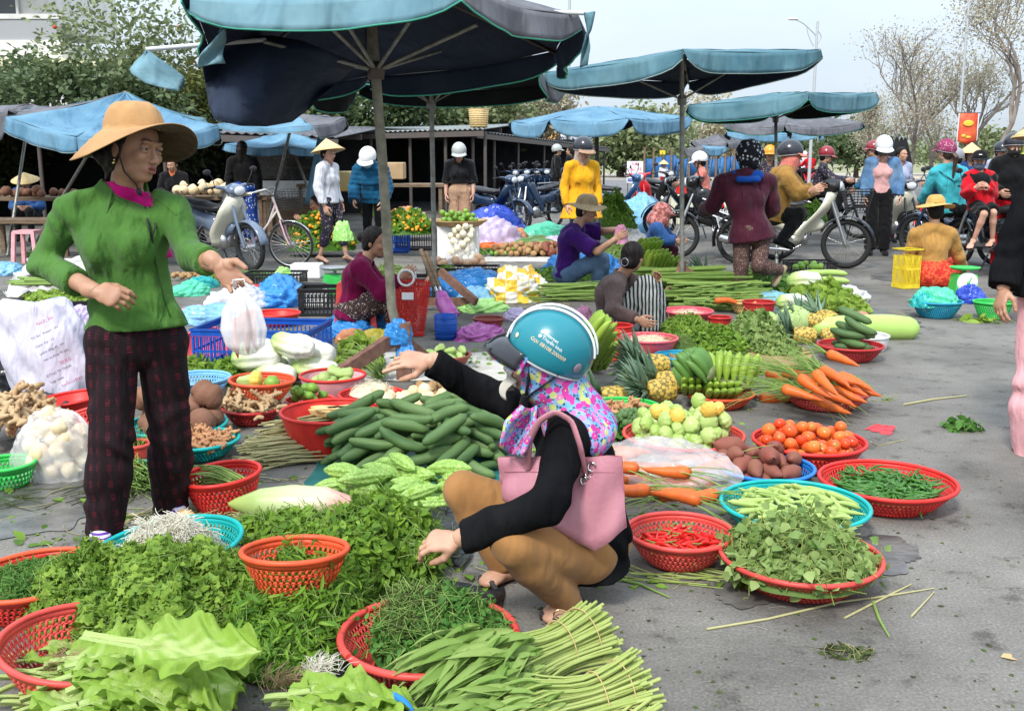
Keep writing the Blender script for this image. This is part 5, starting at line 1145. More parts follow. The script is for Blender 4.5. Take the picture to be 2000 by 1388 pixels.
for i,(u,v,z)in enumerate(((1228,822,.1),(1180,838,.06),(1250,845,.05))):
 c=G(u,v,z);b=MB()
 for q in range(70):
  d=rs_.normal(0,1,3);d[2]=abs(d[2]);d=nrm(d);b.ell(c+d*A(.07,.06,.055)*rs_.uniform(.8,1.05),rs_.uniform(.012,.02),nu=7,nv=5,var=rs_.rand())
 b.ell(c,(.062,.055,.05),nu=14,nv=8,var=.9);b.tube([c-A(0,0,.05),c],.02,8,m=1)
 Fr=rand_frames(9,(0,0,.4),.5);b.scat(LEAF['curly'],np.repeat([c-A(0,0,.02)],9,0),Fr,.12,m=1,var=rng.rand(9))
 one('broccoli',b,[M_BRF,L_FIN],('dark broccoli head in front of the pineapples','broccoli head half hidden behind the customer','lowest broccoli head beside the limes')[i],'broccoli',loc=A(c[0],c[1],0),group='broccoli heads')
sT=bk('teal basket rim with knobbly orange turmeric behind the broccoli','green',1215,795,150,.08,rb=.6)
fill(TUR,26,'turmeric','orange brown turmeric root behind the broccoli','turmeric','turmeric roots behind the broccoli',in_ell(sT[1],sT[2]*.75,sT[2]*.6),lambda x,y:sT[0](x,y)*.4+.06,.05,[.012,.012,.012],nc=3)
M_BT=mat('banana_stalk',(.2,.24,.08),(.12,.13,.05),rough=.6)
s8=bk('orange basket holding green banana hands','orange',1405,768,132,.07,rb=.6)
BH=me_(banana_hand(5,.17,.026,1,2),'banana_hand',M_BAN,M_BT);BHd=me_(banana_hand(6,.12,.023,2,2),'banana_hand',M_BND,M_BT)
for me,u,v,z,yw,pt,sc_,lab in((BH,1395,752,.1,1.9,-.5,.95,'pale green banana hand at the centre of the orange basket'),(BH,1435,760,.09,1.0,-.6,1.05,'pale green banana hand fanning out at the right of the orange basket'),(BHd,1365,745,.14,2.6,-.2,1.15,'dark green banana hand on the left of the orange basket'),(BHd,1385,740,.18,2.8,-.15,1.05,'dark green banana hand lying highest on the others'),(BH,1360,772,.07,-1.6,-.1,.8,'row of banana tips hanging over the front of the orange basket'),(BH,1405,780,.06,-1.5,-.1,.8,'short banana row at the front rim of the orange basket')):
 inst(me,'banana_hand',lab,'bananas','banana hands near the pineapples',G(u,v,z),rz(yw)@rot((0,1,0),pt),sc_)
for i,(u,v,z)in enumerate(((1160,702,.02),(1163,690,.12),(1160,676,.22),(1164,662,.3),(1155,650,.38))):
 inst(BH,'banana_hand',('lowest','second','middle','fourth','topmost')[i]+' banana hand of the tall bunch right of the teal helmet','bananas','tall banana bunch',G(u,v+22,z*.9),rz(-1.2+.3*i)@rot((0,1,0),-.5),.95)
for i,(u,v,z,sc_,yw)in enumerate(((1262,537,.1,1.25,.5),(1285,545,.1,1.25,.0),(1300,540,.1,1.2,-.3),(1262,508,.3,1.25,.3),(1278,530,.2,1.2,.2))):
 inst(BH,'banana_hand',('left','middle','right','topmost','upper middle')[i]+' banana hand behind the brown shirt woman','bananas','banana hands behind the brown shirt woman',G(u,v,z),rz(yw-1.2)@rot((0,1,0),-.6),sc_)
for i,(u,v,z,yw,sc_,lab)in enumerate(((1291,762,.09,3.3,1.08,'pineapple in front with its yellow body facing the camera'),(1278,712,.14,3.35,1.1,'pineapple lying highest at the back of the left pile'),(1308,745,.07,3.0,1.05,'pineapple between the two front ones'),(1195,775,.06,3.4,1.05,'half hidden pineapple at the back of the customer'),(1590,628,.12,2.6,1.05,'pineapple standing right of the round cabbage'),(1615,620,.14,2.2,1.0,'pineapple leaning on the others near the onions'),(1570,655,.06,3.1,1.1,'pineapple with a dark green crown behind the carrots'),(1625,655,.06,-.1,1.0,'pineapple whose crown points right toward the white dish'),(1390,545,.12,2.1,1.3,'pineapple with a dark crown beside the rusty stand'),(1375,560,.06,2.4,1.2,'small pineapple under the dark crowned one'))):
 inst(PIN[i%2],'pineapple',lab,'pineapple','pineapples',G(u,v,z),rz(yw)@rot((0,1,0),-.1)@rot((1,0,0),i*1.3),sc_)
s9=bk('dark pink basket under the heaped carrots','coral',1612,762,168,.09,rb=.6,rim='coral');M_PINKD=None
M_CTOP=S_GRN
def carrot_top(b,p,d,n=9,L_=.22,m=0):
 for q in range(n):
  dd=nrm(A(*d)+rng.normal(0,.16,3));l_=L_*rng.uniform(.6,1.15);t=np.linspace(0,1,6)[:,None];pts=A(*p)+dd*t*l_+A(0,0,-.25)*l_*t**2+A(0,0,.12)*l_*t;pts[:,2]=np.maximum(pts[:,2],.006);b.tube(pts,[.0035,.003,.0025,.002,.0018,.001],4,m=m,var=rng.rand(),caps=False)
CT=[(1655,700,.2,-.95),(1640,735,.2,-1.05),(1622,748,.2,-1.25),(1655,738,.17,-.6),(1680,745,.14,-.75),(1600,755,.17,-.9),(1575,768,.13,-.55),(1575,735,.15,-.35),(1540,742,.1,-.3),(1665,770,.09,-.8),(1640,775,.1,-.5),(1630,790,.07,-.3),(1690,760,.09,-.5),(1600,740,.1,-.6),(1670,752,.13,-.9)]
b=MB()
for i,(u,v,z,yw)in enumerate(CT):
 z+=.05;p_=G(u-8,v+2,z);dr=A(math.cos(yw),math.sin(yw),-.18-.1*(i%3));inst(CAR[i%3],'carrot','bright orange carrot lying across the dark pink basket','carrot','carrots in the dark pink basket',p_,frame(dr),1.25);carrot_top(b,p_-nrm(dr)*.11,-dr+A(0,0,-.1),12,.3)
for q in range(70):
 p_=G(rng.uniform(1530,1640),rng.uniform(725,775),rng.uniform(.06,.17));carrot_top(b,p_,A(-1,.6,.1)if q%3 else A(.5,-.8,0),2,.28)
one('carrot_greens',b,[M_CTOP],'long cut green stalks fanning out from the carrots','carrot greens',loc=G(1600,760),kind='stuff')
for(u,v,yw,sc_,lab)in((1527,778,-.05,1.45,'single carrot lying on the ground left of the carrot basket'),(1468,770,-1.2,1.,'short carrot on the ground beside the orange basket')):inst(CAR[0],'carrot',lab,'carrot','loose carrots',G(u,v,.02),rz(yw),sc_)
c=G(1300,945);b=MB()
T_=None
for i in range(26):
 p_=G(rng.uniform(1200,1400),rng.uniform(880,970),rng.uniform(.02,.14));yw=rng.normal(0,.25)+(3.14 if i%2 else 0)
 inst(CAR[i%3],'carrot','carrot inside the long clear plastic bag','carrot','carrots in the clear bag',p_,frame((math.cos(yw),math.sin(yw),0)),1.15)
 carrot_top(b,p_,A(math.cos(yw),math.sin(yw),.05)*(-1),7,.3)
one('carrot_greens',b,[S_GRN],'green stalks of the carrots in the clear bag','carrot greens',loc=c,kind='stuff')
b=MB();u_=np.linspace(0,1,40);ph=np.linspace(0,2*np.pi,48,endpoint=False);rows=[]
for t in u_:
 q=G(1190,935)*(1-t)+G(1425,960)*t;rr=(.07+.055*math.sin(math.pi*min(1,t*1.1))+.02*t)*(1+.06*np.sin(ph*7+t*9)+.04*np.sin(ph*13-t*21))
 rows.append(np.stack([q[0]+.02*np.sin(ph*3),q[1]+rr*np.cos(ph)*1.9,.005+np.maximum(0,.075+rr*np.sin(ph)*.85)],-1))
b.grid(np.array(rows),cv=True);one('clear_bag',b,[FM['clear']],'long clear plastic bag full of carrots beside the customer','plastic bag',loc=c)
b=MB();sheet(b,[G(590,960),G(960,1070),G(1010,880),G(640,860)],30,.012,3);one('ground_sheet',b,[mat('tarp_teal',(.02,.16,.14),(.01,.09,.09),rough=.5,ns=5)],'teal plastic sheet under the bitter melons','ground sheet',loc=G(790,950))
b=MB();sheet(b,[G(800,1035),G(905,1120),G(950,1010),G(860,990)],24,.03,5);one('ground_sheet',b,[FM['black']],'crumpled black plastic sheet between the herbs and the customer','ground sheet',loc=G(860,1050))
cc=G(812,912)
heapf=lambda x,y:.17*np.clip(1-((x-cc[0]-.06)/.42)**2-((y-cc[1]-.12)/.3)**2,0,1)**.8
fill(CUC,92,'cucumber','dark green cucumber in the big heap beside the customer','cucumber','cucumbers in the big heap',in_ell(cc+A(.02,.06,0),.4,.27),heapf,.17,[.018,.022,.022,.022,.016],yaw=lambda:rng.normal(.35,.55),nc=5,ov=.9,s0=.85,s1=1.2,maxt=.45)
cb=G(795,975)
fill(BIT,24,'bitter_melon','bright green warty bitter melon in the heap before the cucumbers','bitter melon','bitter melons',in_ell(cb,.31,.14,-.2),lambda x,y:np.clip((y-cb[1])*.35,0,.1),.17,[.014,.027,.03,.027,.014],yaw=lambda:rng.normal(-.3,.5),nc=4,ov=.85,s0=.85,s1=1.15)
b=veg(.5,[(0,.006),(.05,.022),(.25,.062),(.5,.078),(.78,.07),(.95,.038),(.99,.03),(1,.022)],n=40,k=40,seed=3);b.ell((.25,0,0),(.006,.03,.03),nu=16,nv=6,m=1)
me=b.mesh('giant_shoot',[M_SHO,mat('cut_end',(.55,.48,.3),rough=.7)]);c=G(570,985,.075);inst(me,'banana_blossom','huge pale green and pink shoot lying in front of the cucumbers','shoot',None,c,rz(-.03)@rot((0,1,0),.0),.98)
M_WML=mat('veg_watermelon',(.06,.14,.04),(.22,.34,.1),rough=.3,ns=5,stretch=(.4,3,3),detail=6);WML=me_(veg(.36,[(0,.01),(.08,.05),(.3,.08),(.7,.08),(.93,.05),(1,.01)],n=24),'long_melon',M_WML)
inst(WML,'long_melon','long striped green melon behind the cucumbers near the customer','melon','long melons',G(955,855,.08),rz(-1.0),.95)
inst(WML,'long_melon','slim long melon lying right of the cucumber heap','melon','long melons',G(930,868,.05),rz(-.95),(1.0,.55,.55))
co_=G(800,812);fill(ONW,34,'onion','pale papery onion in the heap behind the cucumbers','onion','onions behind the cucumbers',in_ell(co_,.3,.14),lambda x,y:x*0+.02,0,[.036],nc=6,ov=.88)
cp_=G(850,790);fill(POT,16,'potato','brown potato behind the onions','potato','potatoes behind the onions',in_ell(cp_,.14,.09),lambda x,y:x*0+.03,.02,[.025,.027,.025],nc=4)
def sticks(label,name,n,c,L_,r,yaw,rx,ry,H,mats,spread=.18,tipr=.5,root=0,seed=0,cat=None,z0=0.,group=None,sag=0.,kind='stuff',fan=0.):
 rs=np.random.RandomState(seed);b=MB();fwd=A(math.cos(yaw),math.sin(yaw),0);sd=A(-fwd[1],fwd[0],0)
 for i in range(n):
  a=rs.rand()*6.283;q=math.sqrt(rs.rand());y_,z_=q*math.cos(a)*ry,q*abs(math.sin(a))*H;l_=L_*rs.uniform(.75,1.1)
  d=nrm(fwd+sd*(rs.normal(0,spread)+fan*y_/ry)+A(0,0,rs.normal(0,spread*.3)));p0=np.asarray(c,float)+sd*y_+A(0,0,z0+z_+r)+fwd*rs.uniform(-rx,rx)-d*l_/2;t=np.linspace(0,1,6)[:,None]
  pts=p0+d*l_*t+A(0,0,-sag)*l_*t**2;pts[:,2]=np.maximum(pts[:,2],z0+r);rr=r*np.linspace(1,tipr,6)*rs.uniform(.7,1.2);b.tube(pts,rr,6,var=rs.rand())
  if root:b.ell(pts[0],(r*1.9,r*1.6,r*1.5),nu=7,nv=5,m=1,var=rs.rand())
 o=one(name,b,mats,label,cat or 'vegetable bundle',loc=A(*c),group=group,kind=kind);return o
M_LEM=lm('lemongrass',(.5,.47,.24),(.36,.33,.16),thin=.05);M_ROOT=lm('root',(.42,.3,.16),(.3,.2,.1),thin=.05)
sticks('thick bundle of straw coloured lemongrass with knobbly roots left of the cucumbers','lemongrass_bundle',130,G(575,895),.42,.006,-2.75,.06,.12,.1,[M_LEM,M_ROOT],.16,.6,1,1,'lemongrass',kind=None)
sticks('second bundle of straw coloured lemongrass roots above the red colander','lemongrass_bundle',90,G(600,865),.4,.006,-2.6,.05,.09,.12,[M_LEM,M_ROOT],.16,.6,1,2,'lemongrass',z0=.02,kind=None)
sticks('green coriander stalks on the ground between the legs of the standing woman','herb_bundle',160,G(265,950),.3,.0025,1.9,.1,.12,.14,[S_GRN,L_COR],.4,.6,0,3,'herbs',kind=None)
herb_obj('bushy cut herbs lying between the legs of the standing woman','herbs',[L_COR,S_GRN],c=G(262,930),rx=.15,ry=.16,H=.16,n=500,leaf='lobed',size=.022,stems=260,slen=.12,spread=.8,seed=8)
sticks('scattered dry stalks and roots on the ground below the red colander','stalk_litter',120,G(440,1005),.22,.0025,.4,.35,.16,.01,[M_LEM,S_GRN],.8,.6,0,4,'litter');sticks('dark wet leaves and stalks on the ground left of the legs','stalk_litter',60,G(100,975),.18,.002,.2,.3,.15,.01,[L_BRO,S_GRN],.9,.6,0,5,'litter')
s28=bk('small bright red colander with green onion stalks in front of the lemongrass','red',438,925,150,.14,rb=.6,tilt=rot((0,1,0),-.08)@rot((1,0,0),.03))
def green_onions(label,c,yaw,n,L_,z,seed,up=.35,fan=.25,group=None):
 rs=np.random.RandomState(seed);b=MB();f=A(math.cos(yaw),math.sin(yaw),up)
 for i in range(n):
  d=nrm(f+rs.normal(0,fan,3)*A(1,1,.6));t=np.linspace(0,1,7)[:,None];l_=L_*rs.uniform(.6,1.1);p0=A(*c)+rs.normal(0,.02,3)+A(0,0,z);pts=p0+d*l_*t-A(0,0,.35)*l_*t**3
  b.tube(pts,np.array([.0055,.0055,.005,.0045,.004,.003,.001]),5,var=rs.rand(),flat=.7)
 return one('green_onions',b,[S_GRN],label,'green onions',loc=A(*c),group=group)
green_onions('cut green onion stalks lying across the small red colander',s28[1]+A(.07,-.02,0),2.6,34,.36,.1,4,.15,.13)
green_onions('bunch of green onions leaning beside the white bowl of gourds',G(745,745),2.35,40,.5,.05,5,.55,.18)
Tt=rot((0,1,0),.0)@rot((1,0,0),.06)
s22=bk('tilted teal basket of white bean sprouts at the feet of the standing woman','teal',333,1064,288,.12,rb=.55,tilt=rot((0,1,0),-.1)@rot((1,0,0),.04))
M_SPR=mat('veg_sprouts',(.9,.88,.8),(.84,.78,.62),rough=.4,ns=20,var=.6,thin=.35);b=MB();c=s22[1]
fs=heap_fn(c+A(0,.0,0),s22[2]*.7,s22[2]*.66,.12,0,.9,.1,2,.075);herbs(b,c,s22[2]*.7,s22[2]*.66,.12,10,'thread',.05,fn=fs,stems=0);n=2600;Ps,Ns=heap_pts(n,c,s22[2]*.72,s22[2]*.68,0,fs);b.scat(LEAF['thread'],Ps+Ns*rng.uniform(-.015,.006,n)[:,None],rand_frames(n,Ns,.16),rng.uniform(.04,.075,n),var=rng.rand(n));one('bean_sprouts',b,[M_SPR],'tangled heap of white bean sprouts in the tilted teal basket','bean sprouts',loc=c+A(0,0,.03),kind='stuff')
s23=bk('empty orange red colander among the herbs','orange',574,1078,204,.13,rb=.5,tilt=rot((1,0,0),-.12),z0=.14)
s24=bk('big red basket of fine cut herbs at the left edge','red',70,1122,262,.12,rb=.55,rim='orange',tilt=rot((0,1,0),-.04));cH=s24[1]
herb_obj('fine dark herbs filling the big red basket at the left edge','herbs',[L_FIN,S_GRN],c=cH+A(0,.0,0),rx=s24[2]*.88,ry=s24[2]*.85,H=.05,n=4200,leaf='narrow',size=.032,stems=500,slen=.07,z0=.085,spread=.8,seed=2,thick=.015)
s25=bk('coral basket tipped under the coriander in the lower left corner','coral',165,1252,330,.13,rb=.55,rim='coral',tilt=rot((0,1,0),.12))
herb_obj('great mound of bright coriander leaves in the left foreground','coriander',[L_COR,S_GRN],c=G(330,1215),rx=.33,ry=.33,H=.2,n=6800,leaf='lobed',size=.034,stems=900,slen=.1,spread=.6,seed=1,thick=.035,p=.6,yaw=-.2)
herb_obj('coriander spilling toward the left red baskets','coriander',[L_COR,S_GRN],c=G(175,1200),rx=.17,ry=.24,H=.19,n=2500,leaf='lob5',size=.032,stems=300,slen=.1,spread=.7,seed=7,thick=.03,p=.6)
herb_obj('upright heap of narrow leafed basil left of the chipped basket','basil',[L_BAS,S_GRN],c=G(590,1235),rx=.21,ry=.34,H=.2,n=5200,leaf='narrow',size=.045,stems=500,slen=.12,spread=.6,seed=3,thick=.04,p=.6,xdir=(.2,-.3,.6),stemleaf=2)
herb_obj('heap of heart leafed herbs under the hand of the customer','herbs',[L_MIX,S_GRN],c=G(735,1115),rx=.24,ry=.28,H=.22,n=4600,leaf='ovate',size=.036,stems=500,slen=.12,spread=.65,seed=4,thick=.04,p=.6,stemleaf=1)
herb_obj('low spread of round leafed greens behind the orange colander','herbs',[L_MIX,S_GRN],c=G(585,1048),rx=.3,ry=.12,H=.08,n=1500,leaf='round',size=.034,stems=260,slen=.14,spread=.6,seed=5,thick=.03,p=.7)
herb_obj('leafy twigs tipped over the black sheet beside the customer hand','herbs',[L_MIX,S_GRN],c=G(830,1085),rx=.1,ry=.12,H=.1,n=330,leaf='ovate',size=.04,stems=90,slen=.12,spread=.8,seed=6,core=False)
s26=bk('shallow red basket with a chipped rim full of dark herbs in the centre foreground','coral',838,1238,342,.1,rb=.6,e=1.3,chips=5,rimr=.011,holes=.017);c=s26[1]
herb_obj('dark mixed herbs heaped in the chipped red basket','herbs',[L_FIN,S_GRN],c=c+A(.03,.02,0),rx=s26[2]*.82,ry=s26[2]*.74,H=.12,n=4800,leaf='ovate',size=.023,stems=700,slen=.1,z0=.06,spread=.75,seed=9,thick=.035,p=.8,stemleaf=1)
herb_obj('bronze green herb sprigs in the middle of the chipped red basket','herbs',[L_BRO,S_GRN],c=c+A(-.04,.02,.0),rx=.1,ry=.14,H=.06,n=900,leaf='narrow',size=.025,stems=260,slen=.09,z0=.15,spread=.9,seed=10,core=False)
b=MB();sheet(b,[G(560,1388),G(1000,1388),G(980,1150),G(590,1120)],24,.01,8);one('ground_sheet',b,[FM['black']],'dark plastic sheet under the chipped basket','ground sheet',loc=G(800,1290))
s27=bk('blue basket at the bottom edge under the mustard leaves','blue',690,1405,225,.1,rb=.6)
def bigleaf(mb,p,d,up,L_,W_,seed=0,curl=.3,ruf=.05,stalk=.3,fold=.25,m=0,nu=34,nv=21):
 rs=np.random.RandomState(seed);Fm=frame(d,up);t=np.linspace(0,1,nu)[:,None];v=np.linspace(-1,1,nv)[None]
 tb=np.clip((t-stalk)/(1-stalk),0,1);w=W_/2*np.where(t<stalk,.16,np.maximum(.16,np.sin(np.pi*(tb*.93+.03)**.8)**.6))*np.where(t>.97,.5,1)
 ed=1+.07*np.sin(tb*19+rs.rand()*6)*np.abs(v)+.07*np.sin(tb*43+v*3+rs.rand()*6)*np.abs(v);ed=np.where(t<stalk,1,ed)
 y=v*w*ed;x=t*L_+.02*np.sin(y*30+seed)*(tb>0);rf=ruf*tb**.5*np.abs(v)**1.6
 z=-curl*L_*t**2+fold*np.abs(y)+rf*np.sin(tb*16+np.sign(v)*1.7+rs.rand()*6)+rf*.5*np.sin(tb*37+v*5+rs.rand()*6)+.006*np.sin(x*60+np.abs(v)*9)*(tb>0)
 z=z-.012*(np.abs(v)<.12)*(1-t)
 var=np.clip(.15+np.abs(v)*2.2*np.where(t<stalk,.1,tb**.3+.1)+.3*np.sin(x*90-np.abs(v)*14)*(np.abs(v)>.06),0,1);var=np.broadcast_to(var,z.shape)
 X=np.stack([x+0*z,y+0*z,z],-1)@Fm.T+np.asarray(p,float);X[...,2]=np.maximum(X[...,2],.008+.004*np.abs(np.sin(X[...,0]*40)))
 mb.grid(X,m=m,var=var)
M_MUL=mat('herb_mustard_leaf',(.47,.56,.22),(.23,.37,.045),rough=.42,ns=9,var=.9,thin=.25,bump=.005,bs=55,spec=.2,detail=3);rs_=np.random.RandomState(11)
b=MB()
for i in range(44):
 u,v=rs_.uniform(70,200),rs_.uniform(1290,1400);yw=rs_.uniform(-.75,.5);z=rs_.uniform(.03,.14);bigleaf(b,G(u,v,z),(math.cos(yw),math.sin(yw),.25),(0,0,1),rs_.uniform(.28,.42),rs_.uniform(.15,.22),i,.32,.034,.22)
for i in range(16):
 u,v=rs_.uniform(-40,60),rs_.uniform(1300,1400);yw=rs_.uniform(-.4,.9);bigleaf(b,G(u,v,rs_.uniform(.03,.1)),(math.cos(yw),math.sin(yw),.25),(0,0,1),rs_.uniform(.2,.3),rs_.uniform(.08,.12),i+50,.4,.02,.5)
for q in range(160):
 a=rs_.normal(0,1,3)*A(1,1,.5)+A(-.6,.3,.2);p_=G(135+rs_.normal(0,12),1290+rs_.normal(0,8),.1+rs_.normal(0,.01));b.tube([p_,p_+nrm(a)*.03,p_+nrm(a)*.055+A(0,0,-.015)],[.001,.0008,.0004],3,m=1)
one('mustard_greens',b,[M_MUL,M_ROOT],'big bunch of pale mustard greens with roots at the lower left corner','mustard greens',loc=G(260,1360))
b=MB();bigleaf(b,G(160,1240,.27),(1,-.1,-.16),(0,-.3,1),.42,.19,77,-.14,.02,.34,.2,0,90,45);one('mustard_leaf',b,[M_MUL],'single broad mustard leaf lying on top of the coriander','mustard leaf',loc=G(330,1260))
b=MB()
for i in range(15):
 u,v=rs_.uniform(500,600),rs_.uniform(1360,1420);yw=rs_.uniform(-.5,.7);bigleaf(b,G(u,v,rs_.uniform(.05,.14)),(math.cos(yw),math.sin(yw),.3),(0,0,1),rs_.uniform(.24,.32),rs_.uniform(.13,.17),i+90,.45,.022,.25)
for q in range(220):
 p_=G((548,625)[q%2]+rs_.normal(0,16),(1330,1305)[q%2]+rs_.normal(0,6),.11);a=rs_.normal(0,1,3)+A(0,0,.8);b.tube([p_,p_+nrm(a)*.03,p_+nrm(a)*.05+A(.01,0,-.01)],[.0012,.001,.0005],3,m=1+(q%2))
one('mustard_greens',b,[M_MUL,M_ROOT,M_SPR],'second bunch of mustard greens with white roots over the blue basket','mustard greens',loc=G(640,1380))
def spinach(label,c,yaw,n,L_,ry,H,seed,z0=0.,leafs=260,back=.5,fan=.25):
 rs=np.random.RandomState(seed);b=MB();f=A(math.cos(yaw),math.sin(yaw),0);sd=A(-f[1],f[0],0);tips=[]
 for i in range(n):
  a=rs.rand()*6.283;q=math.sqrt(rs.rand());y_,z_=q*math.cos(a),q*abs(math.sin(a));l_=L_*rs.uniform(.85,1.1);t=np.linspace(0,1,9)[:,None];wst=1-.35*np.sin(np.pi*np.clip(t*1.3,0,1))
  pts=A(*c)-f*l_*.35+f*l_*t*.8+sd*(y_*ry*wst+y_*fan*l_*.5*t**2)+A(0,0,z0+.01)+A(0,0,1)*(z_*H*wst*(1-.35*t**2))+rs.normal(0,.006,3)
  b.tube(pts,np.linspace(.0047,.003,9)*rs.uniform(.8,1.15),6,var=rs.rand()*.7);tips.append(pts[-4:])
 tips=np.concatenate(tips);idx=rs.randint(0,len(tips),leafs);d=f+rs.normal(0,.28,(leafs,3))*A(1,1,.6);d=d/np.linalg.norm(d,axis=1)[:,None]
 nr_=np.repeat([[0,-.2,1.]],leafs,0)+rs.normal(0,.35,(leafs,3));Fr=np.stack([d,np.cross(nr_,d),nr_],-1);Fr[:,:,1]/=np.linalg.norm(Fr[:,:,1],axis=1)[:,None];Fr[:,:,2]=np.cross(Fr[:,:,0],Fr[:,:,1])
 b.scat(tpl_leaf(.17,.3,.35,7,.8),tips[idx]+rs.normal(0,.012,(leafs,3))+A(0,0,.008),Fr,rs.uniform(.09,.17,leafs),m=1,var=rs.rand(leafs))
 for k_,s_ in((.12,.06),(.3,.06)):
  a=np.linspace(0,np.pi,16);cc_=A(*c)-f*L_*.35+f*L_*.8*k_;b.tube([cc_+sd*ry*.95*math.cos(x)*(1-.3*math.sin(k_*3))+A(0,0,z0+.01+H*.98*math.sin(x)*(1-.3*math.sin(k_*3)))for x in a],.004,5,m=2,flat=.4)
 return one('water_spinach_bundle',b,[S_PAL,L_SPI,mat('tie_string',(.5,.36,.16),rough=.8)],label,'water spinach',loc=A(*c),group='water spinach bundles')
spinach('upper bundle of water spinach whose leaves fan toward the camera',G(1062,1340),3.75,260,.5,.11,.13,1,.06,520)
spinach('bundle of water spinach at the right with its cut stems facing right',G(1128,1425),3.5,260,.46,.12,.13,2,.03,300)
spinach('lowest bundle of water spinach at the bottom edge',G(1165,1500),3.6,220,.5,.14,.1,3,.0,420)
spinach('pale bundle of water spinach at the bottom left of the others',G(880,1460),3.9,170,.36,.1,.1,4,.0,260)
sticks('loose green stalks lying on the ground right of the customer foot','loose_stalks',9,G(1290,1130),.22,.0035,-.25,.12,.06,.0,[S_PAL],.25,.6,0,12,'stalks',kind=None)
sticks('loose green stalks beside the watercress basket','loose_stalks',8,G(1400,1125),.24,.0035,-.2,.05,.04,.0,[S_PAL],.3,.6,0,13,'stalks',kind=None)
# the people
from mathutils.bvhtree import BVHTree
def hitter(*objs):
 V,Fc=[],[]
 for o in objs:
  off=wloc(o);n=len(V);V+=[tuple(np.array(v.co)+off)for v in o.data.vertices];Fc+=[tuple(i+n for i in p.vertices)for p in o.data.polygons]
 bt=BVHTree.FromPolygons(V,Fc)
 def f(u,v,lift=.004):
  d=ray(u,v);d=d/np.linalg.norm(d);r=bt.ray_cast(Vector((0,0,CAMZ)),Vector(d.tolist()))
  if r[0]is None:r=bt.find_nearest(Vector(P(u,v,3.4).tolist()))
  return np.array(r[0])-d*lift
 return f
def c_plaid(nt,new,L,co):
 se=new('SeparateXYZ');L.new(co,se.inputs[0])
 def wav(sock,f,ph=0.):
  a=new('Math',operation='MULTIPLY_ADD');a.inputs[1].default_value=f*1.55 if f<500 else f;a.inputs[2].default_value=ph;L.new(sock,a.inputs[0]);s=new('Math',operation='SINE');L.new(a.outputs[0],s.inputs[0]);return s.outputs[0]
 def mul(a,b_):m=new('Math',operation='MULTIPLY');L.new(a,m.inputs[0]);L.new(b_,m.inputs[1]);return m.outputs[0]
 def gt(a,t):m=new('Math',operation='GREATER_THAN');L.new(a,m.inputs[0]);m.inputs[1].default_value=t;return m.outputs[0]
 n=new('TexNoise',Scale=60.);L.new(co,n.inputs['Vector'])
 dash=gt(wav(se.outputs[2],700),.0);bx=gt(wav(se.outputs[0],120,.4),.1);bz=gt(wav(se.outputs[2],70),.15);big=gt(wav(se.outputs[0],60),-.2)
 f=mul(mul(dash,mul(bx,big)),bz);fn=mul(f,n.outputs['Fac'])
 thin=mul(gt(wav(se.outputs[0],120,.4),.55),gt(wav(se.outputs[2],700,1.5),.3));ad=new('Math',operation='MAXIMUM');L.new(fn,ad.inputs[0]);m2=new('Math',operation='MULTIPLY');m2.inputs[1].default_value=.22;L.new(thin,m2.inputs[0]);L.new(m2.outputs[0],ad.inputs[1])
 return ramp(new,L,ad.outputs[0],[(0,(.012,.006,.008)),(.35,(.05,.008,.014)),(.8,(.17,.014,.028))])
def c_spots(cols,sc,rnd=1.,bgc=None,th=.35):
 def f(nt,new,L,co):
  vo=new('TexVoronoi',Scale=sc,Randomness=rnd);L.new(co,vo.inputs['Vector']);se=new('SeparateColor');L.new(vo.outputs['Color'],se.inputs[0])
  k=len(cols);c=ramp(new,L,se.outputs[0],[(i/k,x)for i,x in enumerate(cols)],'CONSTANT')
  if bgc is None:return c
  g=new('Math',operation='LESS_THAN');g.inputs[1].default_value=th;n=new('TexNoise',Scale=sc*2.2);L.new(co,n.inputs['Vector']);ad=new('Math',operation='MULTIPLY_ADD');ad.inputs[1].default_value=.35;L.new(n.outputs['Fac'],ad.inputs[0]);L.new(vo.outputs['Distance'],ad.inputs[2])
  sb=new('Math',operation='SUBTRACT');sb.inputs[1].default_value=.17;L.new(ad.outputs[0],sb.inputs[0]);L.new(sb.outputs[0],g.inputs[0])
  m=new('Mix',data_type='RGBA');m.inputs['A'].default_value=tuple(bgc)+(1,);L.new(c,m.inputs['B']);L.new(g.outputs[0],m.inputs['Factor']);return m.outputs['Result']
 return f
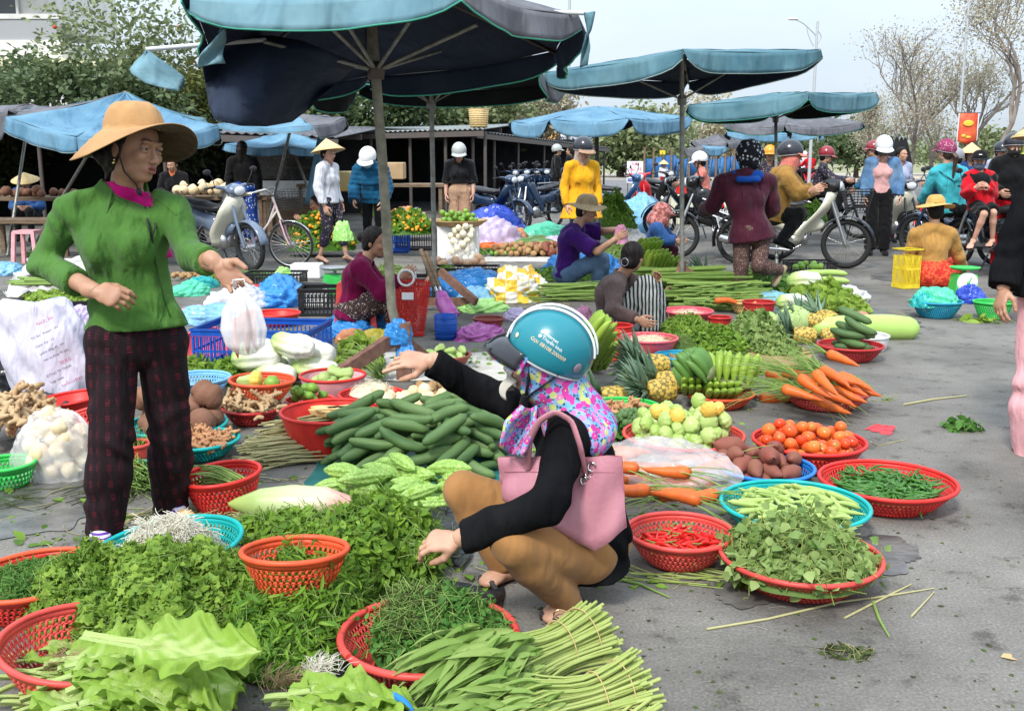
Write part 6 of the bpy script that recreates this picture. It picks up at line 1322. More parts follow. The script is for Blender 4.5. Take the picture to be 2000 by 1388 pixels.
def c_floral(nt,new,L,co):
 base=new('TexNoise',Scale=30.);L.new(co,base.inputs['Vector']);cb=ramp(new,L,base.outputs['Fac'],[(.4,(.14,.36,.58)),(.6,(.32,.4,.66))])
 vd=new('TexVoronoi',Scale=75.);L.new(co,vd.inputs['Vector']);dk=new('Math',operation='LESS_THAN');dk.inputs[1].default_value=.36;L.new(vd.outputs['Distance'],dk.inputs[0]);m1=new('Mix',data_type='RGBA');m1.inputs['B'].default_value=(.015,.1,.17,1);L.new(cb,m1.inputs['A']);L.new(dk.outputs[0],m1.inputs['Factor'])
 v=new('TexVoronoi',Scale=46.);L.new(co,v.inputs['Vector']);se=new('SeparateColor');L.new(v.outputs['Color'],se.inputs[0])
 fl=ramp(new,L,se.outputs[0],[(0,(.58,.05,.3)),(.42,(.62,.2,.45)),(.66,(.5,.56,.2)),(.8,(.22,.3,.62)),(.9,(.6,.06,.32))],'CONSTANT')
 di=new('Math',operation='LESS_THAN');di.inputs[1].default_value=.56;L.new(v.outputs['Distance'],di.inputs[0]);m2=new('Mix',data_type='RGBA');L.new(m1.outputs['Result'],m2.inputs['A']);L.new(fl,m2.inputs['B']);L.new(di.outputs[0],m2.inputs['Factor'])
 dc=new('Math',operation='LESS_THAN');dc.inputs[1].default_value=.13;L.new(v.outputs['Distance'],dc.inputs[0]);m3=new('Mix',data_type='RGBA');L.new(m2.outputs['Result'],m3.inputs['A']);m3.inputs['B'].default_value=(.85,.7,.15,1);L.new(dc.outputs[0],m3.inputs['Factor']);return m3.outputs['Result']
def c_stripe(c1,c2,f,ax=0):
 def g(nt,new,L,co):
  w=new('TexWave',Scale=f,Distortion=2.5,wave_type='BANDS');w.bands_direction='XYZ'[ax]if ax<3 else 'DIAGONAL';w.inputs['Detail Scale'].default_value=.6;L.new(co,w.inputs['Vector']);return ramp(new,L,w.outputs['Fac'],[(.45,c1),(.55,c2)])
 return g
FB=lambda n,cf,**k:mat('cloth_'+n,(1,1,1),custom=cf,rough=.85,spec=.2,bump=.001,bs=70,**{**dict(wr=.035,wrs=8.),**k})
M_PLAID=FB('dark_plaid',c_plaid);M_FLO=FB('flower_print',c_floral)
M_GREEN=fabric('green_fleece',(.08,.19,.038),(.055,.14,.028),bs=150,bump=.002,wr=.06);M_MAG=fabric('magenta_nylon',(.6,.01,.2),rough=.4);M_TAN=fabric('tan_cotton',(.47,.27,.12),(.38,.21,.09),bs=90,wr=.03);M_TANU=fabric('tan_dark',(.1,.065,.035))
M_BLKC=fabric('black_knit',(.005,.005,.006),(.011,.011,.012),bs=30,bump=.002,sheen=0.,rough=1.);M_TROU=fabric('ochre_twill',(.35,.175,.065),(.29,.142,.05),bs=90,bump=.0006,wr=.022);M_PINKB=mat('pink_leather',(.47,.2,.24),(.4,.16,.2),rough=.36,ns=3,bump=.0012,bs=60,spec=.4,wr=.012)
Y0=3.65
J=JP(Y0,head=(263,292,-.02),neck=(243,388,.04),sl=(340,413,.02),sr=(138,412,0),el=(372,500,-.1),wl=(425,517,-.28),er=(84,515,.02),wr=(188,570,-.2),chest=(240,470),pelvis=(268,640,.02),hl=(315,668,.05),hr=(220,668,-.02),kl=(332,850,.1),kr=(218,860,-.1),al=(334,1002,.2),ar=(203,1043,-.1),tl=(372,1022,.06),tr=(190,1090,-.24))
f1=nrm((.88,-.46,-.14));u1=nrm((.06,.1,1))
vc=J['neck']+A(.05,-.12,-.05)
T,p,Fm,hq=person('standing seller in a green jacket and wide tan sun hat, holding a small white bag',J,.99,f1,u1,SKD,h=.009,hh=.0035,hd=.0028,top=[dict(mat=M_GREEN,sleeve=.83,fat=.013,hem=.0,flare=.022,fold=.007,kf=64,cuff=.008,seed=.5,nk=False,k=.02,extra=[Cp(J['neck']+A(.0,.02,.02),J['neck']+A(.0,.0,.035),.085),Cp(J['neck']+A(-.1,.02,.0),J['neck']+A(-.05,.09,.0),.045),El(J['neck']+A(-.03,.12,-.06),(.12,.07,.09)),Cp(J['neck']+A(.035,-.06,.11),P(288,428,3.5),.088,.008,S=flat((0,1,0),3.6),sub=True,k=.01),Cp(J['neck'],J['neck']+A(.03,-.02,.15),.06,.09,sub=True,k=.01)],name='green_jacket'),dict(mat=M_MAG,sleeve=.2,fat=-.002,hem=-.25,fold=.003,kf=60,nk=False,extra=[Cp(J['neck']+A(0,-.005,.01),J['neck']+A(.01,-.015,.04),.069),Cp(J['neck']+A(.05,-.07,.1),P(291,405,3.5),.045,.005,S=flat((0,1,0),3.2),sub=True,k=.008),Cp(J['neck'],J['neck']+A(.03,-.02,.15),.058,.075,sub=True,k=.006)],name='inner_shirt')],bot=dict(mat=M_PLAID,wide=.018,fat=.014,fold=.006,kf=58,len=1.0,seed=2.),mouth=.006,hands=dict(l=dict(d=(.7,-.25,-.62),n=(.25,.75,-.5),side=1,curl=(.3,(.45,.8,.6),(.5,.9,.7),(.35,.5,.3)),thumb=(.25,.3)),r=dict(d=(.95,-.28,-.18),n=(-.1,-.85,.5),side=-1,curl=((.7,.6,.3),(.75,.7,.3),(.8,.7,.3),(.85,.8,.3)),thumb=.5)))
jk=[o for o in T.children if o.name.startswith('green_jacket')][0];hj=hitter(jk);body1=[o for o in T.children if o.name.startswith('body')][0];hb=hitter(jk,body1)
hair(T,p,Fm,.99,'messy',grow=.002)
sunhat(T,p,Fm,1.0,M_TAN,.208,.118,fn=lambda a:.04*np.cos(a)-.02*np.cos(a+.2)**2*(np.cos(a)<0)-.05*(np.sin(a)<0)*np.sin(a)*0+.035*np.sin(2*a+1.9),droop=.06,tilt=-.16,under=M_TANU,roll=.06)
b=MB();b.tube([p(.02,-.078,.02),p(.02,-.082,-.03),p(.03,-.062,-.08),p(.05,-.02,-.118),p(.055,-.01,-.14)],.0035,6);b.tube([p(.055,-.01,-.14),hj(280,385),hj(288,430),hj(297,470),hj(304,440),hj(292,400)],.0035,6);b.ell(p(.055,-.01,-.14),(.009,.008,.014));part('hat_cord',b,STRAP,T)
b=MB();b.ell(p(-.0,-.084,-.045),.004);b.ell(p(-.0,-.085,-.055),.0055);part('earring',b,mat('gold',(.8,.6,.3),rough=.2,metal=1),T)
b=MB();b.tube([hj(*x,.002)for x in((292,436),(298,470),(303,510),(312,550),(322,590),(332,618))],.0028,6);part('zipper',b,fabric('dark_green',(.02,.08,.01)),T)
b=MB();b.tube([hj(*x,-.002)for x in((150,352),(185,350),(212,375),(245,400),(275,425),(290,445))],.006,8,flat=.6);b.tube([hj(*x,-.002)for x in((345,420),(325,400),(308,388),(295,400),(290,440))],.006,8,flat=.6);part('hood_edge',b,M_GREEN,T)
M_SOCK=mat('striped_sock',(.2,.03,.3),custom=c_stripe((.12,.03,.3),(.7,.68,.75),22,2),rough=.8);M_YSL=mat('yellow_slipper',(.75,.5,.22),(.6,.4,.18),rough=.6)
for x in 'lr':
 A_,T_=J['a'+x],J['t'+x];b=MB();sdf_mesh(b,[Cp(A_+A(0,0,.03),A_*.3+T_*.7,.047,.036),El(T_*.75+A_*.25,(.046,.046,.032)),Cp(A_,A_+(A_-T_)*.2-A(0,0,.03),.045,.036)],.006,.012);part('sock',b,M_SOCK,T)
 b=MB();sdf_mesh(b,[Cp(A_*.3+T_*.7+A(0,0,-.002),T_-A(0,0,.004),.047,.042,cut=(A_*.38+T_*.62,A_-T_))],.006,.01);b.ell(A_*.45+T_*.55-A(0,0,.04),(.05,.13,.012),frame(np.cross(T_-A_,(0,0,1))));part('slipper',b,M_YSL,T)
hc=hq['l'](.128,.0,-.042);b=MB();ph=np.linspace(0,2*np.pi,56,endpoint=False);rows=[]
for t in np.linspace(0,1,26):
 r=np.interp(t,[0,.1,.3,.6,.85,.97,1],[.008,.02,.052,.066,.058,.028,.004]);w=1+(.2*np.cos(ph*5+1)+.1*np.cos(ph*11))*(1-t)**.6+.03*np.cos(ph*7)
 rows.append(np.stack([hc[0]+r*w*np.cos(ph)+.008*t,hc[1]+r*w*.7*np.sin(ph),hc[2]-.225*t+0*ph],-1))
b.grid(np.array(rows),cv=True,flip=True);b.tube([hc+A(-.02,0,.0),hc+A(-.015,-.012,.025),hc+A(.015,-.012,.03),hc+A(.02,0,.0)],.008,8,flat=.4)
one('plastic_bag',b,[film('carrier_white',(.8,.8,.82),.58,.2)],'thin white carrier bag with carrots hanging from the hand of the green jacket seller','plastic bag',loc=hc-A(0,0,.22))
for i,(x,z,a)in enumerate(((.012,-.15,1.45),(-.02,-.165,1.75),(.03,-.14,1.3))):inst(CAR[i],'carrot','carrot inside the white bag held by the standing seller','carrot','carrots in the held bag',hc+A(x,.005*i,z),frame((math.cos(a)*.4,0,-math.sin(a))),.78)
Y0=3.08
J=JP(Y0,head=(1066,708),neck=(1108,815,.02),sl=(1108,858,-.18),sr=(1052,812,.17),el=(1072,985,-.36),wl=(895,1052,-.32),er=(938,762,.22),wr=(838,703,.18),chest=(1122,905),pelvis=(1146,1050,.02),hl=(1148,1082,-.1),hr=(1130,1050,.12),kl=(1003,1062,-.33),kr=(905,958,.12),al=(1108,1172,-.14),ar=(990,1112,.12),tl=(1075,1205,-.2),tr=(948,1140,.06))
J['tl'][2]=.02;J['tr'][2]=.02;f2=nrm((-.93,.22,.14));u2=nrm((.2,-.14,1))
T,p,Fm,hq=person('squatting customer in a teal helmet and black jacket, pointing left with one arm',J,.98,f2,u2,SK,h=.009,hh=.004,hd=.0028,shoe='slipper',top=dict(mat=M_BLKC,sleeve=.97,fat=.016,hem=.1,flare=.01,fold=.006,kf=60,cuff=.008,seed=1.2,name='black_jacket',k=.02,extra=[Cp(J['pelvis']+A(.0,.06,.03),J['pelvis']+A(.02,-.06,.03),.115),Cp(J['chest']+A(.02,0,0),J['pelvis']+A(.02,0,.03),.11,.12)]),bot=dict(mat=M_TROU,wide=.006,fat=.01,fold=.004,kf=38,len=.99,seed=4.,name='ochre_trousers',k=.012),hands=dict(l=dict(d=(-.95,.1,-.12),n=(-.1,-.55,.8),side=-1,curl=((.5,.5,.4),(.6,.6,.4),(.7,.7,.4),(.8,.8,.4)),thumb=.55),r=dict(d=(-.98,-.1,.05),n=(-.1,-.6,.78),side=-1,curl=((.05,.1,.05),(.3,.5,.3),(.5,.8,.5),(.55,.9,.5)),thumb=(.3,.5),spread=.35)))
M_HEL=mat('helmet_teal',(.008,.17,.22),(.015,.22,.27),rough=.28,ns=2,coat=.25,bump=.0003,bs=90)
ho,hw,hF,hcn=helmet(T,p,Fm,1.,M_HEL,None,tilt=-.12,strap=False,big=1.0)
hh_=hitter(ho)
b=MB();a=np.linspace(-1.15,1.15,21);rows=[]
for t in np.linspace(0,1,7):rows.append([hcn+hF@A((.136+.07*t*math.cos(x*.9))*math.cos(x),(.12+.012*t)*math.sin(x),.0-.055*t+.012*math.sin(math.pi*t)-.03*(1-math.cos(x))*.6)for x in a])
b.grid(np.array(rows));solid(part('visor',b,mat('visor_black',(.02,.021,.026),rough=.12,coat=.5),T),.003)
b=MB();th=np.linspace(-.1,1.0,30)*np.pi*.96
for sd,wd in((.022,.0032),(.03,.0018),(-.022,.0032)):
 b.tube([hcn+hF@(A(math.cos(x)*.133,.0,math.sin(x)*.125)*math.sqrt(max(.01,1-(sd/.115)**2))*1.056+A(0,sd*-1.05,0))for x in th],wd*1.9,8,flat=.5)
part('white_stripe',b,mat('stripe_white',(.8,.82,.82),rough=.4),ho)
M_GOLD=mat('print_gold',(.78,.6,.36),rough=.5);M_WHP=mat('print_white',(.8,.82,.8),rough=.5)
def wrap_text(s,u,v,ang,size,m_,par,hit_,name='lettering'):
 me=text_mesh(s,size,0.,'LEFT');bpy.data.meshes.remove;V=np.array([x.co[:]for x in me.vertices]);ca,sa=math.cos(ang),math.sin(ang);W_=[hit_(u+x*ca+y*sa,v+x*sa-y*ca,.0015)-wloc(par)for x,y,_ in V]
 for x,w in zip(me.vertices,W_):x.co=w.tolist()
 me.materials.clear();me.materials.append(m_);me.name=name;return link(name,me,par)
for s_,u,v,an,sz,m_ in(('Internet',1064,653,.64,9.5,M_WHP),('Truyền hình',1058,660,.64,9.5,M_WHP),('Gọi: 08108.200009',1035,661,.6,10.5,M_GOLD)):wrap_text(s_,u,v,an,sz,m_,ho,hh_)
for u,v,r,m_ in((1060,648,.0055,M_WHP),(1055,656,.0055,M_WHP),(1010,654,.0085,M_GOLD),(1128,719,.016,mat('sticker_grey',(.25,.2,.25),rough=.3))):
 b=MB();q=hh_(u,v,.001);b.lathe([(.0001,.002),(r*.9,.0018),(r,0)],16,q,frame(np.cross((0,0,1),nrm(q-hcn)),nrm(q-hcn)));part('printed_badge',b,m_,ho)
b=MB();E_=lambda c,r,**k:El(p(*c),A(*r),Fm,**k)
sdf_mesh(b,[E_((-.012,0,.02),(.112,.096,.105)),E_((.01,0,-.04),(.088,.078,.09)),Cp(p(-.04,0,-.06),J['neck']+A(.02,0,.0),.085,.105),Cp(J['neck']+A(.03,-.12,-.01),J['neck']+A(.03,.12,.02),.07),Cp(J['neck']+A(.05,-.12,-.04),J['neck']+A(.1,.08,-.05),.06),El(J['neck']+A(.045,-.03,-.03),(.11,.15,.07)),Cp(p(.13,.015,.0),p(.02,.0,-.01),.05,.062,sub=True),Cp(p(.06,0,-.12),p(.2,0,-.1),.03,sub=True)],.006,.03,disp=folds(.006,45,2.2),cuts=[(p(0,0,.07),Fm[:,2]),(p(.052,0,0),nrm(Fm[:,0]+Fm[:,2]*.45))]);sc_=part('scarf',b,M_FLO,T)
b=MB();rows=[[hcn+hF@A((.125+.075*t*math.cos(x*.9))*math.cos(x),(.112+.01*t)*math.sin(x),-.008-.056*t-.03*(1-math.cos(x))*.6)for x in np.linspace(-1.2,1.2,21)]for t in np.linspace(0,1,7)];b.grid(np.array(rows));solid(part('scarf_brim',b,M_FLO,T),.006)
tail=[(1010,800,-.12),(1015,820,-.16),(1000,845,-.2),(995,870,-.2)];b=MB();rows=[]
for t in np.linspace(0,1,12):rows.append([P(np.interp(t,[0,.4,1],[1018,985,975])+s_*np.interp(t,[0,.4,1],[30,62,52]),np.interp(t,[0,1],[790,872])+8*math.sin(3*s_)+14*s_*t,Y0-.2-.03*math.sin(s_*7+t*2))for s_ in np.linspace(0,1,12)])
b.grid(np.array(rows));solid(part('scarf_tail',b,M_FLO,T),.004)
b=MB();rows=[]
for t in np.linspace(0,1,8):rows.append([p(.1+.035*math.sin(t*2.2),.055*math.sin(x),-.06-.07*t)+Fm[:,0]*(-.05*(1-math.cos(x)))for x in np.linspace(-1.15,1.15,18)])
b.grid(np.array(rows));solid(part('lowered_face_mask',b,fabric('ivory',(.62,.58,.5)),T),.004)
b=MB();b.tube([p(.03,.088,.02),p(.03,.09,-.05),p(.035,.075,-.1),p(.04,.05,-.14)],.009,8,flat=.35);b.tube([p(-.06,.095,.0),p(-.01,.095,-.05),p(.035,.075,-.1)],.008,8,flat=.35);b.tube([p(.035,.078,-.09),p(.045,.06,-.16)],.016,8,flat=.6)
part('chin_strap',b,STRAP,T)
jk2=[o for o in T.children if o.name.startswith('black_jacket')][0]
HB=thing('handbag','dusty pink leather handbag with metal rings hanging from the shoulder of the squatting customer','handbag',P(1120,1070,2.75));b=MB();rows=[]
ol=lambda v:(np.interp(v,[885,960,1010,1060],[968,976,1040,1120]),np.interp(v,[885,960,1010,1060],[1218,1222,1222,1190]))
Q0,Q1,Q2,Q3=P(972,893,2.95),P(1215,890,2.84),P(1224,1030,2.84),P(1165,1072,2.86);Q4,Q5=P(1058,1015,2.88),P(982,975,2.94)
top_=[Q0,Q0*.66+Q1*.34,Q0*.33+Q1*.67,Q1];bot_=[Q5,Q4,Q3,Q2]
def bez(pts,s_):x=np.linspace(0,1,len(pts));return A(*[np.interp(s_,x,[q[i]for q in pts])for i in range(3)])
nn=25;nb=nrm(A(-.25,-1,.1))
for side_,sg in(('front',1),('back',-1)):
 rows=[]
 for t in np.linspace(0,1,14):
  row=[]
  for s_ in np.linspace(0,1,nn):
   q=bez(top_,s_)*(1-t)+bez(bot_,s_)*t;bulge=(.008+.045*t**.7)*(np.sin(np.pi*s_)**.5)*(1 if t<.93 else .6);row.append(q+nb*sg*bulge+A(0,0,.0025)*math.sin(s_*23+t*11)+nb*.006*math.sin(t*9+s_*14)*sg)
  rows.append(row)
 b.grid(np.array(rows),flip=(sg>0));
 if sg>0:fr_=rows[-1]
 else:b.grid(np.array([fr_,rows[-1]]))
part('bag_body',b,M_PINKB,HB);hbg=hitter(HB.children[0])
for off,nm in((0.,'strap'),(.05,'strap')):
 pts=[hbg(1030,915,.01)+A(0,off,0),P(1032,862,2.86+off),P(1052,822,2.84+off),P(1085,803,2.83+off),P(1117,822,2.82+off),P(1134,872,2.8+off),hbg(1142,922,.008)+A(0,off,0)]
 t=np.linspace(0,6,28);pts=np.array([[np.interp(x,range(7),[q[i]for q in pts])for i in range(3)]for x in t]);pts[1:-1]=(pts[:-2]+pts[1:-1]*2+pts[2:])/4
 b=MB();b.tube(pts,.011,8,flat=.45);part(nm,b,M_PINKB,HB)
b=MB();M_CHR=mat('chrome',(.6,.6,.6),rough=.15,metal=1)
for u,v,r in((1033,900,.014),(1150,925,.012),(1156,912,.014),(1140,938,.011),(968,905,.01),(1221,915,.01)):
 q=hbg(u,v,.006);a=np.linspace(0,6.2832,17);b.tube([q+A(r*.8*math.cos(x),-.004*math.sin(2*x),r*math.sin(x))for x in a],.0028,6,caps=False)
part('ring',b,M_CHR,HB);b=MB();b.tube([hbg(u,921+(u-1000)*.005,.001)for u in range(985,1212,12)],.0015,5);part('stitching',b,mat('pink_dark',(.3,.1,.13),rough=.5),HB)
b=MB();herbs(b,P(835,1062,2.9),.05,.05,.04,90,'ovate',.03,stems=30,slen=.1,z0=P(835,1062,2.9)[2]-.03,core=False,ml=0,ms=1);one('herb_sprig',b,[L_MIX,S_GRN],'sprig of green herbs in the hand of the squatting customer','herbs',loc=P(835,1075,2.9))
b=MB();q=P(1093,1197,2.86);a=np.linspace(0.5,6.0,17);b.tube([q+A(.018*math.cos(x),-.01,.016*math.sin(x))for x in a],.003,6);part('sandal_buckle',b,mat('gold',(.8,.6,.3),rough=.2,metal=1),T)
FR=dict(maroon=fabric('maroon_knit',(.17,.005,.05),(.12,.004,.035),bs=120,bump=.003),brown=fabric('brown_cotton',(.14,.095,.085)),purple=fabric('purple_cotton',(.055,.012,.15)),yellow=fabric('yellow_wool',(.8,.4,.02),(.7,.33,.015)),blackj=fabric('black_satin',(.012,.012,.014),rough=.5),beige=fabric('beige_cotton',(.45,.28,.18)),puffer=fabric('blue_puffer',(.012,.1,.2),rough=.35),white=fabric('white_cotton',(.7,.7,.75)),red=fabric('red_fleece',(.55,.01,.02)),dark=fabric('black_cotton',(.012,.012,.013)),mus=fabric('mustard_quilt',(.38,.21,.06),(.3,.16,.04),bs=40,bump=.008),wine=fabric('wine_nylon',(.075,.014,.028),(.045,.01,.02),rough=.5),denim=fabric('denim',(.06,.15,.3),(.16,.27,.42),bs=60),pink=fabric('pink_cotton',(.75,.42,.4)),teal=fabric('teal_fleece',(.06,.42,.48),(.04,.33,.38)),ochre=fabric('ochre_knit',(.5,.27,.08)),blue=fabric('blue_cotton',(.03,.09,.25)),redsk=FB('red_print',c_spots([(.5,.03,.02),(.7,.1,.04)],50)),bluefl=FB('blue_flower_print',c_spots([(.5,.6,.8),(.03,.08,.35)],26,bgc=(.02,.06,.28))),brownp=FB('brown_leopard',c_spots([(.3,.2,.15),(.12,.07,.06)],70,bgc=(.08,.045,.04))),dpr=FB('dark_print',c_spots([(.3,.25,.22),(.06,.05,.1)],40,bgc=(.03,.025,.04))),skirtp=FB('speckled_skirt',c_spots([(.5,.42,.35),(.2,.12,.1)],60,bgc=(.05,.03,.03))),strp=FB('striped_grey',c_stripe((.02,.024,.028),(.42,.42,.38),11,0)),hoodfl=FB('black_floral',c_spots([(.7,.72,.75),(.4,.42,.45),(.015,.015,.02),(.015,.015,.02)],34,bgc=(.012,.012,.016),th=.42)),rosefl=FB('rose_floral',c_spots([(.5,.2,.18),(.25,.08,.07)],42)),coral=fabric('coral_cotton',(.8,.25,.2)),star=FB('pink_leaf_print',c_spots([(.45,.14,.06),(.8,.42,.44),(.8,.42,.44)],13,bgc=(.8,.42,.44),th=.36),wr=.04,wrs=8.),khaki=fabric('khaki',(.35,.27,.16)),grey=fabric('grey_cotton',(.2,.2,.21)))
HM=lambda n,c:mat('helmet_'+n,c,rough=.25,coat=.3)
H_W,H_B,H_S=HM('white',(.8,.8,.8)),HM('black',(.025,.027,.035)),HM('silver',(.4,.42,.4))
MK=fabric('mask_blue',(.35,.55,.62),bump=.0005);MKD=fabric('mask_dark',(.03,.03,.03));MKG=fabric('mask_grey',(.15,.18,.25));PNT=A(0,0,1)
far=dict(h=.016,hh=.006,hd=.0045)
J=JP(8.1,head=(733,474),neck=(712,512),sr=(703,527,-.15),sl=(712,524,.17),er=(745,572,-.22),wr=(783,540,-.2),el=(752,566,.15),wl=(782,545,.05),chest=(697,545),pelvis=(690,603),hr=(692,608,-.1),hl=(692,606,.12),kr=(780,566,-.1),kl=(784,566,.12),ar=(776,632,-.1),al=(790,628,.12),tr=(800,640,-.1),tl=(812,636,.12))
T,p,Fm,_=person('old woman in a maroon knitted cardigan sitting on a red stool behind the red handbag',J,.97,(.93,-.3,-.18),PNT,SKD,top=dict(mat=FR['maroon'],fat=.035,hem=.07,flare=.05,sleeve=.96,fold=.006,name='cardigan',k=.03),bot=dict(mat=FR['skirtp'],fat=.03,wide=.04,name='patterned_trousers',k=.04),shoe='slipper',**far);hair(T,p,Fm,1.,'bun')
J=JP(8.0,head=(1236,503),neck=(1212,540),sr=(1200,562,-.16),sl=(1232,552,.16),er=(1198,606,-.3),wr=(1246,625,-.42),el=(1250,575,.1),wl=(1274,548,-.02),chest=(1192,575),pelvis=(1196,630),hr=(1200,630,-.1),hl=(1202,626,.1),kr=(1262,560,-.12),kl=(1272,560,.1),ar=(1270,650,-.2),al=(1284,645,.05),tr=(1292,662,-.3),tl=(1302,655,-.05))
T,p,Fm,_=person('woman in a brown shirt crouching with her back turned, reaching into a pink basin',J,.95,(.55,.8,-.1),PNT,SKD,top=dict(mat=FR['brown'],fat=.03,hem=.05,sleeve=.95,flare=.02,name='brown_shirt',k=.025),bot=dict(mat=FR['strp'],fat=.02,wide=.03,name='striped_trousers',k=.04),shoe='slipper',**far);hair(T,p,Fm,1.,'lowbun')
b=MB();a=np.linspace(0,6.28,17);c=p(-.125,.0,-.04);b.tube([c+Fm@A(-.01,.03*math.cos(x),.03*math.sin(x))for x in a],.003,6);part('hair_clip',b,mat('clip_silver',(.5,.5,.5),rough=.3,metal=.8),T)
J=JP(10.6,head=(1146,412),neck=(1124,444),sr=(1118,460,-.16),sl=(1132,452,.18),er=(1166,492,-.3),wr=(1200,468,-.35),el=(1178,452,.15),wl=(1210,448,-.2),chest=(1113,470),pelvis=(1108,530),hr=(1110,535,-.1),hl=(1112,535,.1),kr=(1170,505,-.12),kl=(1176,505,.12),ar=(1165,560,-.1),al=(1178,556,.1),tr=(1185,566,-.1),tl=(1196,562,.1))
T,p,Fm,_=person('man in a purple shirt and khaki sun hat holding a pink net bag',J,1.03,(.93,-.35,-.2),PNT,SK,female=False,top=dict(mat=FR['purple'],fat=.03,hem=.06,sleeve=.45,flare=.01,cuff=.02,name='purple_shirt'),bot=dict(mat=fabric('blue_jeans',(.12,.2,.32)),fat=.02),shoe=FR['dark'],**far);hair(T,p,Fm,1.03);sunhat(T,p,Fm,1.05,FR['khaki'],.19,.12,.02,.03,tilt=-.1)
bag('pink net bag of onions held by the man in purple','pink',P(1212,476,10.3),.07,.07,.18,5,name='net_bag',cat='bag')
def std(label,u,v,H,yaw,Y=None,ov={},**k):
 loc=G(u,v)if Y is None else A(P(u,v,Y)[0],Y,0);return person(label,standing(loc,H,yaw,**ov),H/1.6,**{**far,**k})
T,p,Fm,_=std('smiling woman in a long yellow coat and black helmet behind the man in purple',1134,520,1.56,-1.25,12.6,ov=dict(head=(.03,0,1.47)),f=(.45,-.86,-.25),sk=SKL,top=dict(mat=FR['yellow'],fat=.022,hem=.24,flare=.12,name='yellow_coat',fold=.003),bot=dict(mat=FR['denim'],fat=.005),shoe=FR['dark'],mouth=.003)
helmet(T,p,Fm,1.,H_B,FR['beige'],strap=True);hair(T,p,Fm,1.,'long');b=MB();sdf_mesh(b,[El(p(.0,0,-.01),(.1,.1,.12),cut=(p(.05,0,0),Fm[:,0])),Cp(p(0,-.05,-.1),p(.05,-.08,-.34),.06,.045,S=flat((.4,-.9,0),.5)),Cp(p(0,.04,-.12),p(.02,.1,-.2),.06,.05)],.01,.03);part('hood_scarf',b,FR['khaki']if False else fabric('taupe',(.48,.38,.33)),T)
b=MB();b.tube([p(-.02,.07,-.13),p(.14,.0,-.25),p(.16,-.05,-.5)],.008,6,flat=.4);part('bag_strap',b,STRAP,T)
T,p,Fm,_=std('young woman in cropped black jacket, beige trousers and silver helmet behind the fruit tray',899,480,1.55,-1.6,16.2,ov=dict(head=(.07,0,1.45)),f=(.05,-.93,-.32),up=(0,-.25,.95),sk=SKL,top=dict(mat=FR['blackj'],fat=.03,hem=-.1,flare=.01,name='cropped_jacket'),bot=dict(mat=FR['beige'],fat=.02,wide=.04),shoe=FR['dark'])
hair(T,p,Fm,1.,'long');helmet(T,p,Fm,1.,H_S,H_S,strap=False)
puf=lambda X:-.012*np.abs(np.sin(X[...,2]*48+.5*np.sin(X[...,0]*9)))
T,p,Fm,_=std('woman in a shiny blue padded jacket, white helmet and mask behind the wooden pole',732,508,1.56,-1.75,14.2,ov=dict(head=(.2,0,1.36),neck=(.12,0,1.27),chest=(.06,0,1.1),sl=(.08,.17,1.21),sr=(.08,-.17,1.21),el=(.1,.24,.98),er=(.1,-.24,.98),wl=(.24,.22,.78),wr=(.24,-.2,.8)),f=(-.25,-.85,-.5),up=(0,-.45,.9),sk=SK,top=dict(mat=FR['puffer'],fat=.045,hem=.1,collar=True,name='padded_jacket',disp=puf),bot=dict(mat=FR['dark'],fat=.01),shoe=FR['dark'])
mask(T,p,Fm,1.,MK);helmet(T,p,Fm,1.,H_W,H_W,strap=False);hair(T,p,Fm)
T,p,Fm,hq=std('woman in a white jacket and conical palm hat carrying a bag of green cabbage',646,512,1.52,-.35,13.4,f=(.8,-.55,-.15),sk=SKL,ov=dict(wr=(.05,-.2,.78),kl=(.12,.09,.46),al=(.2,.09,.08),tl=(.34,.1,.02),ar=(-.12,-.09,.08),tr=(.02,-.1,.02)),top=dict(mat=FR['white'],fat=.03,hem=.07,name='white_jacket'),bot=dict(mat=FR['dpr'],fat=.02,len=.8),shoe='slipper')
hair(T,p,Fm);conehat(T,p,Fm,1.,-.32,.22,.16)
bag('green plastic bag of cabbage hanging from the hand of the conical hat woman','lime',P(669,470,13.1),.13,.1,.24,9)
J=JP(15.2,head=(618,398),neck=(628,416),sl=(622,424,-.15),sr=(636,420,.15),el=(606,440,-.2),wl=(590,430,-.2),er=(610,436,.2),wr=(592,428,.1),chest=(630,434),pelvis=(634,462),hl=(634,466,-.1),hr=(634,466,.1),kl=(600,462,-.1),kr=(600,462,.1),al=(612,486,-.1),ar=(612,486,.1),tl=(600,488,-.1),tr=(600,488,.1))
T,p,Fm,_=person('woman in a red jacket crouching behind the orange fruit bushes',J,.97,(-.85,-.45,-.3),PNT,SK,top=dict(mat=FR['red'],fat=.03,hem=.06,hood=True,name='red_jacket'),bot=dict(mat=FR['dark']),shoe=FR['dark'],**far);hair(T,p,Fm,1.,'bun')
T,p,Fm,_=std('woman in black with blue flowered trousers standing in the dark stall with her back turned',482,470,1.6,1.7,16.5,f=(.2,.95,-.1),top=dict(mat=FR['dark'],fat=.035,hem=.1,name='black_jacket'),bot=dict(mat=FR['bluefl'],fat=.03,wide=.03),shoe=FR['dark'],sk=SK);hair(T,p,Fm,1.,'long')
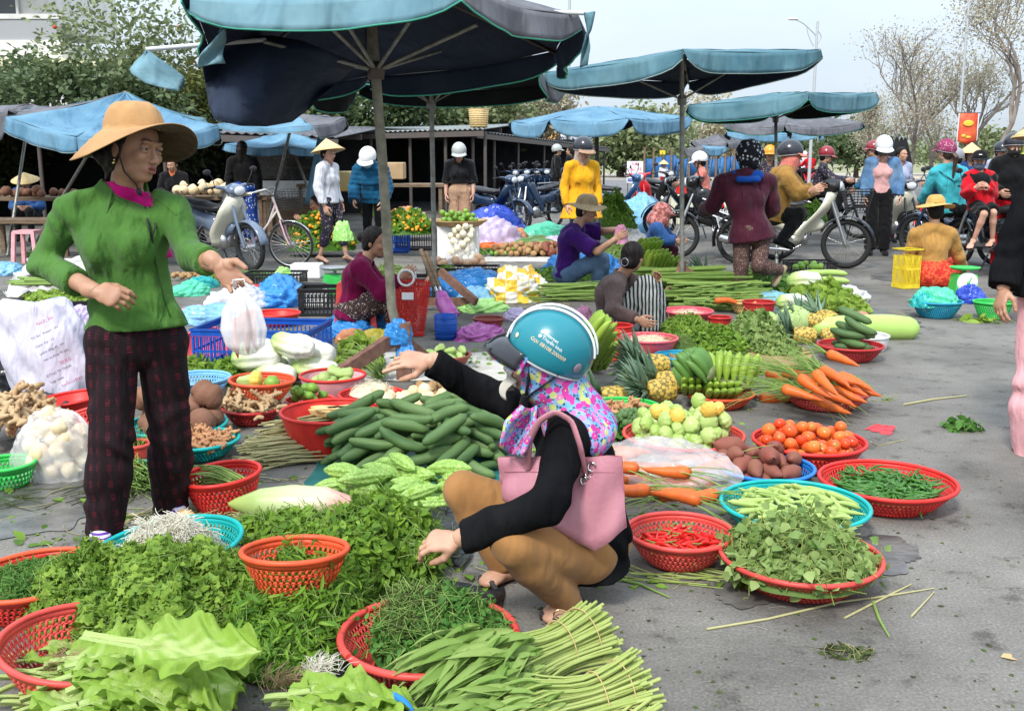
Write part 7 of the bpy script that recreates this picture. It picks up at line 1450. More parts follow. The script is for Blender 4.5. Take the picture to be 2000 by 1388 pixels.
T,p,Fm,_=std('woman with an orange scarf seated behind the vegetable counter on the left',352,520,1.6,-1.7,17.5,ov=dict(pelvis=(0,0,.6),hl=(0,.1,.58),hr=(0,-.1,.58),kl=(.4,.1,.58),kr=(.4,-.1,.58),al=(.4,.1,.1),ar=(.4,-.1,.1),tl=(.52,.1,.03),tr=(.52,-.1,.03),chest=(.02,0,.9),neck=(.03,0,1.08),head=(.06,0,1.22),sl=(.03,.17,1.03),sr=(.03,-.17,1.03),el=(.1,.22,.8),er=(.1,-.22,.8),wl=(.3,.06,.74),wr=(.3,-.06,.74)),f=(-.2,-.93,-.2),sk=SK,top=dict(mat=FR['dark'],fat=.03,name='dark_jacket'),bot=dict(mat=FR['dark']),shoe=FR['dark'])
hair(T,p,Fm);b=MB();sdf_mesh(b,[Cp(p(.02,0,-.12),p(.08,0,-.3),.07,.03,S=flat((0,1,0),.6))],.01);part('orange_scarf',b,fabric('orange',(.65,.2,.08)),T)
T,p,Fm,_=std('seller under a grey conical hat crouching at the dark butcher stall on the left',66,500,1.6,-1.4,17,ov=dict(pelvis=(0,0,.4),hl=(0,.1,.4),hr=(0,-.1,.4),kl=(.4,.1,.5),kr=(.4,-.1,.5),al=(.35,.1,.1),ar=(.35,-.1,.1),tl=(.47,.1,.03),tr=(.47,-.1,.03),chest=(.04,0,.65),neck=(.06,0,.83),head=(.1,0,.95),sl=(.05,.17,.78),sr=(.05,-.17,.78),el=(.12,.22,.56),er=(.12,-.22,.56),wl=(.3,.1,.55),wr=(.3,-.1,.55)),f=(.1,-.95,-.2),sk=SKD,top=dict(mat=FR['blue'],fat=.03,name='dark_blue_jacket'),bot=dict(mat=FR['dark']),shoe=FR['dark']);conehat(T,p,Fm,1.,.1,.22,.13)
J=JP(9.75,head=(1462,305,.05),neck=(1455,343),sl=(1412,358,0),sr=(1500,358,.1),el=(1392,402,.1),wl=(1378,410,.32),er=(1508,408,.2),wr=(1478,422,.4),chest=(1455,392),pelvis=(1467,448),hl=(1450,455),hr=(1488,455,.05),kl=(1447,522,-.05),kr=(1482,520,-.12),al=(1441,583,.0),ar=(1524,528,.05),tl=(1425,592,.1),tr=(1512,556,.02))
T,p,Fm,_=person('woman in wine red jacket and black flowered hood, one leg lifted behind her',J,1.,(-.45,.88,0),PNT,SK,h=.013,hh=.006,hd=.004,top=dict(mat=FR['wine'],fat=.042,hem=.1,flare=.055,name='wine_jacket',fold=.009,kf=22,cuff=.01),bot=dict(mat=FR['brownp'],fat=.014,wide=.006,name='patterned_trousers'),shoe=FR['khaki'],eyes=False)
b=MB();E_=lambda c,r,**k:El(p(*c),A(*r),Fm,**k);sdf_mesh(b,[E_((-.01,0,.03),(.135,.13,.13)),E_((-.02,0,-.06),(.1,.095,.1)),Cp(p(.0,-.13,.03),p(.02,-.18,.02),.05,.03)],.008,.04,disp=folds(.006,50,1.));part('flowered_hood',b,FR['hoodfl'],T)
b=MB();sdf_mesh(b,[Cp(J['neck']+A(-.1,-.02,.0),J['neck']+A(.12,-.02,.0),.05),Cp(J['neck']+A(-.08,-.1,-.035),J['neck']+A(.1,-.1,-.035),.028)],.01,.04);part('blue_collar',b,fabric('royal_lining',(.01,.07,.35)),T)
J=JP(11.4,head=(1545,305),neck=(1536,334),sr=(1534,345,-.17),sl=(1538,345,.17),er=(1558,378,-.24),wr=(1580,373,-.3),el=(1566,376,.26),wl=(1590,368,.22),chest=(1528,368),pelvis=(1516,415),hr=(1518,420,-.09),hl=(1518,420,.09),kr=(1562,418,-.16),kl=(1566,418,.18),ar=(1523,470,-.16),al=(1530,468,.2),tr=(1545,484,-.16),tl=(1550,480,.2))
T,p,Fm,_=person('rider in a quilted mustard jacket, coral scarf and black helmet on the cream motorbike',J,1.,(.97,-.15,-.05),PNT,SK,top=dict(mat=FR['mus'],fat=.05,hem=.1,hood=True,name='quilted_jacket',fold=.008),bot=dict(mat=FR['dark'],fat=.015),shoe=FR['dark'],**far)
helmet(T,p,Fm,1.05,H_B,fabric('coral_visor',(.85,.25,.18)),tilt=.05);b=MB();sdf_mesh(b,[El(p(.0,0,-.03),(.1,.098,.1),Fm),Cp(p(.0,0,-.1),J['neck'],.09,.1)],.01,.03,cuts=[(p(0,0,.03),Fm[:,2])]);part('coral_scarf',b,FR['coral'],T)
T,p,Fm,_=std('woman in denim jacket, pink shirt and white helmet beside the cream motorbike',1711,498,1.6,-1.75,None,f=(-.1,-.97,-.22),up=(0,-.15,1),sk=SKL,ov=dict(el=(-.03,.26,1.04),wl=(.04,.26,.83)),top=dict(mat=FR['pink'],fat=.012,hem=.02,name='pink_shirt'),bot=dict(mat=FR['dark'],fat=.02,wide=.03),shoe=FR['dark'])
Jd=standing(G(1711,498),1.6,-1.75,el=(-.03,.26,1.04),wl=(.04,.26,.83));lt=nrm(Jd['sl']-Jd['sr']);fw=A(math.cos(-1.75),math.sin(-1.75),0);b=MB();q=[Cp(Jd['sl']-lt*.02,Jd['sr']+lt*.02,.075)]
for x,sg in(('l',1),('r',-1)):
 q+=[Cp(Jd['s'+x],Jd['e'+x],.073,.062),Cp(Jd['e'+x],Jd['w'+x],.062,.05,cut=(Jd['w'+x]-A(0,0,.0),Jd['w'+x]-Jd['e'+x])),Cp(Jd['chest']+lt*sg*.1+A(0,0,.05),Jd['pelvis']+lt*sg*.15,.085,.09,S=flat(fw,.9),cut=(Jd['pelvis']+A(0,0,-.03),(0,0,-1)))]
q+=[Cp(Jd['chest']-fw*.06,Jd['pelvis']-fw*.06,.13,.13,S=flat(fw,.6),cut=(Jd['pelvis']+A(0,0,-.03),(0,0,-1))),Cp(Jd['neck']+fw*.14+A(0,0,.02),Jd['pelvis']+fw*.17-A(0,0,.1),.062,.075,S=flat(fw,3.),sub=True,k=.01),Cp(Jd['neck'],Jd['neck']+A(0,0,.2),.06,.08,sub=True)]
sdf_mesh(b,q,.012,.03,disp=folds(.006,30));part('denim_jacket',b,FR['denim'],T);b=MB();c=Jd['chest']+fw*.135
T_=T;text('CAROL',.045,T,c+A(0,-.02,-.03),XZ,FR['brown'],extr=.002)if False else None
mask(T,p,Fm,1.,fabric('mask_taupe',(.2,.17,.14)));helmet(T,p,Fm,1.03,H_W,H_W,tilt=.15);hair(T,p,Fm)
J=JP(11.0,head=(1826,412),neck=(1823,445),sl=(1790,458),sr=(1856,458),el=(1776,500,.1),er=(1872,500,.1),wl=(1782,525,.3),wr=(1880,527,.3),chest=(1822,485),pelvis=(1820,535),hl=(1806,540),hr=(1836,540),kl=(1788,525,.4),kr=(1862,525,.4),al=(1790,540,.5),ar=(1862,540,.5),tl=(1788,542,.62),tr=(1866,542,.62))
T,p,Fm,_=person('seller in an ochre jumper and yellow sun hat sitting with her back to the camera',J,.95,(.05,1,-.1),PNT,SK,top=dict(mat=FR['ochre'],fat=.035,hem=.03,sleeve=.95,name='ochre_jumper',fold=.007),bot=dict(mat=FR['redsk'],fat=.05,wide=.03,k=.08,name='red_skirt'),shoe=FR['dark'],eyes=False,**far);hair(T,p,Fm);sunhat(T,p,Fm,1.0,fabric('yellow_hat',(.68,.42,.13)),.2,.13,.015,.03)
J=JP(13.2,head=(1846,298),neck=(1850,326),sl=(1826,337),sr=(1880,337,.1),el=(1812,372,.1),wl=(1796,398,.3),er=(1890,375,.2),wr=(1880,395,.5),chest=(1854,358),pelvis=(1862,405),hl=(1850,408),hr=(1876,408,.1),kl=(1832,420,.35),kr=(1885,425,.4),al=(1840,480,.2),ar=(1885,480,.4),tl=(1828,490,.3),tr=(1880,490,.5))
T,p,Fm,_=person('woman in a teal hoodie with a long ponytail seen from behind on a motorbike',J,1.,(-.6,.78,0),PNT,SKL,top=dict(mat=FR['teal'],fat=.03,hem=.05,sleeve=.88,name='teal_hoodie'),bot=dict(mat=FR['dark']),shoe=FR['dark'],**far)
hair(T,p,Fm,1.,'pony',mat('hair_brown',(.05,.025,.015),rough=.4));helmet(T,p,Fm,.98,FB('dotted_cap',c_spots([(.6,.4,.45),(.25,.04,.1)],60,bgc=(.25,.04,.1))),FB('dotted_cap',None),strap=False);b=MB();b.tube([J['sl']+A(.02,-.08,.02),J['chest']+A(0,-.14,.03),J['chest']+A(.15,-.1,.1)],.012,6,flat=.3);part('bag_strap',b,STRAP,T)
J=JP(11.9,head=(1913,316),neck=(1912,338),sr=(1893,347),sl=(1934,347,.05),er=(1888,378,-.1),wr=(1906,366,-.25),el=(1938,380,.05),wl=(1930,366,-.1),chest=(1914,365),pelvis=(1916,400),hr=(1906,402),hl=(1926,402,.05),kr=(1922,418,-.35),kl=(1940,415,-.2),ar=(1901,470,-.25),al=(1938,470,-.1),tr=(1893,484,-.36),tl=(1930,480,-.2))
T,p,Fm,_=person('boy in a red and black jacket and black cap sitting sideways on a motorbike',J,.88,(-.35,-.92,-.12),PNT,SKL,female=False,top=dict(mat=FR['red'],fat=.04,hem=.05,name='red_jacket',fold=.007),bot=dict(mat=FR['dark'],fat=.025,len=.48,name='shorts'),shoe='slipper',**far)
b=MB();q=J['neck'];sdf_mesh(b,[Cp(J['sl']-A(0,0,.01),J['sr']-A(0,0,.01),.083),El(J['neck']+A(0,-.04,-.08),(.12,.1,.09))],.012,.03,cuts=[(J['neck']+A(0,0,.02),(0,0,1))]);part('black_yoke',b,FR['dark'],T)
mask(T,p,Fm,.95,MKG);hair(T,p,Fm,.95);b=MB();b.ell(p(-.01,0,.05),(.108,.093,.09),Fm,24,10,z0=-.1);rows=[[p((.1+.075*t*math.cos(x))*math.cos(x*.7),(.088+.01*t)*math.sin(x),.052-.012*t)for x in np.linspace(-1.2,1.2,11)]for t in(0,.5,1)];b.grid(np.array(rows));o=part('baseball_cap',b,FR['dark'],T);solid(o,.003)
b=MB();b.ell(p(.085,0,.095),(.012,.03,.014),Fm);part('cap_emblem',b,H_W,o)
T,p,Fm,_=std('woman in black with a black face mask and red trousers behind the boy',1962,480,1.6,-1.9,12.4,f=(-.1,-.98,-.1),sk=SK,ov=dict(wl=(.2,.12,.95),wr=(.2,-.12,.95)),top=dict(mat=FR['dark'],fat=.04,hem=.02,collar=True,name='black_jacket'),bot=dict(mat=FR['red'],fat=.02),shoe=FR['dark']);mask(T,p,Fm,1.03,MKD);helmet(T,p,Fm,1.,H_B,None)
Y0=4.7;DX=22;J=JP(Y0,**{k:(v[0]+DX,)+v[1:]for k,v in dict(head=(2046,292),neck=(2052,345),sl=(2120,372,.1),sr=(1998,372,0),er=(1956,475,-.02),wr=(1937,566,-.1),el=(2140,480,0),wl=(2130,570,-.1),chest=(2055,430),pelvis=(2048,570),hr=(2012,590),hl=(2085,590),kr=(2002,750,-.05),kl=(2090,750,-.05),ar=(1998,890,-.02),al=(2090,890),tr=(1994,935,-.12),tl=(2090,935,-.12)).items()})
T,p,Fm,_=person('person in black jacket and pink leaf print trousers at the right edge of the photo',J,1.,(-.3,-.9,0),PNT,SKD,h=.011,top=dict(mat=M_BLKC,fat=.03,hem=.0,flare=.05,sleeve=.97,cuff=.01,name='black_jacket'),bot=dict(mat=FR['star'],fat=.018,wide=.045,fold=.007,kf=40,name='pink_trousers'),shoe='slipper');conehat(T,p,Fm,1.,-.05,.2,.15,.02)
J=JP(12.2,head=(1293,418),neck=(1288,438),sr=(1282,447,-.15),sl=(1292,445,.15),er=(1300,468,-.2),wr=(1318,470,-.2),el=(1305,466,.2),wl=(1320,468,.2),chest=(1283,460),pelvis=(1280,492),hr=(1282,495,-.1),hl=(1282,495,.1),kr=(1315,488,-.1),kl=(1315,488,.1),ar=(1310,515,-.1),al=(1310,515,.1),tr=(1320,518,-.1),tl=(1320,518,.1))
T,p,Fm,_=person('seller in a blue top and rose flowered hood crouching behind the spoked wheel',J,.95,(.9,.3,-.3),PNT,SK,top=dict(mat=FR['blue'],fat=.04,hem=.05,name='blue_top'),bot=dict(mat=FR['wine']),shoe=FR['dark'],**far)
b=MB();E_=lambda c,r,**k:El(p(*c),A(*r),Fm,**k);sdf_mesh(b,[E_((-.01,0,.02),(.12,.115,.12)),E_((-.03,0,-.1),(.13,.14,.1)),E_((.11,0,.03),(.07,.07,.02))],.01,.05,disp=folds(.006,50,1.));part('rose_hood',b,FR['rosefl'],T)
farr=dict(h=.022,hh=.01,hd=.008,eyes=False)
def quick(label,u,v,Y,H,yaw,topc,botc,hat=None,ov={},sk=SK,f=None):
 loc=A(P(u,v,Y)[0],Y,0);T,p,Fm,_=person(label,standing(loc,H,yaw,**ov),H/1.6,sk=sk,top=dict(mat=topc,fat=.03,hem=.06),bot=dict(mat=botc,fat=.015),shoe=FR['dark'],f=f,**farr)
 hair(T,p,Fm)
 if hat=='cone':conehat(T,p,Fm)
 elif hat:helmet(T,p,Fm,1.,hat,hat,strap=False)
 return T
quick('person in dark blue coat and dark red helmet behind the denim jacket woman',1697,460,17.5,1.58,2.9,FR['puffer'],FR['wine'],HM('dark_red',(.25,.02,.03)),dict(wl=(.3,.4,.85),el=(.1,.35,1.)))
quick('bare legged person standing behind the denim jacket woman',1748,470,16.6,1.5,-1.2,fabric('lilac',(.4,.45,.6)),FR['wine'])
SIT=dict(pelvis=(0,0,.78),hl=(0,.09,.78),hr=(0,-.09,.78),kl=(.4,.16,.72),kr=(.4,-.16,.72),al=(.25,.18,.33),ar=(.25,-.18,.33),tl=(.38,.18,.28),tr=(.38,-.18,.28),chest=(.05,0,1.03),neck=(.08,0,1.21),head=(.12,0,1.36),sl=(.07,.17,1.16),sr=(.07,-.17,1.16),el=(.25,.26,.98),er=(.25,-.26,.98),wl=(.45,.27,.98),wr=(.45,-.27,.98))
quick('rider in a grey brown jacket behind the mustard rider',1592,440,17.5,1.6,-.3,FR['dpr'],FR['dark'],HM('dark_red',(.25,.02,.03)),SIT)
quick('small helmeted rider with bare arms behind the wine jacket woman',1375,440,17.2,1.5,3.0,FR['coral'],FR['dark'],H_W,SIT,SKL)
quick('distant motorcyclist in a red top riding away',1582,350,42,1.6,1.7,FR['red'],FR['dark'],HM('dark_red',(.25,.02,.03)),SIT)
quick('distant motorcyclist in a white jacket riding beside the red one',1571,352,43,1.6,1.7,FR['white'],FR['dark'],H_W,SIT)
quick('distant pedestrian in red trousers and pale jacket crossing the street',1295,362,39,1.1,-1.5,FR['white'],FR['red'],'cone')
quick('dark figure standing among the parked motorbikes under the shed, left one',1086,400,26,1.6,.2,FR['dark'],FR['dark'],H_S);quick('dark figure standing among the parked motorbikes under the shed, right one',1114,395,27,1.6,2.8,FR['dark'],FR['dark'])
quick('person in dark blue with a conical hat behind the teal hoodie woman',1886,420,17,1.5,-1.6,FR['blue'],FR['dark'],'cone');quick('person in a pale lilac jacket and dark helmet behind the masked woman',1944,420,16.5,1.55,-1.6,fabric('lilac',(.4,.45,.6)),FR['dark'],H_B)
quick('rider in a blue jacket and grey helmet behind the teal hoodie woman',1870,440,16,1.56,2.6,FR['blue'],FR['dark'],HM('grey',(.25,.25,.27)),SIT);quick('person with an orange hat standing behind the wine jacket woman',1498,420,17.5,1.5,-1.7,FR['dpr'],FR['dark'],HM('orange',(.7,.3,.02)))
quick('seller with a yellow green hood between the masked woman and the right edge figure',1990,430,12.5,1.5,-1.9,FR['dark'],FR['dark'],HM('lime',(.6,.65,.15)))
# motorbikes and bicycle
PT=lambda n,c,**k:mat('paint_'+n,c,rough=.22,coat=.5,**k)
M_TYR=mat('tyre_rubber',(.02,.02,.02),rough=.85);M_MET=mat('alloy',(.5,.5,.5),rough=.3,metal=.9,ns=30);M_SEAT=mat('seat_vinyl',(.02,.02,.022),rough=.45);M_BLKP=mat('black_plastic',(.018,.018,.02),rough=.5)
M_LENS=mat('headlight_glass',(.6,.62,.65),rough=.08,spec=.8);M_TAIL=mat('tail_lens',(.5,.02,.02),rough=.15)
def torus(b,c,R_,r,n=40,k=8,ax='y',m=0):
 a=np.linspace(0,2*np.pi,n+1);q=[(math.cos(x),0,math.sin(x))for x in a];b.tube(np.array(q)*R_+A(*c),r,k,m,caps=False)
def wheel(T,x,R_=.285,tr=.032,nm='wheel',sp=20,lite=False):
 b=MB();torus(b,(x,0,R_),R_-tr*1.6,.011);c=A(x,0,R_)
 for i in range(sp):
  a=i*6.2832/sp;b.tube([c+A(.025*math.cos(a+.5),.03*(-1)**i,.025*math.sin(a+.5)),c+A((R_-tr*1.7)*math.cos(a),0,(R_-tr*1.7)*math.sin(a))],.0022,4)
 b.tube([c-A(0,.05,0),c+A(0,.05,0)],.035,12);b.tube([c-A(0,.07,0),c+A(0,.07,0)],.012,8);w=part(nm,b,M_MET,T,world=False)
 b=MB();torus(b,(x,0,R_),R_-tr,tr,48);part('tyre',b,M_TYR,w,world=False)
def arcgrid(c,R_,a0,a1,w,n=14,wob=.02):
 a=np.linspace(a0,a1,n);s_=np.linspace(-1,1,7);return np.array([[A(c[0]+(R_-wob*y*y)*math.cos(x),w*y,c[2]+(R_-wob*y*y)*math.sin(x))for y in s_]for x in a])
def motorbike(label,loc,yaw,paint,shield=None,kind='cub',bask=False,sc=1.,group='parked motorbikes',lean=.06,logo=None,rack=False):
 T=thing('motorbike',label,'motorbike',loc,0,group);T.rotation_euler=(rz(yaw)@rot((1,0,0),lean)).tolist()and Matrix((rz(yaw)@rot((1,0,0),lean)).tolist()).to_euler();T.scale=(sc,sc,sc);shield=shield or paint
 pw=lambda nm,b,m,**k:part(nm,b,m,T,world=False,**k)
 wheel(T,.62);wheel(T,-.6)
 b=MB()
 for y in(.075,-.075):b.tube([(.62,y,.285),(.5,y,.62),(.42,y*.7,.84)],[.02,.02,.016],8)
 pw('front_fork',b,paint if kind=='cub' and not bask else M_MET)
 b=MB();b.grid(arcgrid((.62,0,.285),.325,.15,2.7,.06));solid(pw('front_fender',b,paint),.004);b=MB();b.grid(arcgrid((-.6,0,.285),.34,.8,3.4,.07));solid(pw('rear_fender',b,M_BLKP),.004)
 b=MB();q=[Cp((.42,0,.84),(.4,0,.95),.075,.085,S=flat((1,0,0),.8)),El((.46,0,.95),(.085,.12,.075)),Cp((.38,.05,.97),(.36,.2,1.0),.03,.022),Cp((.38,-.05,.97),(.36,-.2,1.0),.03,.022)]
 sdf_mesh(b,q,.012,.04);pw('handlebar_cowl',b,M_BLKP if bask else paint);b=MB();b.ell((.525,0,.945),(.03,.075,.055),nu=14,nv=8);pw('headlight',b,M_LENS)
 b=MB();b.tube([(.32,-.34,.99),(.35,-.24,1.0),(.38,0,.98),(.35,.24,1.0),(.32,.34,.99)],.013,8);pw('handlebar',b,M_BLKP)
 for y in(1,-1):
  b=MB();b.tube([(.36,y*.22,1.0),(.4,y*.27,1.12),(.38,y*.3,1.17)],.006,6);b.ell((.38,y*.32,1.18),(.012,.055,.035),nu=12,nv=6);pw('mirror',b,M_BLKP)
 s_=np.linspace(-1,1,9);b=MB()
 if kind=='cub':
  rows=[]
  for t in np.linspace(0,1,12):x0=.47-.34*t+.04*math.sin(t*6);w=np.interp(t,[0,.25,.7,1],[.1,.2,.21,.13]);rows.append([A(x0-.1*y*y+.02,w*y,.88-.6*t)for y in s_])
  b.grid(np.array(rows));solid(pw('leg_shield',b,shield),.012)
 else:
  q=[Cp((.42,0,.86),(.25,0,.6),.1,.13,S=flat((0,1,0),.75)),Cp((.3,.11,.78),(.02,.13,.38),.1,.06,S=flat((0,1,0),.3)),Cp((.3,-.11,.78),(.02,-.13,.38),.1,.06,S=flat((0,1,0),.3))];sdf_mesh(b,q,.012,.04);pw('side_fairing',b,paint)
 b=MB();q=[Cp((.3,0,.5),(.02,0,.42),.07,.08,S=flat((0,1,0),.8)),Cp((-.05,0,.55),(-.45,0,.58),.1,.12,S=flat((0,1,0),.9)),Cp((-.4,0,.62),(-.78,0,.7),.1,.05),Cp((.05,0,.42),(-.15,0,.55),.08,.1)]
 sdf_mesh(b,q,.012,.04);pw('body_cover',b,paint if not bask else shield)
 b=MB();q=[Cp((.03,0,.73),(-.3,0,.745),.1,.125,S=flat((0,0,1),.45)),Cp((-.3,0,.76),(-.66,0,.8),.12,.09,S=flat((0,0,1),.45))];sdf_mesh(b,q,.012,.04);pw('seat',b,M_SEAT)
 b=MB();b.tube([(-.02,0,.32),(.18,0,.33)],.075,12);b.tube([(-.05,-.1,.3),(-.05,.1,.3)],.09,14)
 for i in range(5):b.box((.08+.025*i,0,.335),(.008,.17,.17))
 pw('engine',b,M_MET);b=MB();b.tube([(.12,-.05,.26),(.0,-.1,.2),(-.25,-.13,.22),(-.3,-.14,.23),(-.8,-.17,.33),(-.82,-.17,.335)],[.016,.016,.02,.042,.045,.02],12);pw('exhaust',b,M_CHR)
 b=MB();b.tube([(-.05,.1,.3),(-.6,.1,.285)],.025,8);b.tube([(-.05,-.1,.3),(-.6,-.1,.285)],.018,8)
 for y in(.11,-.11):b.tube([(-.58,y,.3),(-.5,y,.62)],.025,8)
 b.tube([(.02,-.24,.27),(.02,.24,.27)],.014,6);b.tube([(-.3,-.2,.3),(-.3,.2,.3)],.012,6);b.tube([(-.1,.1,.2),(-.16,.22,.01)],.012,6);pw('swingarm',b,M_BLKP)
 b=MB();b.ell((-.82,0,.7),(.04,.07,.04),nu=10,nv=6);pw('tail_light',b,M_TAIL);b=MB();b.box((-.86,0,.5),(.006,.16,.13),rot((0,1,0),-.3));pw('number_plate',b,M_SGN,smooth=False)
 if rack:
  b=MB();[b.tube([(-.25,y,.86),(-.85,y,.84)],.007,5)for y in(-.14,-.07,0,.07,.14)];[b.tube([(x,-.16,.85),(x,.16,.85)],.007,5)for x in(-.25,-.55,-.85)];pw('rear_rack',b,M_MET)
 if bask:
  b=MB();c=A(.72,0,.72)
  for t in np.linspace(0,1,9):w,l_=.15+.05*t,.11+.05*t;b.tube([c+A(x*l_,y*w,.24*t-.06)for x,y in((-1,-1),(1,-1),(1,1),(-1,1),(-1,-1))],.004 if t<1 else .009,5)
  for i in range(28):
   a=i/28*4;k_=int(a);f=a-k_;cs=((-1,-1),(1,-1),(1,1),(-1,1),(-1,-1));x,y=[cs[k_][j]*(1-f)+cs[k_+1][j]*f for j in(0,1)];b.tube([c+A(x*.11,y*.15,-.06),c+A(x*.16,y*.2,.18)],.003,4)
  b.tube([(.62,.06,.33),(.68,.06,.66)],.006,5);pw('front_basket',b,M_BLKP)
 if logo:
  Fx=np.array([[-1,0,0],[0,0,1],[0,1,0]],float);me=text_mesh(logo,.085,.002);me.materials.clear();me.materials.append(M_SGN);M4=Matrix((np.stack([A(-.97,0,-.25),A(-.25,0,.97),A(0,1,0)],1)).tolist()).to_4x4();M4.translation=Vector((.17,.155,.6));me.transform(M4);link('maker_lettering',me,T)
  for i in range(3):b=MB();b.bar((.32-.03*i,.152,.75-.09*i),(.02-.03*i,.165,.64-.09*i),.004,.016);pw('white_stripe',b,M_SGN,smooth=False)
 return T
PB,PW_,PBK,PR_,PG_,PDB=PT('blue',(.03,.09,.2)),PT('cream',(.7,.68,.55)),PT('black',(.012,.012,.014)),PT('red',(.65,.02,.03)),PT('slate',(.13,.17,.24)),PT('navy',(.012,.03,.07))
def mb(label,u,v,yaw,*a,Y=None,**k):loc=G(u,v)if Y is None else A(P(u,v,Y)[0],Y,0);return motorbike(label,loc,yaw,*a,**k)
mb('cream motorbike with a black wire front basket ridden by the mustard jacket rider',1543,520,-.42,PBK,PW_,bask=True,sc=1.07,group=None,lean=.03)
mb('black and white sport motorbike facing left behind the umbrella pole',1418,506,2.98,PBK,kind='sport',sc=1.08,group=None,logo='YAMAHA')
mb('slate blue motorbike with a white leg shield parked beside the pink bicycle',435,522,-.72,PG_,PW_,sc=1.02,group=None)
m1=mb('dark blue motorbike parked with its front wheel turned toward the blue bag',968,452,-.75,PDB,group='parked motorbikes')
mb('navy motorbike with a metal rack facing the camera beside the yellow coat woman',1052,446,-2.2,PDB,kind='sport',rack=True)
mb('blue motorbike right of the yellow coat woman with its wheel toward the street',1202,418,-.35,PB,Y=20.5);mb('bright red scooter in front of the white parking sign',1257,402,-1.75,PR_,Y=22)
mb('dark motorbike behind the red scooter',1292,388,-1.2,PBK,Y=25)
for i,(u,Y,yw)in enumerate(((1000,26,-1.3),(1022,27,-1.5),(1045,28,-1.2),(1068,27.5,-1.5),(1082,29,-1.7),(1100,31,-1.4))):
 copy_tree(m1,label=('leftmost','second','third','fourth','fifth','rightmost')[i]+' dark motorbike in the row under the long shed').location=(P(u,400,Y)[0],Y,0)
for o in[o for o in COL.objects if o.name.startswith('motorbike')and 'row under' in o.get('label','')]:o.rotation_euler=(.06,0,-1.3-.1*(hash(o.name)%3 if False else int(o.location.x*3)%3))
mb('black motorbike carrying the boy with its rear wheel toward the camera',1932,500,1.75,PBK,Y=12.5,kind='sport',group=None);mb('dark motorbike under the woman in the teal hoodie',1862,505,2.1,PDB,Y=13.6,group=None)
mb('white and black motorbike standing behind the legs of the denim jacket woman',1745,480,-1.45,PBK,PW_,Y=15.6,group=None);mb('motorbike of the grey brown jacket rider',1602,440,-.3,PBK,Y=17.6,group=None);mb('motorbike of the small bare armed rider',1360,440,3.,PBK,Y=17.4,group=None)
mb('distant red motorbike riding away on the street',1582,350,1.7,PR_,Y=42,group=None);mb('distant motorbike of the rider in white',1570,350,1.7,PBK,Y=43,group=None);mb('motorbike of the rider in blue behind the teal hoodie',1868,440,2.6,PR_,Y=16.1,group=None)
BT=thing('bicycle','pink and white ladies bicycle with a black front basket parked beside the slate blue motorbike','bicycle',G(500,522));BT.rotation_euler=(.05,0,-.12);pw=lambda nm,b,m,**k:part(nm,b,m,BT,world=False,**k)
wheel(BT,.47,.29,.016,sp=32);wheel(BT,-.47,.29,.016,sp=32);M_PNK=mat('frame_pink',(.62,.3,.42),(.75,.68,.6),rough=.3,ns=4,coat=.3)
b=MB();[b.tube(q,r,8)for q,r in(([(.3,0,.78),(.2,0,.55),(-.02,0,.3),(-.12,0,.28)],.016),([(.31,0,.7),(.1,0,.42),(-.12,0,.28)],.014),([(-.12,0,.28),(-.22,0,.7)],.015),([(-.12,.04,.28),(-.47,.05,.29)],.01),([(-.12,-.04,.28),(-.47,-.05,.29)],.01),([(-.2,.03,.62),(-.47,.05,.29)],.008),([(-.2,-.03,.62),(-.47,-.05,.29)],.008))];pw('frame',b,M_PNK)
b=MB();b.tube([(.27,0,.88),(.31,0,.75),(.36,0,.6)],.016,8);b.tube([(.36,.045,.6),(.42,.05,.4),(.47,.05,.29)],.011,8);b.tube([(.36,-.045,.6),(.42,-.05,.4),(.47,-.05,.29)],.011,8);pw('fork',b,M_PNK)
b=MB();b.tube([(.0,.25,.92),(.12,.26,.95),(.25,.16,.98),(.27,0,.9),(.25,-.16,.98),(.12,-.26,.95),(.0,-.25,.92)],.011,8);pw('handlebar',b,M_CHR)
for y in(.25,-.25):b=MB();b.tube([(-.03,y,.915),(.1,y,.945)],.017,8);pw('grip',b,mat('grip_tan',(.5,.4,.25),rough=.7))
b=MB();sdf_mesh(b,[Cp((-.34,0,.78),(-.12,0,.79),.09,.035,S=flat((0,0,1),.5))],.01,.02);pw('saddle',b,M_SEAT);b=MB();b.grid(arcgrid((.47,0,.29),.305,.5,2.6,.02,wob=.006));b.grid(arcgrid((-.47,0,.29),.305,.3,3.2,.02,wob=.006));b.grid(arcgrid((-.12,0,.28),.09,0,6.2,.004));solid(pw('mudguards',b,M_CHR),.003)
b=MB();c=A(.5,0,.74)
for t in np.linspace(0,1,8):w,l_=.14+.04*t,.1+.04*t;b.tube([c+A(x*l_,y*w,.22*t)for x,y in((-1,-1),(1,-1),(1,1),(-1,1),(-1,-1))],.0035,5)
for i in range(24):a=i/24*4;k_=int(a);f=a-k_;cs=((-1,-1),(1,-1),(1,1),(-1,1),(-1,-1));x,y=[cs[k_][j]*(1-f)+cs[k_+1][j]*f for j in(0,1)];b.tube([c+A(x*.1,y*.14,0),c+A(x*.14,y*.18,.22)],.0025,4)
pw('basket',b,M_BLKP)
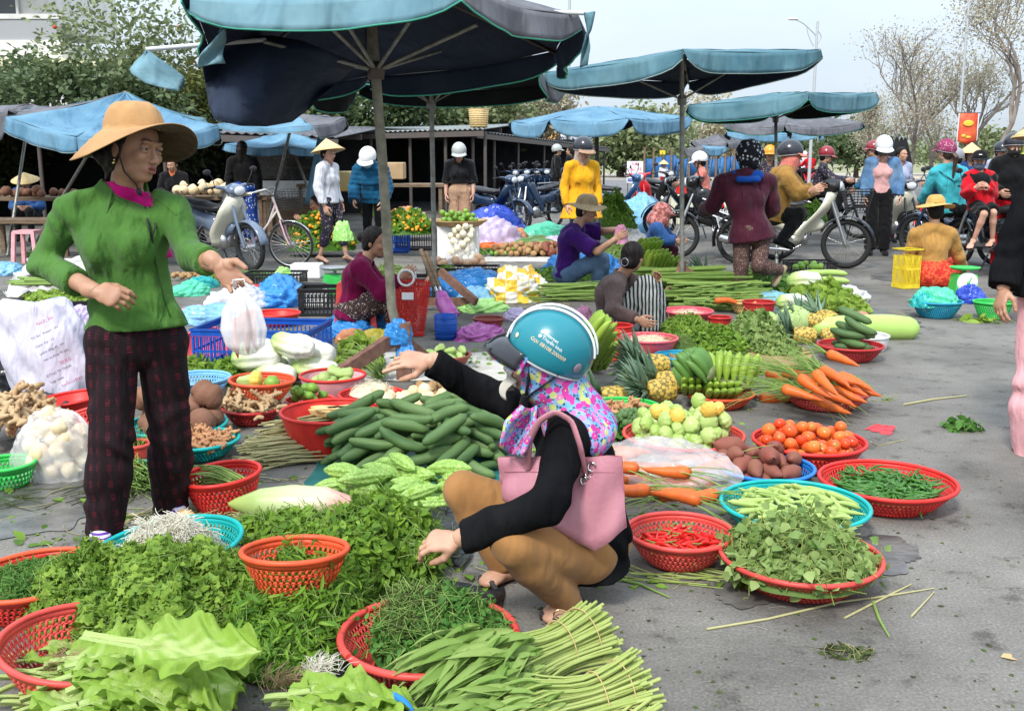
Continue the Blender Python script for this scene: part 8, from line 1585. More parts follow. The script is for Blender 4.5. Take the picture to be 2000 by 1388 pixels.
# middle ground goods
H_=lambda*a,**k:herb_obj(*a,**k)
sb=lambda lab,col,u,v,w,H,**k:bk(lab,col,u,v,w,H,solid_=True,**k)
LL={'heart':[L_MIX,S_GRN],'lob':[L_COR,S_GRN],'fin':[L_FIN,S_GRN],'let':[L_LET,S_PAL],'cre':[L_CRE,S_PAL]}
def hp(label,u,v,wpx,d,H,n,leaf='ovate',size=.035,m='heart',cat='vegetables',z0=0.,st=60,**k):c=G(u,v);H_(label,cat,LL[m],c=c,rx=wpx/2*pxm(u,v),ry=d,H=H,n=n,leaf=leaf,size=size,stems=st,slen=.14,z0=z0,thick=.03,name='greens_heap',**k)
def ff(me,N,nm,lab,cat,grp,bs,L_=0,r=.03,base=.03,spr=.8,**k):s_,loc,Rr,T=bs;return fill(me,N,nm,lab,cat,grp,in_ell(loc,Rr*spr,Rr*spr),lambda x,y:s_(x,y)*.5+loc[2]*.5+base,L_,r,nc=4,**k)
q=sb('pink basin of white bamboo shoots by the hand of the brown shirt woman','pink',1267,660,112,.13);M_SHR=mat('veg_shreds',(.8,.75,.6),(.7,.62,.42),rough=.4,ns=30,var=.5)
def shreds(label,bs,H=.04,n=260,f=.8,z=.6,L_=.06):s_,loc,Rr,T=bs;b=MB();fn=heap_fn(loc,Rr*f,Rr*f,H,z0=.08*z+loc[2]+.02);herbs(b,loc,Rr*f,Rr*f,H,n,'thread',L_,fn=fn,thick=.01);one('shredded_vegetable',b,[M_SHR,M_SHR],label,'vegetables',loc=loc,kind='stuff')
shreds('white shredded bamboo shoots in the near pink basin',q,n=420,z=.9);q=sb('second pink basin of white shreds behind the first','pink',1343,607,98,.12);shreds('white shreds heaped in the second pink basin',q,n=300,z=.7)
sb('orange bucket beside the near pink basin','orange',1190,648,46,.2,rb=.75);q=sb('small dark red tub of shredded carrots','dred',1406,620,44,.1,rb=.8);sb('brick red tub behind the woven basket','dred',1482,590,62,.12,rb=.8);sb('red plastic stool box under the brown shirt woman','red',1205,636,60,.16,rb=.95,name='stool',cat='stool')
s_=basket('small open weave yellow basket beside the foot of the woman in wine red',mat('straw_yellow',(.62,.42,.15),rough=.6),G(1450,612),.11,.1,.45,holes=.03,feet=False)
q=bk('blue rimmed basket of chopped spring herbs','tealb',1326,694,92,.06);hp('chopped fine spring herbs in the blue rimmed basket',1326,692,84,.13,.07,900,'thread',.04,'cre','herbs',z0=.05,st=0)
hp('broad heap of bean vines behind the blue rimmed basket',1340,660,120,.32,.16,1600,'narrow',.06,'lob','herbs');hp('dark leafy herbs on the bamboo tray',1400,690,120,.25,.15,1300,'ovate',.05,'heart','herbs',z0=.03);hp('bright curly lettuce at the right of the bamboo tray',1475,675,120,.3,.2,1500,'curly',.05,'cre','lettuce',z0=.03);hp('pale flowering stalks at the right end of the bamboo tray',1515,692,100,.18,.1,700,'lobed',.04,'cre','herbs',z0=.02)
b=MB();b.lathe([(.001,.02),(.46,.02),(.49,.05),(.5,.05),(.5,.0)],48,G(1440,698));one('bamboo_tray',b,mat('bamboo',(.42,.28,.13),(.3,.2,.09),rough=.7,ns=9),'wide round bamboo tray under the leafy herbs','tray',loc=G(1440,698))
for i,(u,v,r,lab)in enumerate(((1352,735,.12,'smooth dark green pumpkin behind the banana basket, left one'),(1395,735,.12,'smooth dark green pumpkin behind the banana basket, right one'))):b=MB();b.ell(G(u,v,.1),(r*1.1,r,r*.85),nu=24,nv=16);one('papaya',b,VM('pumpkin',(.1,.22,.05),(.2,.36,.1),ns=3),lab,'pumpkin',loc=G(u,v))
cabm=me_(cab(),'cabbage',M_CAB)
inst(cabm,'cabbage','round pale green cabbage left of the pineapples','cabbage','cabbages',G(1548,655),rz(1),1.25);inst(NAP[0],'napa_cabbage','white napa cabbage standing on its end beside the round cabbage','napa cabbage','napa cabbages',G(1507,640,.12),rot((0,1,0),1.3),.85);inst(NAP[1],'napa_cabbage','napa cabbage lying behind the round cabbage','napa cabbage','napa cabbages',G(1545,590,.07),rz(.1),1.);inst(NAP[2],'napa_cabbage','long pale cabbage on top of the sponge gourds','napa cabbage','napa cabbages',G(1570,548,.2),rz(.1),1.15)
inst(NAP[0],'napa_cabbage','small pale cabbage between the pineapple and the onion basket','napa cabbage','napa cabbages',G(1652,655,.05),rz(-.6),.7)
M_WAX=VM('wax_gourd',(.42,.6,.16),(.34,.52,.12),ns=3);WG=me_(veg(.75,[(0,.02),(.06,.07),(.3,.085),(.7,.095),(.94,.08),(1,.02)],n=20,bend=.01),'wax_gourd',M_WAX)
inst(WG,'wax_gourd','very long pale green gourd lying behind the onion basket','gourd',None,G(1690,640,.08),rz(-.05),1.1);LOO=me_(veg(.5,[(0,.01),(.1,.025),(.5,.033),(.9,.03),(1,.01)],ribs=8,ramp=.05,bend=.02),'sponge_gourd',M_WAX)
for i in range(9):inst(LOO,'sponge_gourd','long light green sponge gourd heaped before the cream motorbike','gourd','sponge gourds',G(1585+30*rng.rand(),562-14*(i%3),.04+.05*(i%3)),rz(rng.normal(.15,.2)),1.05)
q=bk('teal basket of red onions in front of the long gourd','teal',1674,630,106,.07);ff(ONR,10,'red_onion','red brown onion in the teal basket','onion','red onions',q,0,[.034],base=.05,spr=.6)
sb('white oval dish of pickled greens behind the red cucumber basket','white',1688,655,92,.1,rb=.85);hp('chopped greens in the white dish',1688,656,78,.1,.03,300,'narrow',.04,'cre',z0=.06,st=0)
q=bk('deep red basket of light cucumbers right of the pineapples','dred',1661,674,124,.1);ff(CUC,9,'cucumber','light green cucumber in the deep red basket','cucumber','cucumbers in the deep red basket',q,.2,[.02,.024,.024,.024,.018],base=.06,spr=.45,s0=1.1,s1=1.3,yaw=lambda:rng.normal(-.2,.4))
inst(LIM[0],'lime','single dark lime on the white oval dish','lime',None,G(1690,654,.13),None,1.4)
hp('pale lettuce leaves spread on the ground before the sponge gourds',1600,590,150,.45,.16,420,'curly',.17,'let','lettuce');hp('loose green leaves at the right end of the lettuce',1655,608,80,.25,.1,200,'curly',.14,'let','lettuce')
bag('clear bag of shredded leaves beside the lettuce','white',G(1630,588),.32,.2,.16,21,n=30);bag('thin white bag lying on the ground right of the long gourd','lilac',G(1745,640),.16,.1,.07,22);bag('blue film bag under the foot of the wine jacket woman','sky',G(1490,592),.3,.16,.12,23)
hp('cut stalks and roots of greens below the wine jacket woman',1495,560,120,.5,.22,900,'narrow',.1,'cre');hp('dark bunches of greens beside her lifted foot',1515,570,70,.3,.16,600,'lobed',.06,'fin')
for i in range(11):inst(CAR[i%3],'carrot','carrot half buried in the greens behind the pole stand','carrot','carrots behind the pole stand',G(rng.uniform(1415,1470),rng.uniform(545,590),.12),rz(rng.uniform(-1.5,0)),1.2)
sticks('thick green banana stalks stacked behind the umbrella stand','stalk_stack',90,G(1360,588),.9,.022,.0,.25,.45,.3,[lm('stalk',(.3,.42,.1),(.14,.24,.05)),L_MIX],.12,.8,0,21,'stalks',kind=None)
sticks('thin green stalks at the right of the stack','stalk_stack',90,G(1400,600),.6,.008,.1,.2,.35,.22,[S_GRN],.2,.8,0,22,'stalks',kind=None)
U3=[o for o in COL.objects if o.get('label','').startswith('blue square umbrella')][0];b=MB();jt=P(1332,522,9.75)
for u,v,Y in((1285,600,9.4),(1432,590,9.6),(1240,575,10.3),(1370,560,10.6)):b.bar(jt,P(u,v,Y),.035,.06)
b.tube([A(jt[0],jt[1],0),jt+A(0,0,.06)],.04,10);b.bar(P(1300,572,9.5),P(1395,565,9.6),.02,.04);part('rusty_stand',b,M_RUST,U3,smooth=False)
for i in range(14):inst(GTO[0]if False else LIM[0],'lime','round green fruit in the black crate under the cream motorbike','fruit','green fruit in the black crate',G(1548+60*rng.rand(),522-8*rng.rand(),.13),None,1.7)
crate('low black crate of green fruit under the cream motorbike','black',G(1580,532),.55,.35,.14)
q=bk('teal blue basket of bags before the ochre seller','tealb',1830,588,94,.14);bag('green plastic bags heaped in the teal blue basket','green',A(*q[1])+A(-.02,0,.1),.2,.18,.16,31,n=44);bag('teal bag at the left of the green ones','teal',A(*q[1])+A(-.14,-.05,.1),.1,.1,.12,32)
bk('bright green slotted basket beside the right edge figure','green',1940,590,72,.14);bag('dark blue cloth beside the teal blue basket','royal',G(1893,590),.14,.14,.16,33)
def scale_(label,u,v,Y,col,dial=True,s=1.):
 loc=A(P(u,v,Y)[0],Y,0)if Y else G(u,v);T=thing('kitchen_scale',label,'scale',loc);b=MB();b.box(loc+A(0,0,.11*s),(.2*s,.16*s,.2*s),taper=1.2);part('housing',b,PL[col],T,smooth=False);b=MB();b.lathe([(.001,.262),(.12,.262),(.15,.28),(.152,.278),(.12,.255),(.001,.25)],30,loc,None);b.tube([loc+A(0,0,.2),loc+A(0,0,.26)],.02,8);part('pan',b,PL[col]if dial else M_MET,T)
 if dial:b=MB();b.lathe([(.001,.02),(.095,.018),(.105,0)],30,loc+A(0,-.09,.13),np.array([[1,0,0],[0,0,-1],[0,1,0]],float));part('dial',b,M_SGN,T);b=MB();b.bar(loc+A(0,-.113,.13),loc+A(.03,-.113,.19),.004,.008);b.ell(loc+A(0,-.113,.13),.015);part('pointer',b,PL['green'],T)
scale_('green dial scale with a white face beside the ochre seller',1880,575,None,'green');scale_('green scale with a steel pan left of the old woman in maroon',655,575,None,'green',False)
crate('tall yellow basket with a handle standing left of the ochre seller','yellow',G(1768,562),.2,.2,.42,.3,step=.02,name='shopping_basket',band=.06)
RB=thing('handbag','red pierced plastic shopping bag with white ring handles behind the wooden pole','handbag',G(797,655));c=G(797,655);b=MB();w0,w1,hh0=.13,.19,.4;nU,nV=26,22
for sg in(1,-1):
 for i in range(nU):
  for j in range(nV):
   t0,t1,u0,u1=j/nV,(j+.62)/nV,i/nU-.5,(i+.68)/nU-.5;wd=lambda t:w0+(w1-w0)*t;e=.07*sg
   pt=lambda u,t:c+A(2*wd(t)*u,e*(1-(2*u)**4)*(.9 if t<.9 else .7),.02+hh0*t*1.0+.03*(1-(2*u)**2)*(t>.95))
   b.add([pt(u0,t0),pt(i/nU+1/nU-.5,t0),pt(i/nU+1/nU-.5,t0+.38/nV),pt(u0,t0+.38/nV)],[[0,1,2,3]]);b.add([pt(u0,t0),pt(u0+.38/nU,t0),pt(u0+.38/nU,t0+1/nV),pt(u0,t0+1/nV)],[[0,1,2,3]])
b.box(c+A(0,0,.015),(.25,.12,.02));part('pierced_body',b,PL['red'],RB,smooth=False);
for dy in(-.06,.06):b=MB();a=np.linspace(0,6.2832,33);b.tube([c+A(.06*math.cos(x),dy,.46+.06*math.sin(x))for x in a],.009,8,caps=False);part('ring_handle',b,PL['white'],RB)
b=MB();b.box(c+A(.01,-.068,.32),(.09,.004,.055));part('price_label',b,M_SGN,RB,smooth=False)
b=MB();c=G(871,662);b.lathe([(.001,.0),(.085,0),(.088,.19),(.084,.19),(.08,.01)],30,c);[b.lathe([(.088,z),(.0905,z+.004),(.088,z+.008)],30,c)for z in(.03,.075,.12,.165)];one('blue_tin',b,[PL['navy']],'blue ribbed tin can beside the red shopping bag','tin',loc=c)
for i,(u0,v0,u1,v1)in enumerate(((822,488,850,560),(832,492,858,560))):b=MB();b.tube([P(u0,v0,8.6),P(u1,v1,8.4)],.02,8);b.tube([P(u1,v1,8.4),P(u1+3,v1+9,8.38)],.014,8,m=1);one('wooden_handle',b,[M_WOOD,M_CHR],('left','right')[i]+' wooden tool handle leaning above the purple umbrella sleeve','tool',loc=P(u1,v1,8.4))
b=MB();b.tube([P(862,570,8.2),P(866,590,8.1),P(882,618,8.0)],[.04,.07,.075],12,flat=.5);one('purple_sleeve',b,[FM['purple']],'purple film sleeve hanging below the wooden handles','plastic sleeve',loc=P(872,618,8))
U2=[o for o in COL.objects if o.get('label','').startswith('dark umbrella behind')][0];b=MB()
for a0,a1 in(((860,530,9.3),(930,590,9.0)),((850,530,9.4),(800,612,9.0)),((800,590,9.2),(930,588,9.2))):b.bar(P(*a0),P(*a1),.04,.07)
part('wooden_stand',b,M_RUST,U2,smooth=False)
b=MB();crumple(b,(0,0,0),.085,.08,.13,44,0,0,.2,36,False);crumple(b,(.05,-.03,-.12),.06,.05,.12,45,0,0,.22,36,False);b.xf(t=P(778,665,6.3));one('plastic_bag',b,[FM['blue']],'blue plastic bag knotted round the foot of the wooden pole','plastic bag',loc=P(778,690,6.3))
q=bk('brown basket heaped with chayotes in front of the blue tin','brown',870,693,98,.09);ff(CHA,17,'chayote','pale green wrinkled chayote heaped in the brown basket','chayote','chayotes in the brown basket',q,.1,[.026,.032,.03],base=.03,spr=.75,s0=.65,s1=.85)
b=MB();sheet(b,[G(700,745),G(990,745),G(985,690),G(740,690)],20,.012,12);one('ground_sheet',b,[mat('sheet_ivory',(.6,.58,.52),(.45,.42,.38),rough=.85,ns=5)],'dirty ivory cloth on the ground behind the pointing arm','ground sheet',loc=G(850,720));H_('scraps of green leaves scattered on the ivory cloth','leaf scraps',[L_MIX,S_GRN],c=G(900,700),rx=.5,ry=.3,H=.01,n=90,leaf='ovate',size=.05,stems=20,core=False,z0=.012,thick=.004)
BG=[('blue',920,575,.42,.3,.25,'large blue bag sprawling behind the rusty stand'),('blue',1140,535,.5,.3,.26,'big crumpled blue bag in front of the man in purple'),('lime',945,605,.24,.18,.09,'lime green bag on the ground left of the teal helmet'),('lime',972,580,.16,.14,.16,'small lime bag beside the striped bag'),('purple',935,655,.3,.16,.09,'purple pink film bag on the ground right of the blue tin'),('sky',930,590,.25,.18,.14,'pale blue bag between the lime bag and the rusty stand'),('blue',545,590,.42,.26,.24,'large blue bag behind the held white bag'),('blue',680,650,.3,.2,.13,'blue and white bag behind the blue crate'),('blue',725,640,.22,.14,.14,'blue bag under the red stool'),('yellow',735,668,.2,.14,.09,'yellow bag between the green onions and the red shopping bag'),('orange',690,668,.13,.1,.1,'orange film bag behind the leafy gourds'),('sky',420,628,.36,.2,.14,'sky blue bag behind the pink tilted basin'),('white',470,600,.3,.2,.2,'white patterned bags behind the tilted basin'),('green',375,575,.2,.16,.14,'mint green bag behind the seller'),('teal',395,562,.2,.12,.12,'teal bag behind the mint one'),('pink',385,620,.25,.16,.1,'pink dotted bag left of the sky blue one'),('lilac',160,640,.14,.12,.18,'pale lilac bag beside the green seller jacket'),('blue',140,650,.12,.1,.1,'small blue bag beside the lilac one'),('blue',160,740,.16,.12,.16,'blue bag behind the red basins on the left'),('black',5,760,.3,.26,.32,'black plastic sack at the left edge'),('black',60,800,.28,.14,.1,'flat black bag in front of the white sack'),('royal',960,455,.6,.35,.45,'royal blue tarpaulin bundle beside the parked motorbikes'),('lilac',965,480,.42,.3,.42,'pale lilac bag in front of the royal blue bundle'),('green',1065,470,.5,.3,.28,'dark green cloth bundle behind the winter melons'),('lilac',1085,492,.3,.2,.22,'white and lilac bag left of the man in purple'),('orange',1005,475,.3,.2,.25,'red and yellow paper bag behind the vegetables'),('sky',1245,450,.75,.5,.62,'big pale blue sheet bundle left of the rose hooded seller'),('clear',1230,485,.4,.3,.3,'clear bag of white greens below the pale blue bundle'),('orange',790,440,.42,.3,.35,'orange net bag behind the kumquats'),('pink',770,455,.3,.2,.22,'pink bag beside the orange net bag'),('sky',10,535,.25,.2,.14,'blue crumpled bag on the ground at the far left'),('lilac',1010,625,.12,.1,.1,'small pale bag behind the helmet'),('pink',1140,650,.1,.08,.2,'tall pink paper bag behind the banana stalk')]
for i,(m_,u,v,rx,ry,H,lab)in enumerate(BG):bag(lab,m_,G(u,v),rx,ry,H,50+i,.3*i,n=34 if v>520 else 24)
b=MB();crumple(b,(0,0,0),.33,.26,.3,91,.5,0,.3,44);b.xf(t=G(1010,585))
def c_check(nt,new,L,co):w=new('TexChecker',Scale=9.);L.new(co,w.inputs['Vector']);w.inputs['Color1'].default_value=(.75,.48,.05,1);w.inputs['Color2'].default_value=(.72,.7,.62,1);return w.outputs['Color']
one('striped_bag',b,[mat('film_yellow_check',(.8,.6,.1),custom=c_check,rough=.3)],'yellow and white checked plastic bag behind the lime bag','plastic bag',loc=G(1010,585))
sticks('bundle of leeks in blue netting beside the crumpled blue bag','leek_bundle',70,G(1110,585),.8,.008,.15,.2,.22,.16,[S_GRN,L_MIX],.12,.7,0,31,'leeks',kind=None);hp('low dark greens behind the checked bag',1090,545,150,.3,.12,500,'ovate',.06,'heart')
b=MB();b.tube([G(1140,700,.0),G(1138,645,.3),G(1138,640,.42)],[.055,.05,.045],14);one('banana_stalk',b,[VM('banana_stalk',(.25,.4,.08),(.35,.42,.15),ns=5)],'thick cut green banana stalk standing behind the helmet','banana stalk',loc=G(1140,700))
crate('big blue slotted crate behind the napa cabbages','navy',G(518,716),.78,.5,.29,-.12,step=.03,tilt=rz(-.12)@rot((0,1,0),-.0));crate('black lattice crate left of the old woman in maroon','black',G(645,612),.5,.35,.24,.05);crate('black crate with greens beside the white sack','black',G(115,628),.6,.4,.2,.1);crate('low black crate behind the steel scale','black',G(540,560),.6,.35,.16)
crate('black crate of fruit under the kumquat bushes','black',G(815,487),.62,.4,.3);crate('dark blue crate left of the kumquat crate','navy',G(765,492),.5,.4,.3);crate('black crate of squash beside the rusty stand','black',G(905,548),.8,.4,.16);crate('white basket behind the large blue bag','white',G(590,592),.45,.3,.12)
crate('black crate in front of the dark skirt','black',G(790,590),.6,.4,.25)
for me,N,u,v,rx,ry,r,lab,cat,nm in((NAP,9,560,742,.3,.14,[.055,.062,.062,.05],'big white napa cabbage stacked in front of the blue crate','napa cabbage','napa_cabbage'),):
 fill(me,N,nm,lab,cat,'napa cabbages before the blue crate',in_ell(G(u+8,v+6),rx*.9,ry),lambda x,y:x*0+.02,.24,r,yaw=lambda:rng.normal(-.15,.12),nc=5,ov=.9,s0=.92,s1=1.05,maxt=.2)
sb('big bright red bowl of peeled papaya in front of the onions','red',647,803,194,.2,rb=.62);c=G(647,806,.15);M_PAP=VM('papaya_flesh',(.78,.62,.3),(.72,.5,.22),ns=9)
for i in range(7):b=MB();b.box((0,0,0),(.22,.045,.035),taper=.6);b.xf(rz(.2*i-.4),c+A(-.05+.025*i,.02*(i%3),.0+.012*(i%2)));bevel(one('papaya_slice',b,[M_PAP],'peeled yellow papaya slice in the big red bowl','papaya',loc=c+A(0,0,0),group='papaya slices',smooth=False),.006)
q=sb('pale rose bowl with a red rim holding gourds and fruit','rose',650,733,126,.13,rb=.7,rim='red');ff(CHA,6,'gourd','pale yellow gourd in the rose bowl','gourd','gourds in the rose bowl',q,.1,[.026,.032,.03],base=.06,spr=.5,s0=.9,s1=1.1)
q=bk('red basket of peeled garlic behind the big red bowl','red',727,770,128,.09);shreds('white peeled garlic heaped in the red basket',q,n=420,z=1.,f=.7,H=.06,L_=.04)
q0=bk('dark red basket of ginger under the pepper basket','dred',492,797,108,.08);ff(GIN,46,'ginger','knobbly pale ginger root in the dark red basket','ginger','ginger roots in the dark red basket',q0,.08,[.013,.014,.013],base=.05,spr=.8)
q=bk('orange red basket of peppers resting above the ginger','orange',511,742,124,.1,z0=.11,tilt=rot((0,1,0),.03));inst(YTO[0],'yellow_pepper','orange yellow pepper in the orange red basket','pepper',None,q[1]+A(-.03,0,.1),rot((1,0,0),1),1.2);inst(LIM[0],'avocado','dark green avocado in the orange red basket','avocado',None,q[1]+A(.06,-.02,.09),None,1.9);inst(CHA[0],'gourd','small gourd beside the orange pepper','gourd',None,q[1]+A(-.08,.02,.09),None,1.)
q=bk('coral tray of limes behind the big red bowl','coral',606,782,96,.06);ff(LIM,12,'lime','bright green lime in the coral tray','lime','limes in the coral tray',q,0,[.022],base=.05,spr=.7,s0=1.1,s1=1.5)
bk('sky blue basket behind the trouser leg of the seller','sky',385,738,126,.1);hp('dark leaves between the sky blue basket and the cabbages',450,745,120,.16,.12,350,'ovate',.08,'heart',st=30);hp('leafy greens behind the sky blue basket',385,728,90,.12,.1,200,'ovate',.06,'let')
q=bk('teal basket of taro behind the legs of the seller','teal',345,828,190,.08);ff(TAR,14,'taro','big brown taro root in the teal basket','taro','taro roots behind the seller',q,.1,[.042,.055,.05],base=.04,spr=.75,s0=.75,s1=1.1)
q=bk('teal basket of turmeric in front of the taro','teal',385,858,160,.08);ff(TUR,60,'turmeric','orange brown turmeric root in the teal basket','turmeric','turmeric roots in the teal basket',q,.06,[.011,.012,.011],base=.05,spr=.85)
bk('teal basket with a green mango between the legs of the seller','teal',310,885,110,.1);inst(LIM[0],'mango','green mango between the legs of the seller','mango',None,G(300,875,.1),None,(3,2,2));sb('coral bucket behind the legs of the seller','coral',262,868,60,.16,rb=.8)
sb('red basin leaning behind the coral one left of the seller','red',140,778,140,.12,tilt=rot((0,1,0),-.12));bk('large coral basket leaning left of the seller legs','coral',150,825,165,.12,tilt=rot((0,1,0),-.3)@rot((1,0,0),.1));sb('tilted pink basin leaning on the blue crate','pink',405,668,100,.1,tilt=rot((1,0,0),.75));sb('red basin behind the blue crate','red',540,612,92,.1);sb('grey rubber tub with white garlic','grey',603,557,78,.14,rb=.8)
sb('faded red basin beside the black crate of greens','coral',108,645,70,.1);sb('red basin among the bags behind the helmet','red',935,530,62,.12);sb('brown clay tub left of the helmet visor','brown',955,622,60,.1);sb('small orange basin behind the held bag','coral',487,560,50,.12)
bk('bright red colander under the pointing arm','red',926,778,112,.13,tilt=rot((1,0,0),.1));q=bk('green basket of ginger at the left edge','green',10,905,110,.1,rb=.6)
cg=G(30,868);fill(GIN,60,'ginger','pale ginger root in the heap at the left edge','ginger','ginger roots at the left edge',in_ell(cg,.2,.16),lambda x,y:.1*np.clip(1-((x-cg[0])/.3)**2-((y-cg[1])/.25)**2,0,1)+.03,.09,[.014,.015,.014],nc=3,s0=1.,s1=1.4)
co_=G(115,925);fill(ONW,26,'onion','pale onion inside the clear bag on the left','onion','onions in the clear bag',in_ell(co_,.13,.1),lambda x,y:x*0+.0,0,[.036],nc=6,ov=.85,s0=.95,s1=1.3);bag('clear plastic bag of pale onions left of the seller','clear',co_+A(0,0,.0),.2,.15,.3,77,amp=.12,n=44)
b=MB();ph=np.linspace(0,2*np.pi,60,endpoint=False);rows=[];a0,a1=G(110,790),P(70,590,5.7)
for t in np.linspace(0,1,30):q=a0*(1-t)+a1*t;r=(.2+.05*math.sin(t*3))*(1+.05*np.sin(ph*6+9*t)+.03*np.sin(ph*2-t*14))*(1 if t<.97 else .9);rows.append(np.stack([q[0]+r*np.cos(ph),q[1]+r*.55*np.sin(ph),q[2]+.02*np.sin(ph*3+t*5)],-1))
rows.append(np.repeat(rows[-1].mean(0)[None],60,0));b.grid(np.array(rows),cv=True,flip=True);SK_=thing('sack','big white woven sack with printed lines leaning at the left','sack',A(a0[0],a0[1],0));o=part('sack_body',b,mat('woven_plastic',(.62,.6,.7),(.5,.48,.58),rough=.45,ns=6,bump=.003,bs=24,wr=.05,wrs=7.),SK_);hs=hitter(o);MP,MPR=mat('print_grey',(.15,.16,.2),rough=.6),mat('print_red',(.55,.15,.25),rough=.6)
for s_,u,v,sz,m_ in(('THỨC ĂN',72,637,8,MPR),('Độ ẩm   Protein   Xơ',62,664,6.5,MP),('Canxi  0,6 - 1,2',70,680,6.5,MP),('Lysine tổng số   min',78,694,6.5,MP),('Hạn sử dụng: 90 ngày',86,706,6,MP),('50 KG',118,712,9,MPR),('CÔNG TY TNHH',92,738,7,MP),('Việt Nam',100,750,7,MP),('KHỐI LƯỢNG',122,756,7,MPR)):wrap_text(s_,u,v,-.45,sz,m_,SK_,hs,'printing')
for i,(u,v,s_)in enumerate(((90,600,1.),(120,585,.8))):b=MB();sheet(b,[G(u-80,v),G(u+120,v),G(u+100,v-45),G(u-60,v-45)],22,.12*s_,60+i);b.xf(t=(0,0,.04+.12*i));one('folded_sacks',b,[mat('sack_cloth',(.6,.58,.54),(.42,.4,.38),rough=.8,ns=4)],('lower','upper')[i]+' pile of folded white sacks behind the arm of the seller','sacks',loc=G(u,v))
b=MB();sheet(b,[G(110,715),G(180,715),G(200,650),G(120,650)],22,.16,65);one('folded_sacks',b,[mat('sack_ivory',(.68,.66,.55),rough=.8,c2=(.55,.52,.42),ns=4)],'ivory sack cloth between the white sack and the seller','sacks',loc=G(150,690));sticks('long green leek stalks lying on the black crate','leek_bundle',40,G(120,600),.8,.01,.02,.1,.1,.06,[S_GRN],.06,.6,0,33,'leeks',z0=.2,kind=None);hp('greens in the black crate beside the white sack',115,625,130,.2,.06,400,'ovate',.07,'let',z0=.18)
fill(POT,40,'small_fruit','small olive green fruit in the heap behind the seller arm','fruit','olive fruit heap',in_ell(G(395,548),.35,.25),lambda x,y:x*0+.04,.02,[.025,.027,.025],nc=3);hp('dry pineapple tops behind the held bag',440,550,90,.25,.14,300,'blade',.18,'cre');fill(CUC,16,'cucumber','green cucumber behind the orange basin','cucumber','cucumbers behind the orange basin',in_ell(G(510,548),.3,.15),lambda x,y:x*0+.03,.2,[.02,.024,.018],nc=3)
bag('pale green cabbage leaves beside the rubber tub','lime',G(555,560),.12,.1,.2,78);b=MB();b.box(G(600,528,.08),(.34,.25,.16));bevel(one('foam_box',b,[M_FOAM],'low white foam box behind the rubber tub','box',smooth=False,loc=G(600,528)),.01)
hp('leafy gourds and banana bracts left of the green onions',700,715,90,.16,.18,260,'ovate',.12,'let',st=10);
M_KUM=VM('kumquat',(.85,.32,.02),(.85,.42,.05),ns=4)
for i,(u,v,w,H,lab)in enumerate(((628,500,1.0,.5,'bushy heap of kumquat branches in front of the red jacket woman'),(795,500,.8,.26,'kumquat and tangerine branches on the black crate'))):
 b=MB();c=G(u,v);herbs(b,c,w/2,.3,H,1100,'ovate',.09,z0=.1+.25*i,spread=.9,thick=.08,stems=0);fn=heap_fn(c,w/2,.3,H,z0=.1+.25*i,lump=.15,p=.8);Pk,Nk=heap_pts(150,c,w/2,.3,0,fn)
 for q in Pk:b.ell(q+A(0,-.01,.0),rng.uniform(.018,.028),nu=8,nv=6,m=1)
 one('kumquat_heap',b,[L_BAS,M_KUM],lab,'kumquats',loc=c)
b=MB();b.box(G(896,503)+A(0,0,.22),(.56,.4,.44));bevel(one('foam_box',b,[M_FOAM],'tall white foam box carrying the tray of green fruit','box',loc=G(893,500),smooth=False),.015)
c=G(896,503)+A(0,0,.46);b=MB();b.lathe([(.001,0),(.3,0),(.38,.05),(.4,.06),(.39,.04),(.3,-.02)],36,c);one('bamboo_tray',b,MC['bamboo'],'round bamboo tray of green fruit on the foam box','tray',loc=c);fill(LIM,34,'green_apple','pale green round fruit on the bamboo tray','fruit','green fruit on the tray',in_ell(c,.24,.2),lambda x,y:x*0+c[2]+.02,0,[.024],nc=5,s0=1.5,s1=1.9)
cg=G(905,503)+A(0,-.34,0);fill(ONI[:1]if False else[me_(oni(3),'garlic',M_SHR)],34,'garlic','pinkish garlic bulb in the pink net bag before the foam box','garlic','garlic bulbs in the net',in_ell(cg,.15,.08),lambda x,y:x*0,0,[.036],nc=5,s0=1.,s1=1.4);bag('pink net bag of garlic leaning on the foam box','clear',cg,.2,.13,.3,79)
for me,N,u,v,rx,r,L_,lab,nm,cat in((LIM,40,965,500,.4,[.024],0,'light green courgette in the row before the bags','small_gourd','gourd'),(POT,60,1025,500,.45,[.025,.027,.025],.02,'pale brown potato in the row before the bags','potato','potato'),(SWP,22,1090,500,.4,[.028,.036,.028],.1,'reddish sweet potato left of the man in purple','sweet_potato','sweet potato'),(CAR,20,955,486,.4,[.018,.015],.15,'carrot lying behind the courgettes','carrot','carrot'),([me_(veg(.13,[(0,.02),(.08,.035),(.4,.05),(.8,.05),(1,.01)],ribs=8,ramp=.04),'squash',VM('squash',(.5,.27,.13),(.42,.25,.15)))],8,900,530,.32,[.04,.045],.06,'tan squash in the crate beside the thin pole','squash','squash')):
 fill(me,N,nm,lab,cat,lab[:30].rsplit(' ',1)[0]+'s',in_ell(G(u,v),rx,.22),lambda x,y:x*0+(.06 if nm=='squash' else .02),L_,r,nc=4,s0=.9 if nm=='squash' else 1.2,s1=1.1 if nm=='squash' else 1.6)
for i,(u,v,yw)in enumerate(((1030,478,.5),(1050,472,.7),(1060,480,-.2))):inst(WML,'long_melon',('left','upper','right')[i]+' dark green melon behind the potatoes','melon','melons behind the potatoes',G(u,v,.12),rz(yw),1.3)
b=MB();sheet(b,[G(925,512),G(1130,512),G(1110,480),G(940,480)],16,.01,70);one('ground_sheet',b,[MC['sheet_ivory']],'pale sheet under the row of potatoes and courgettes','ground sheet',loc=G(1030,500))
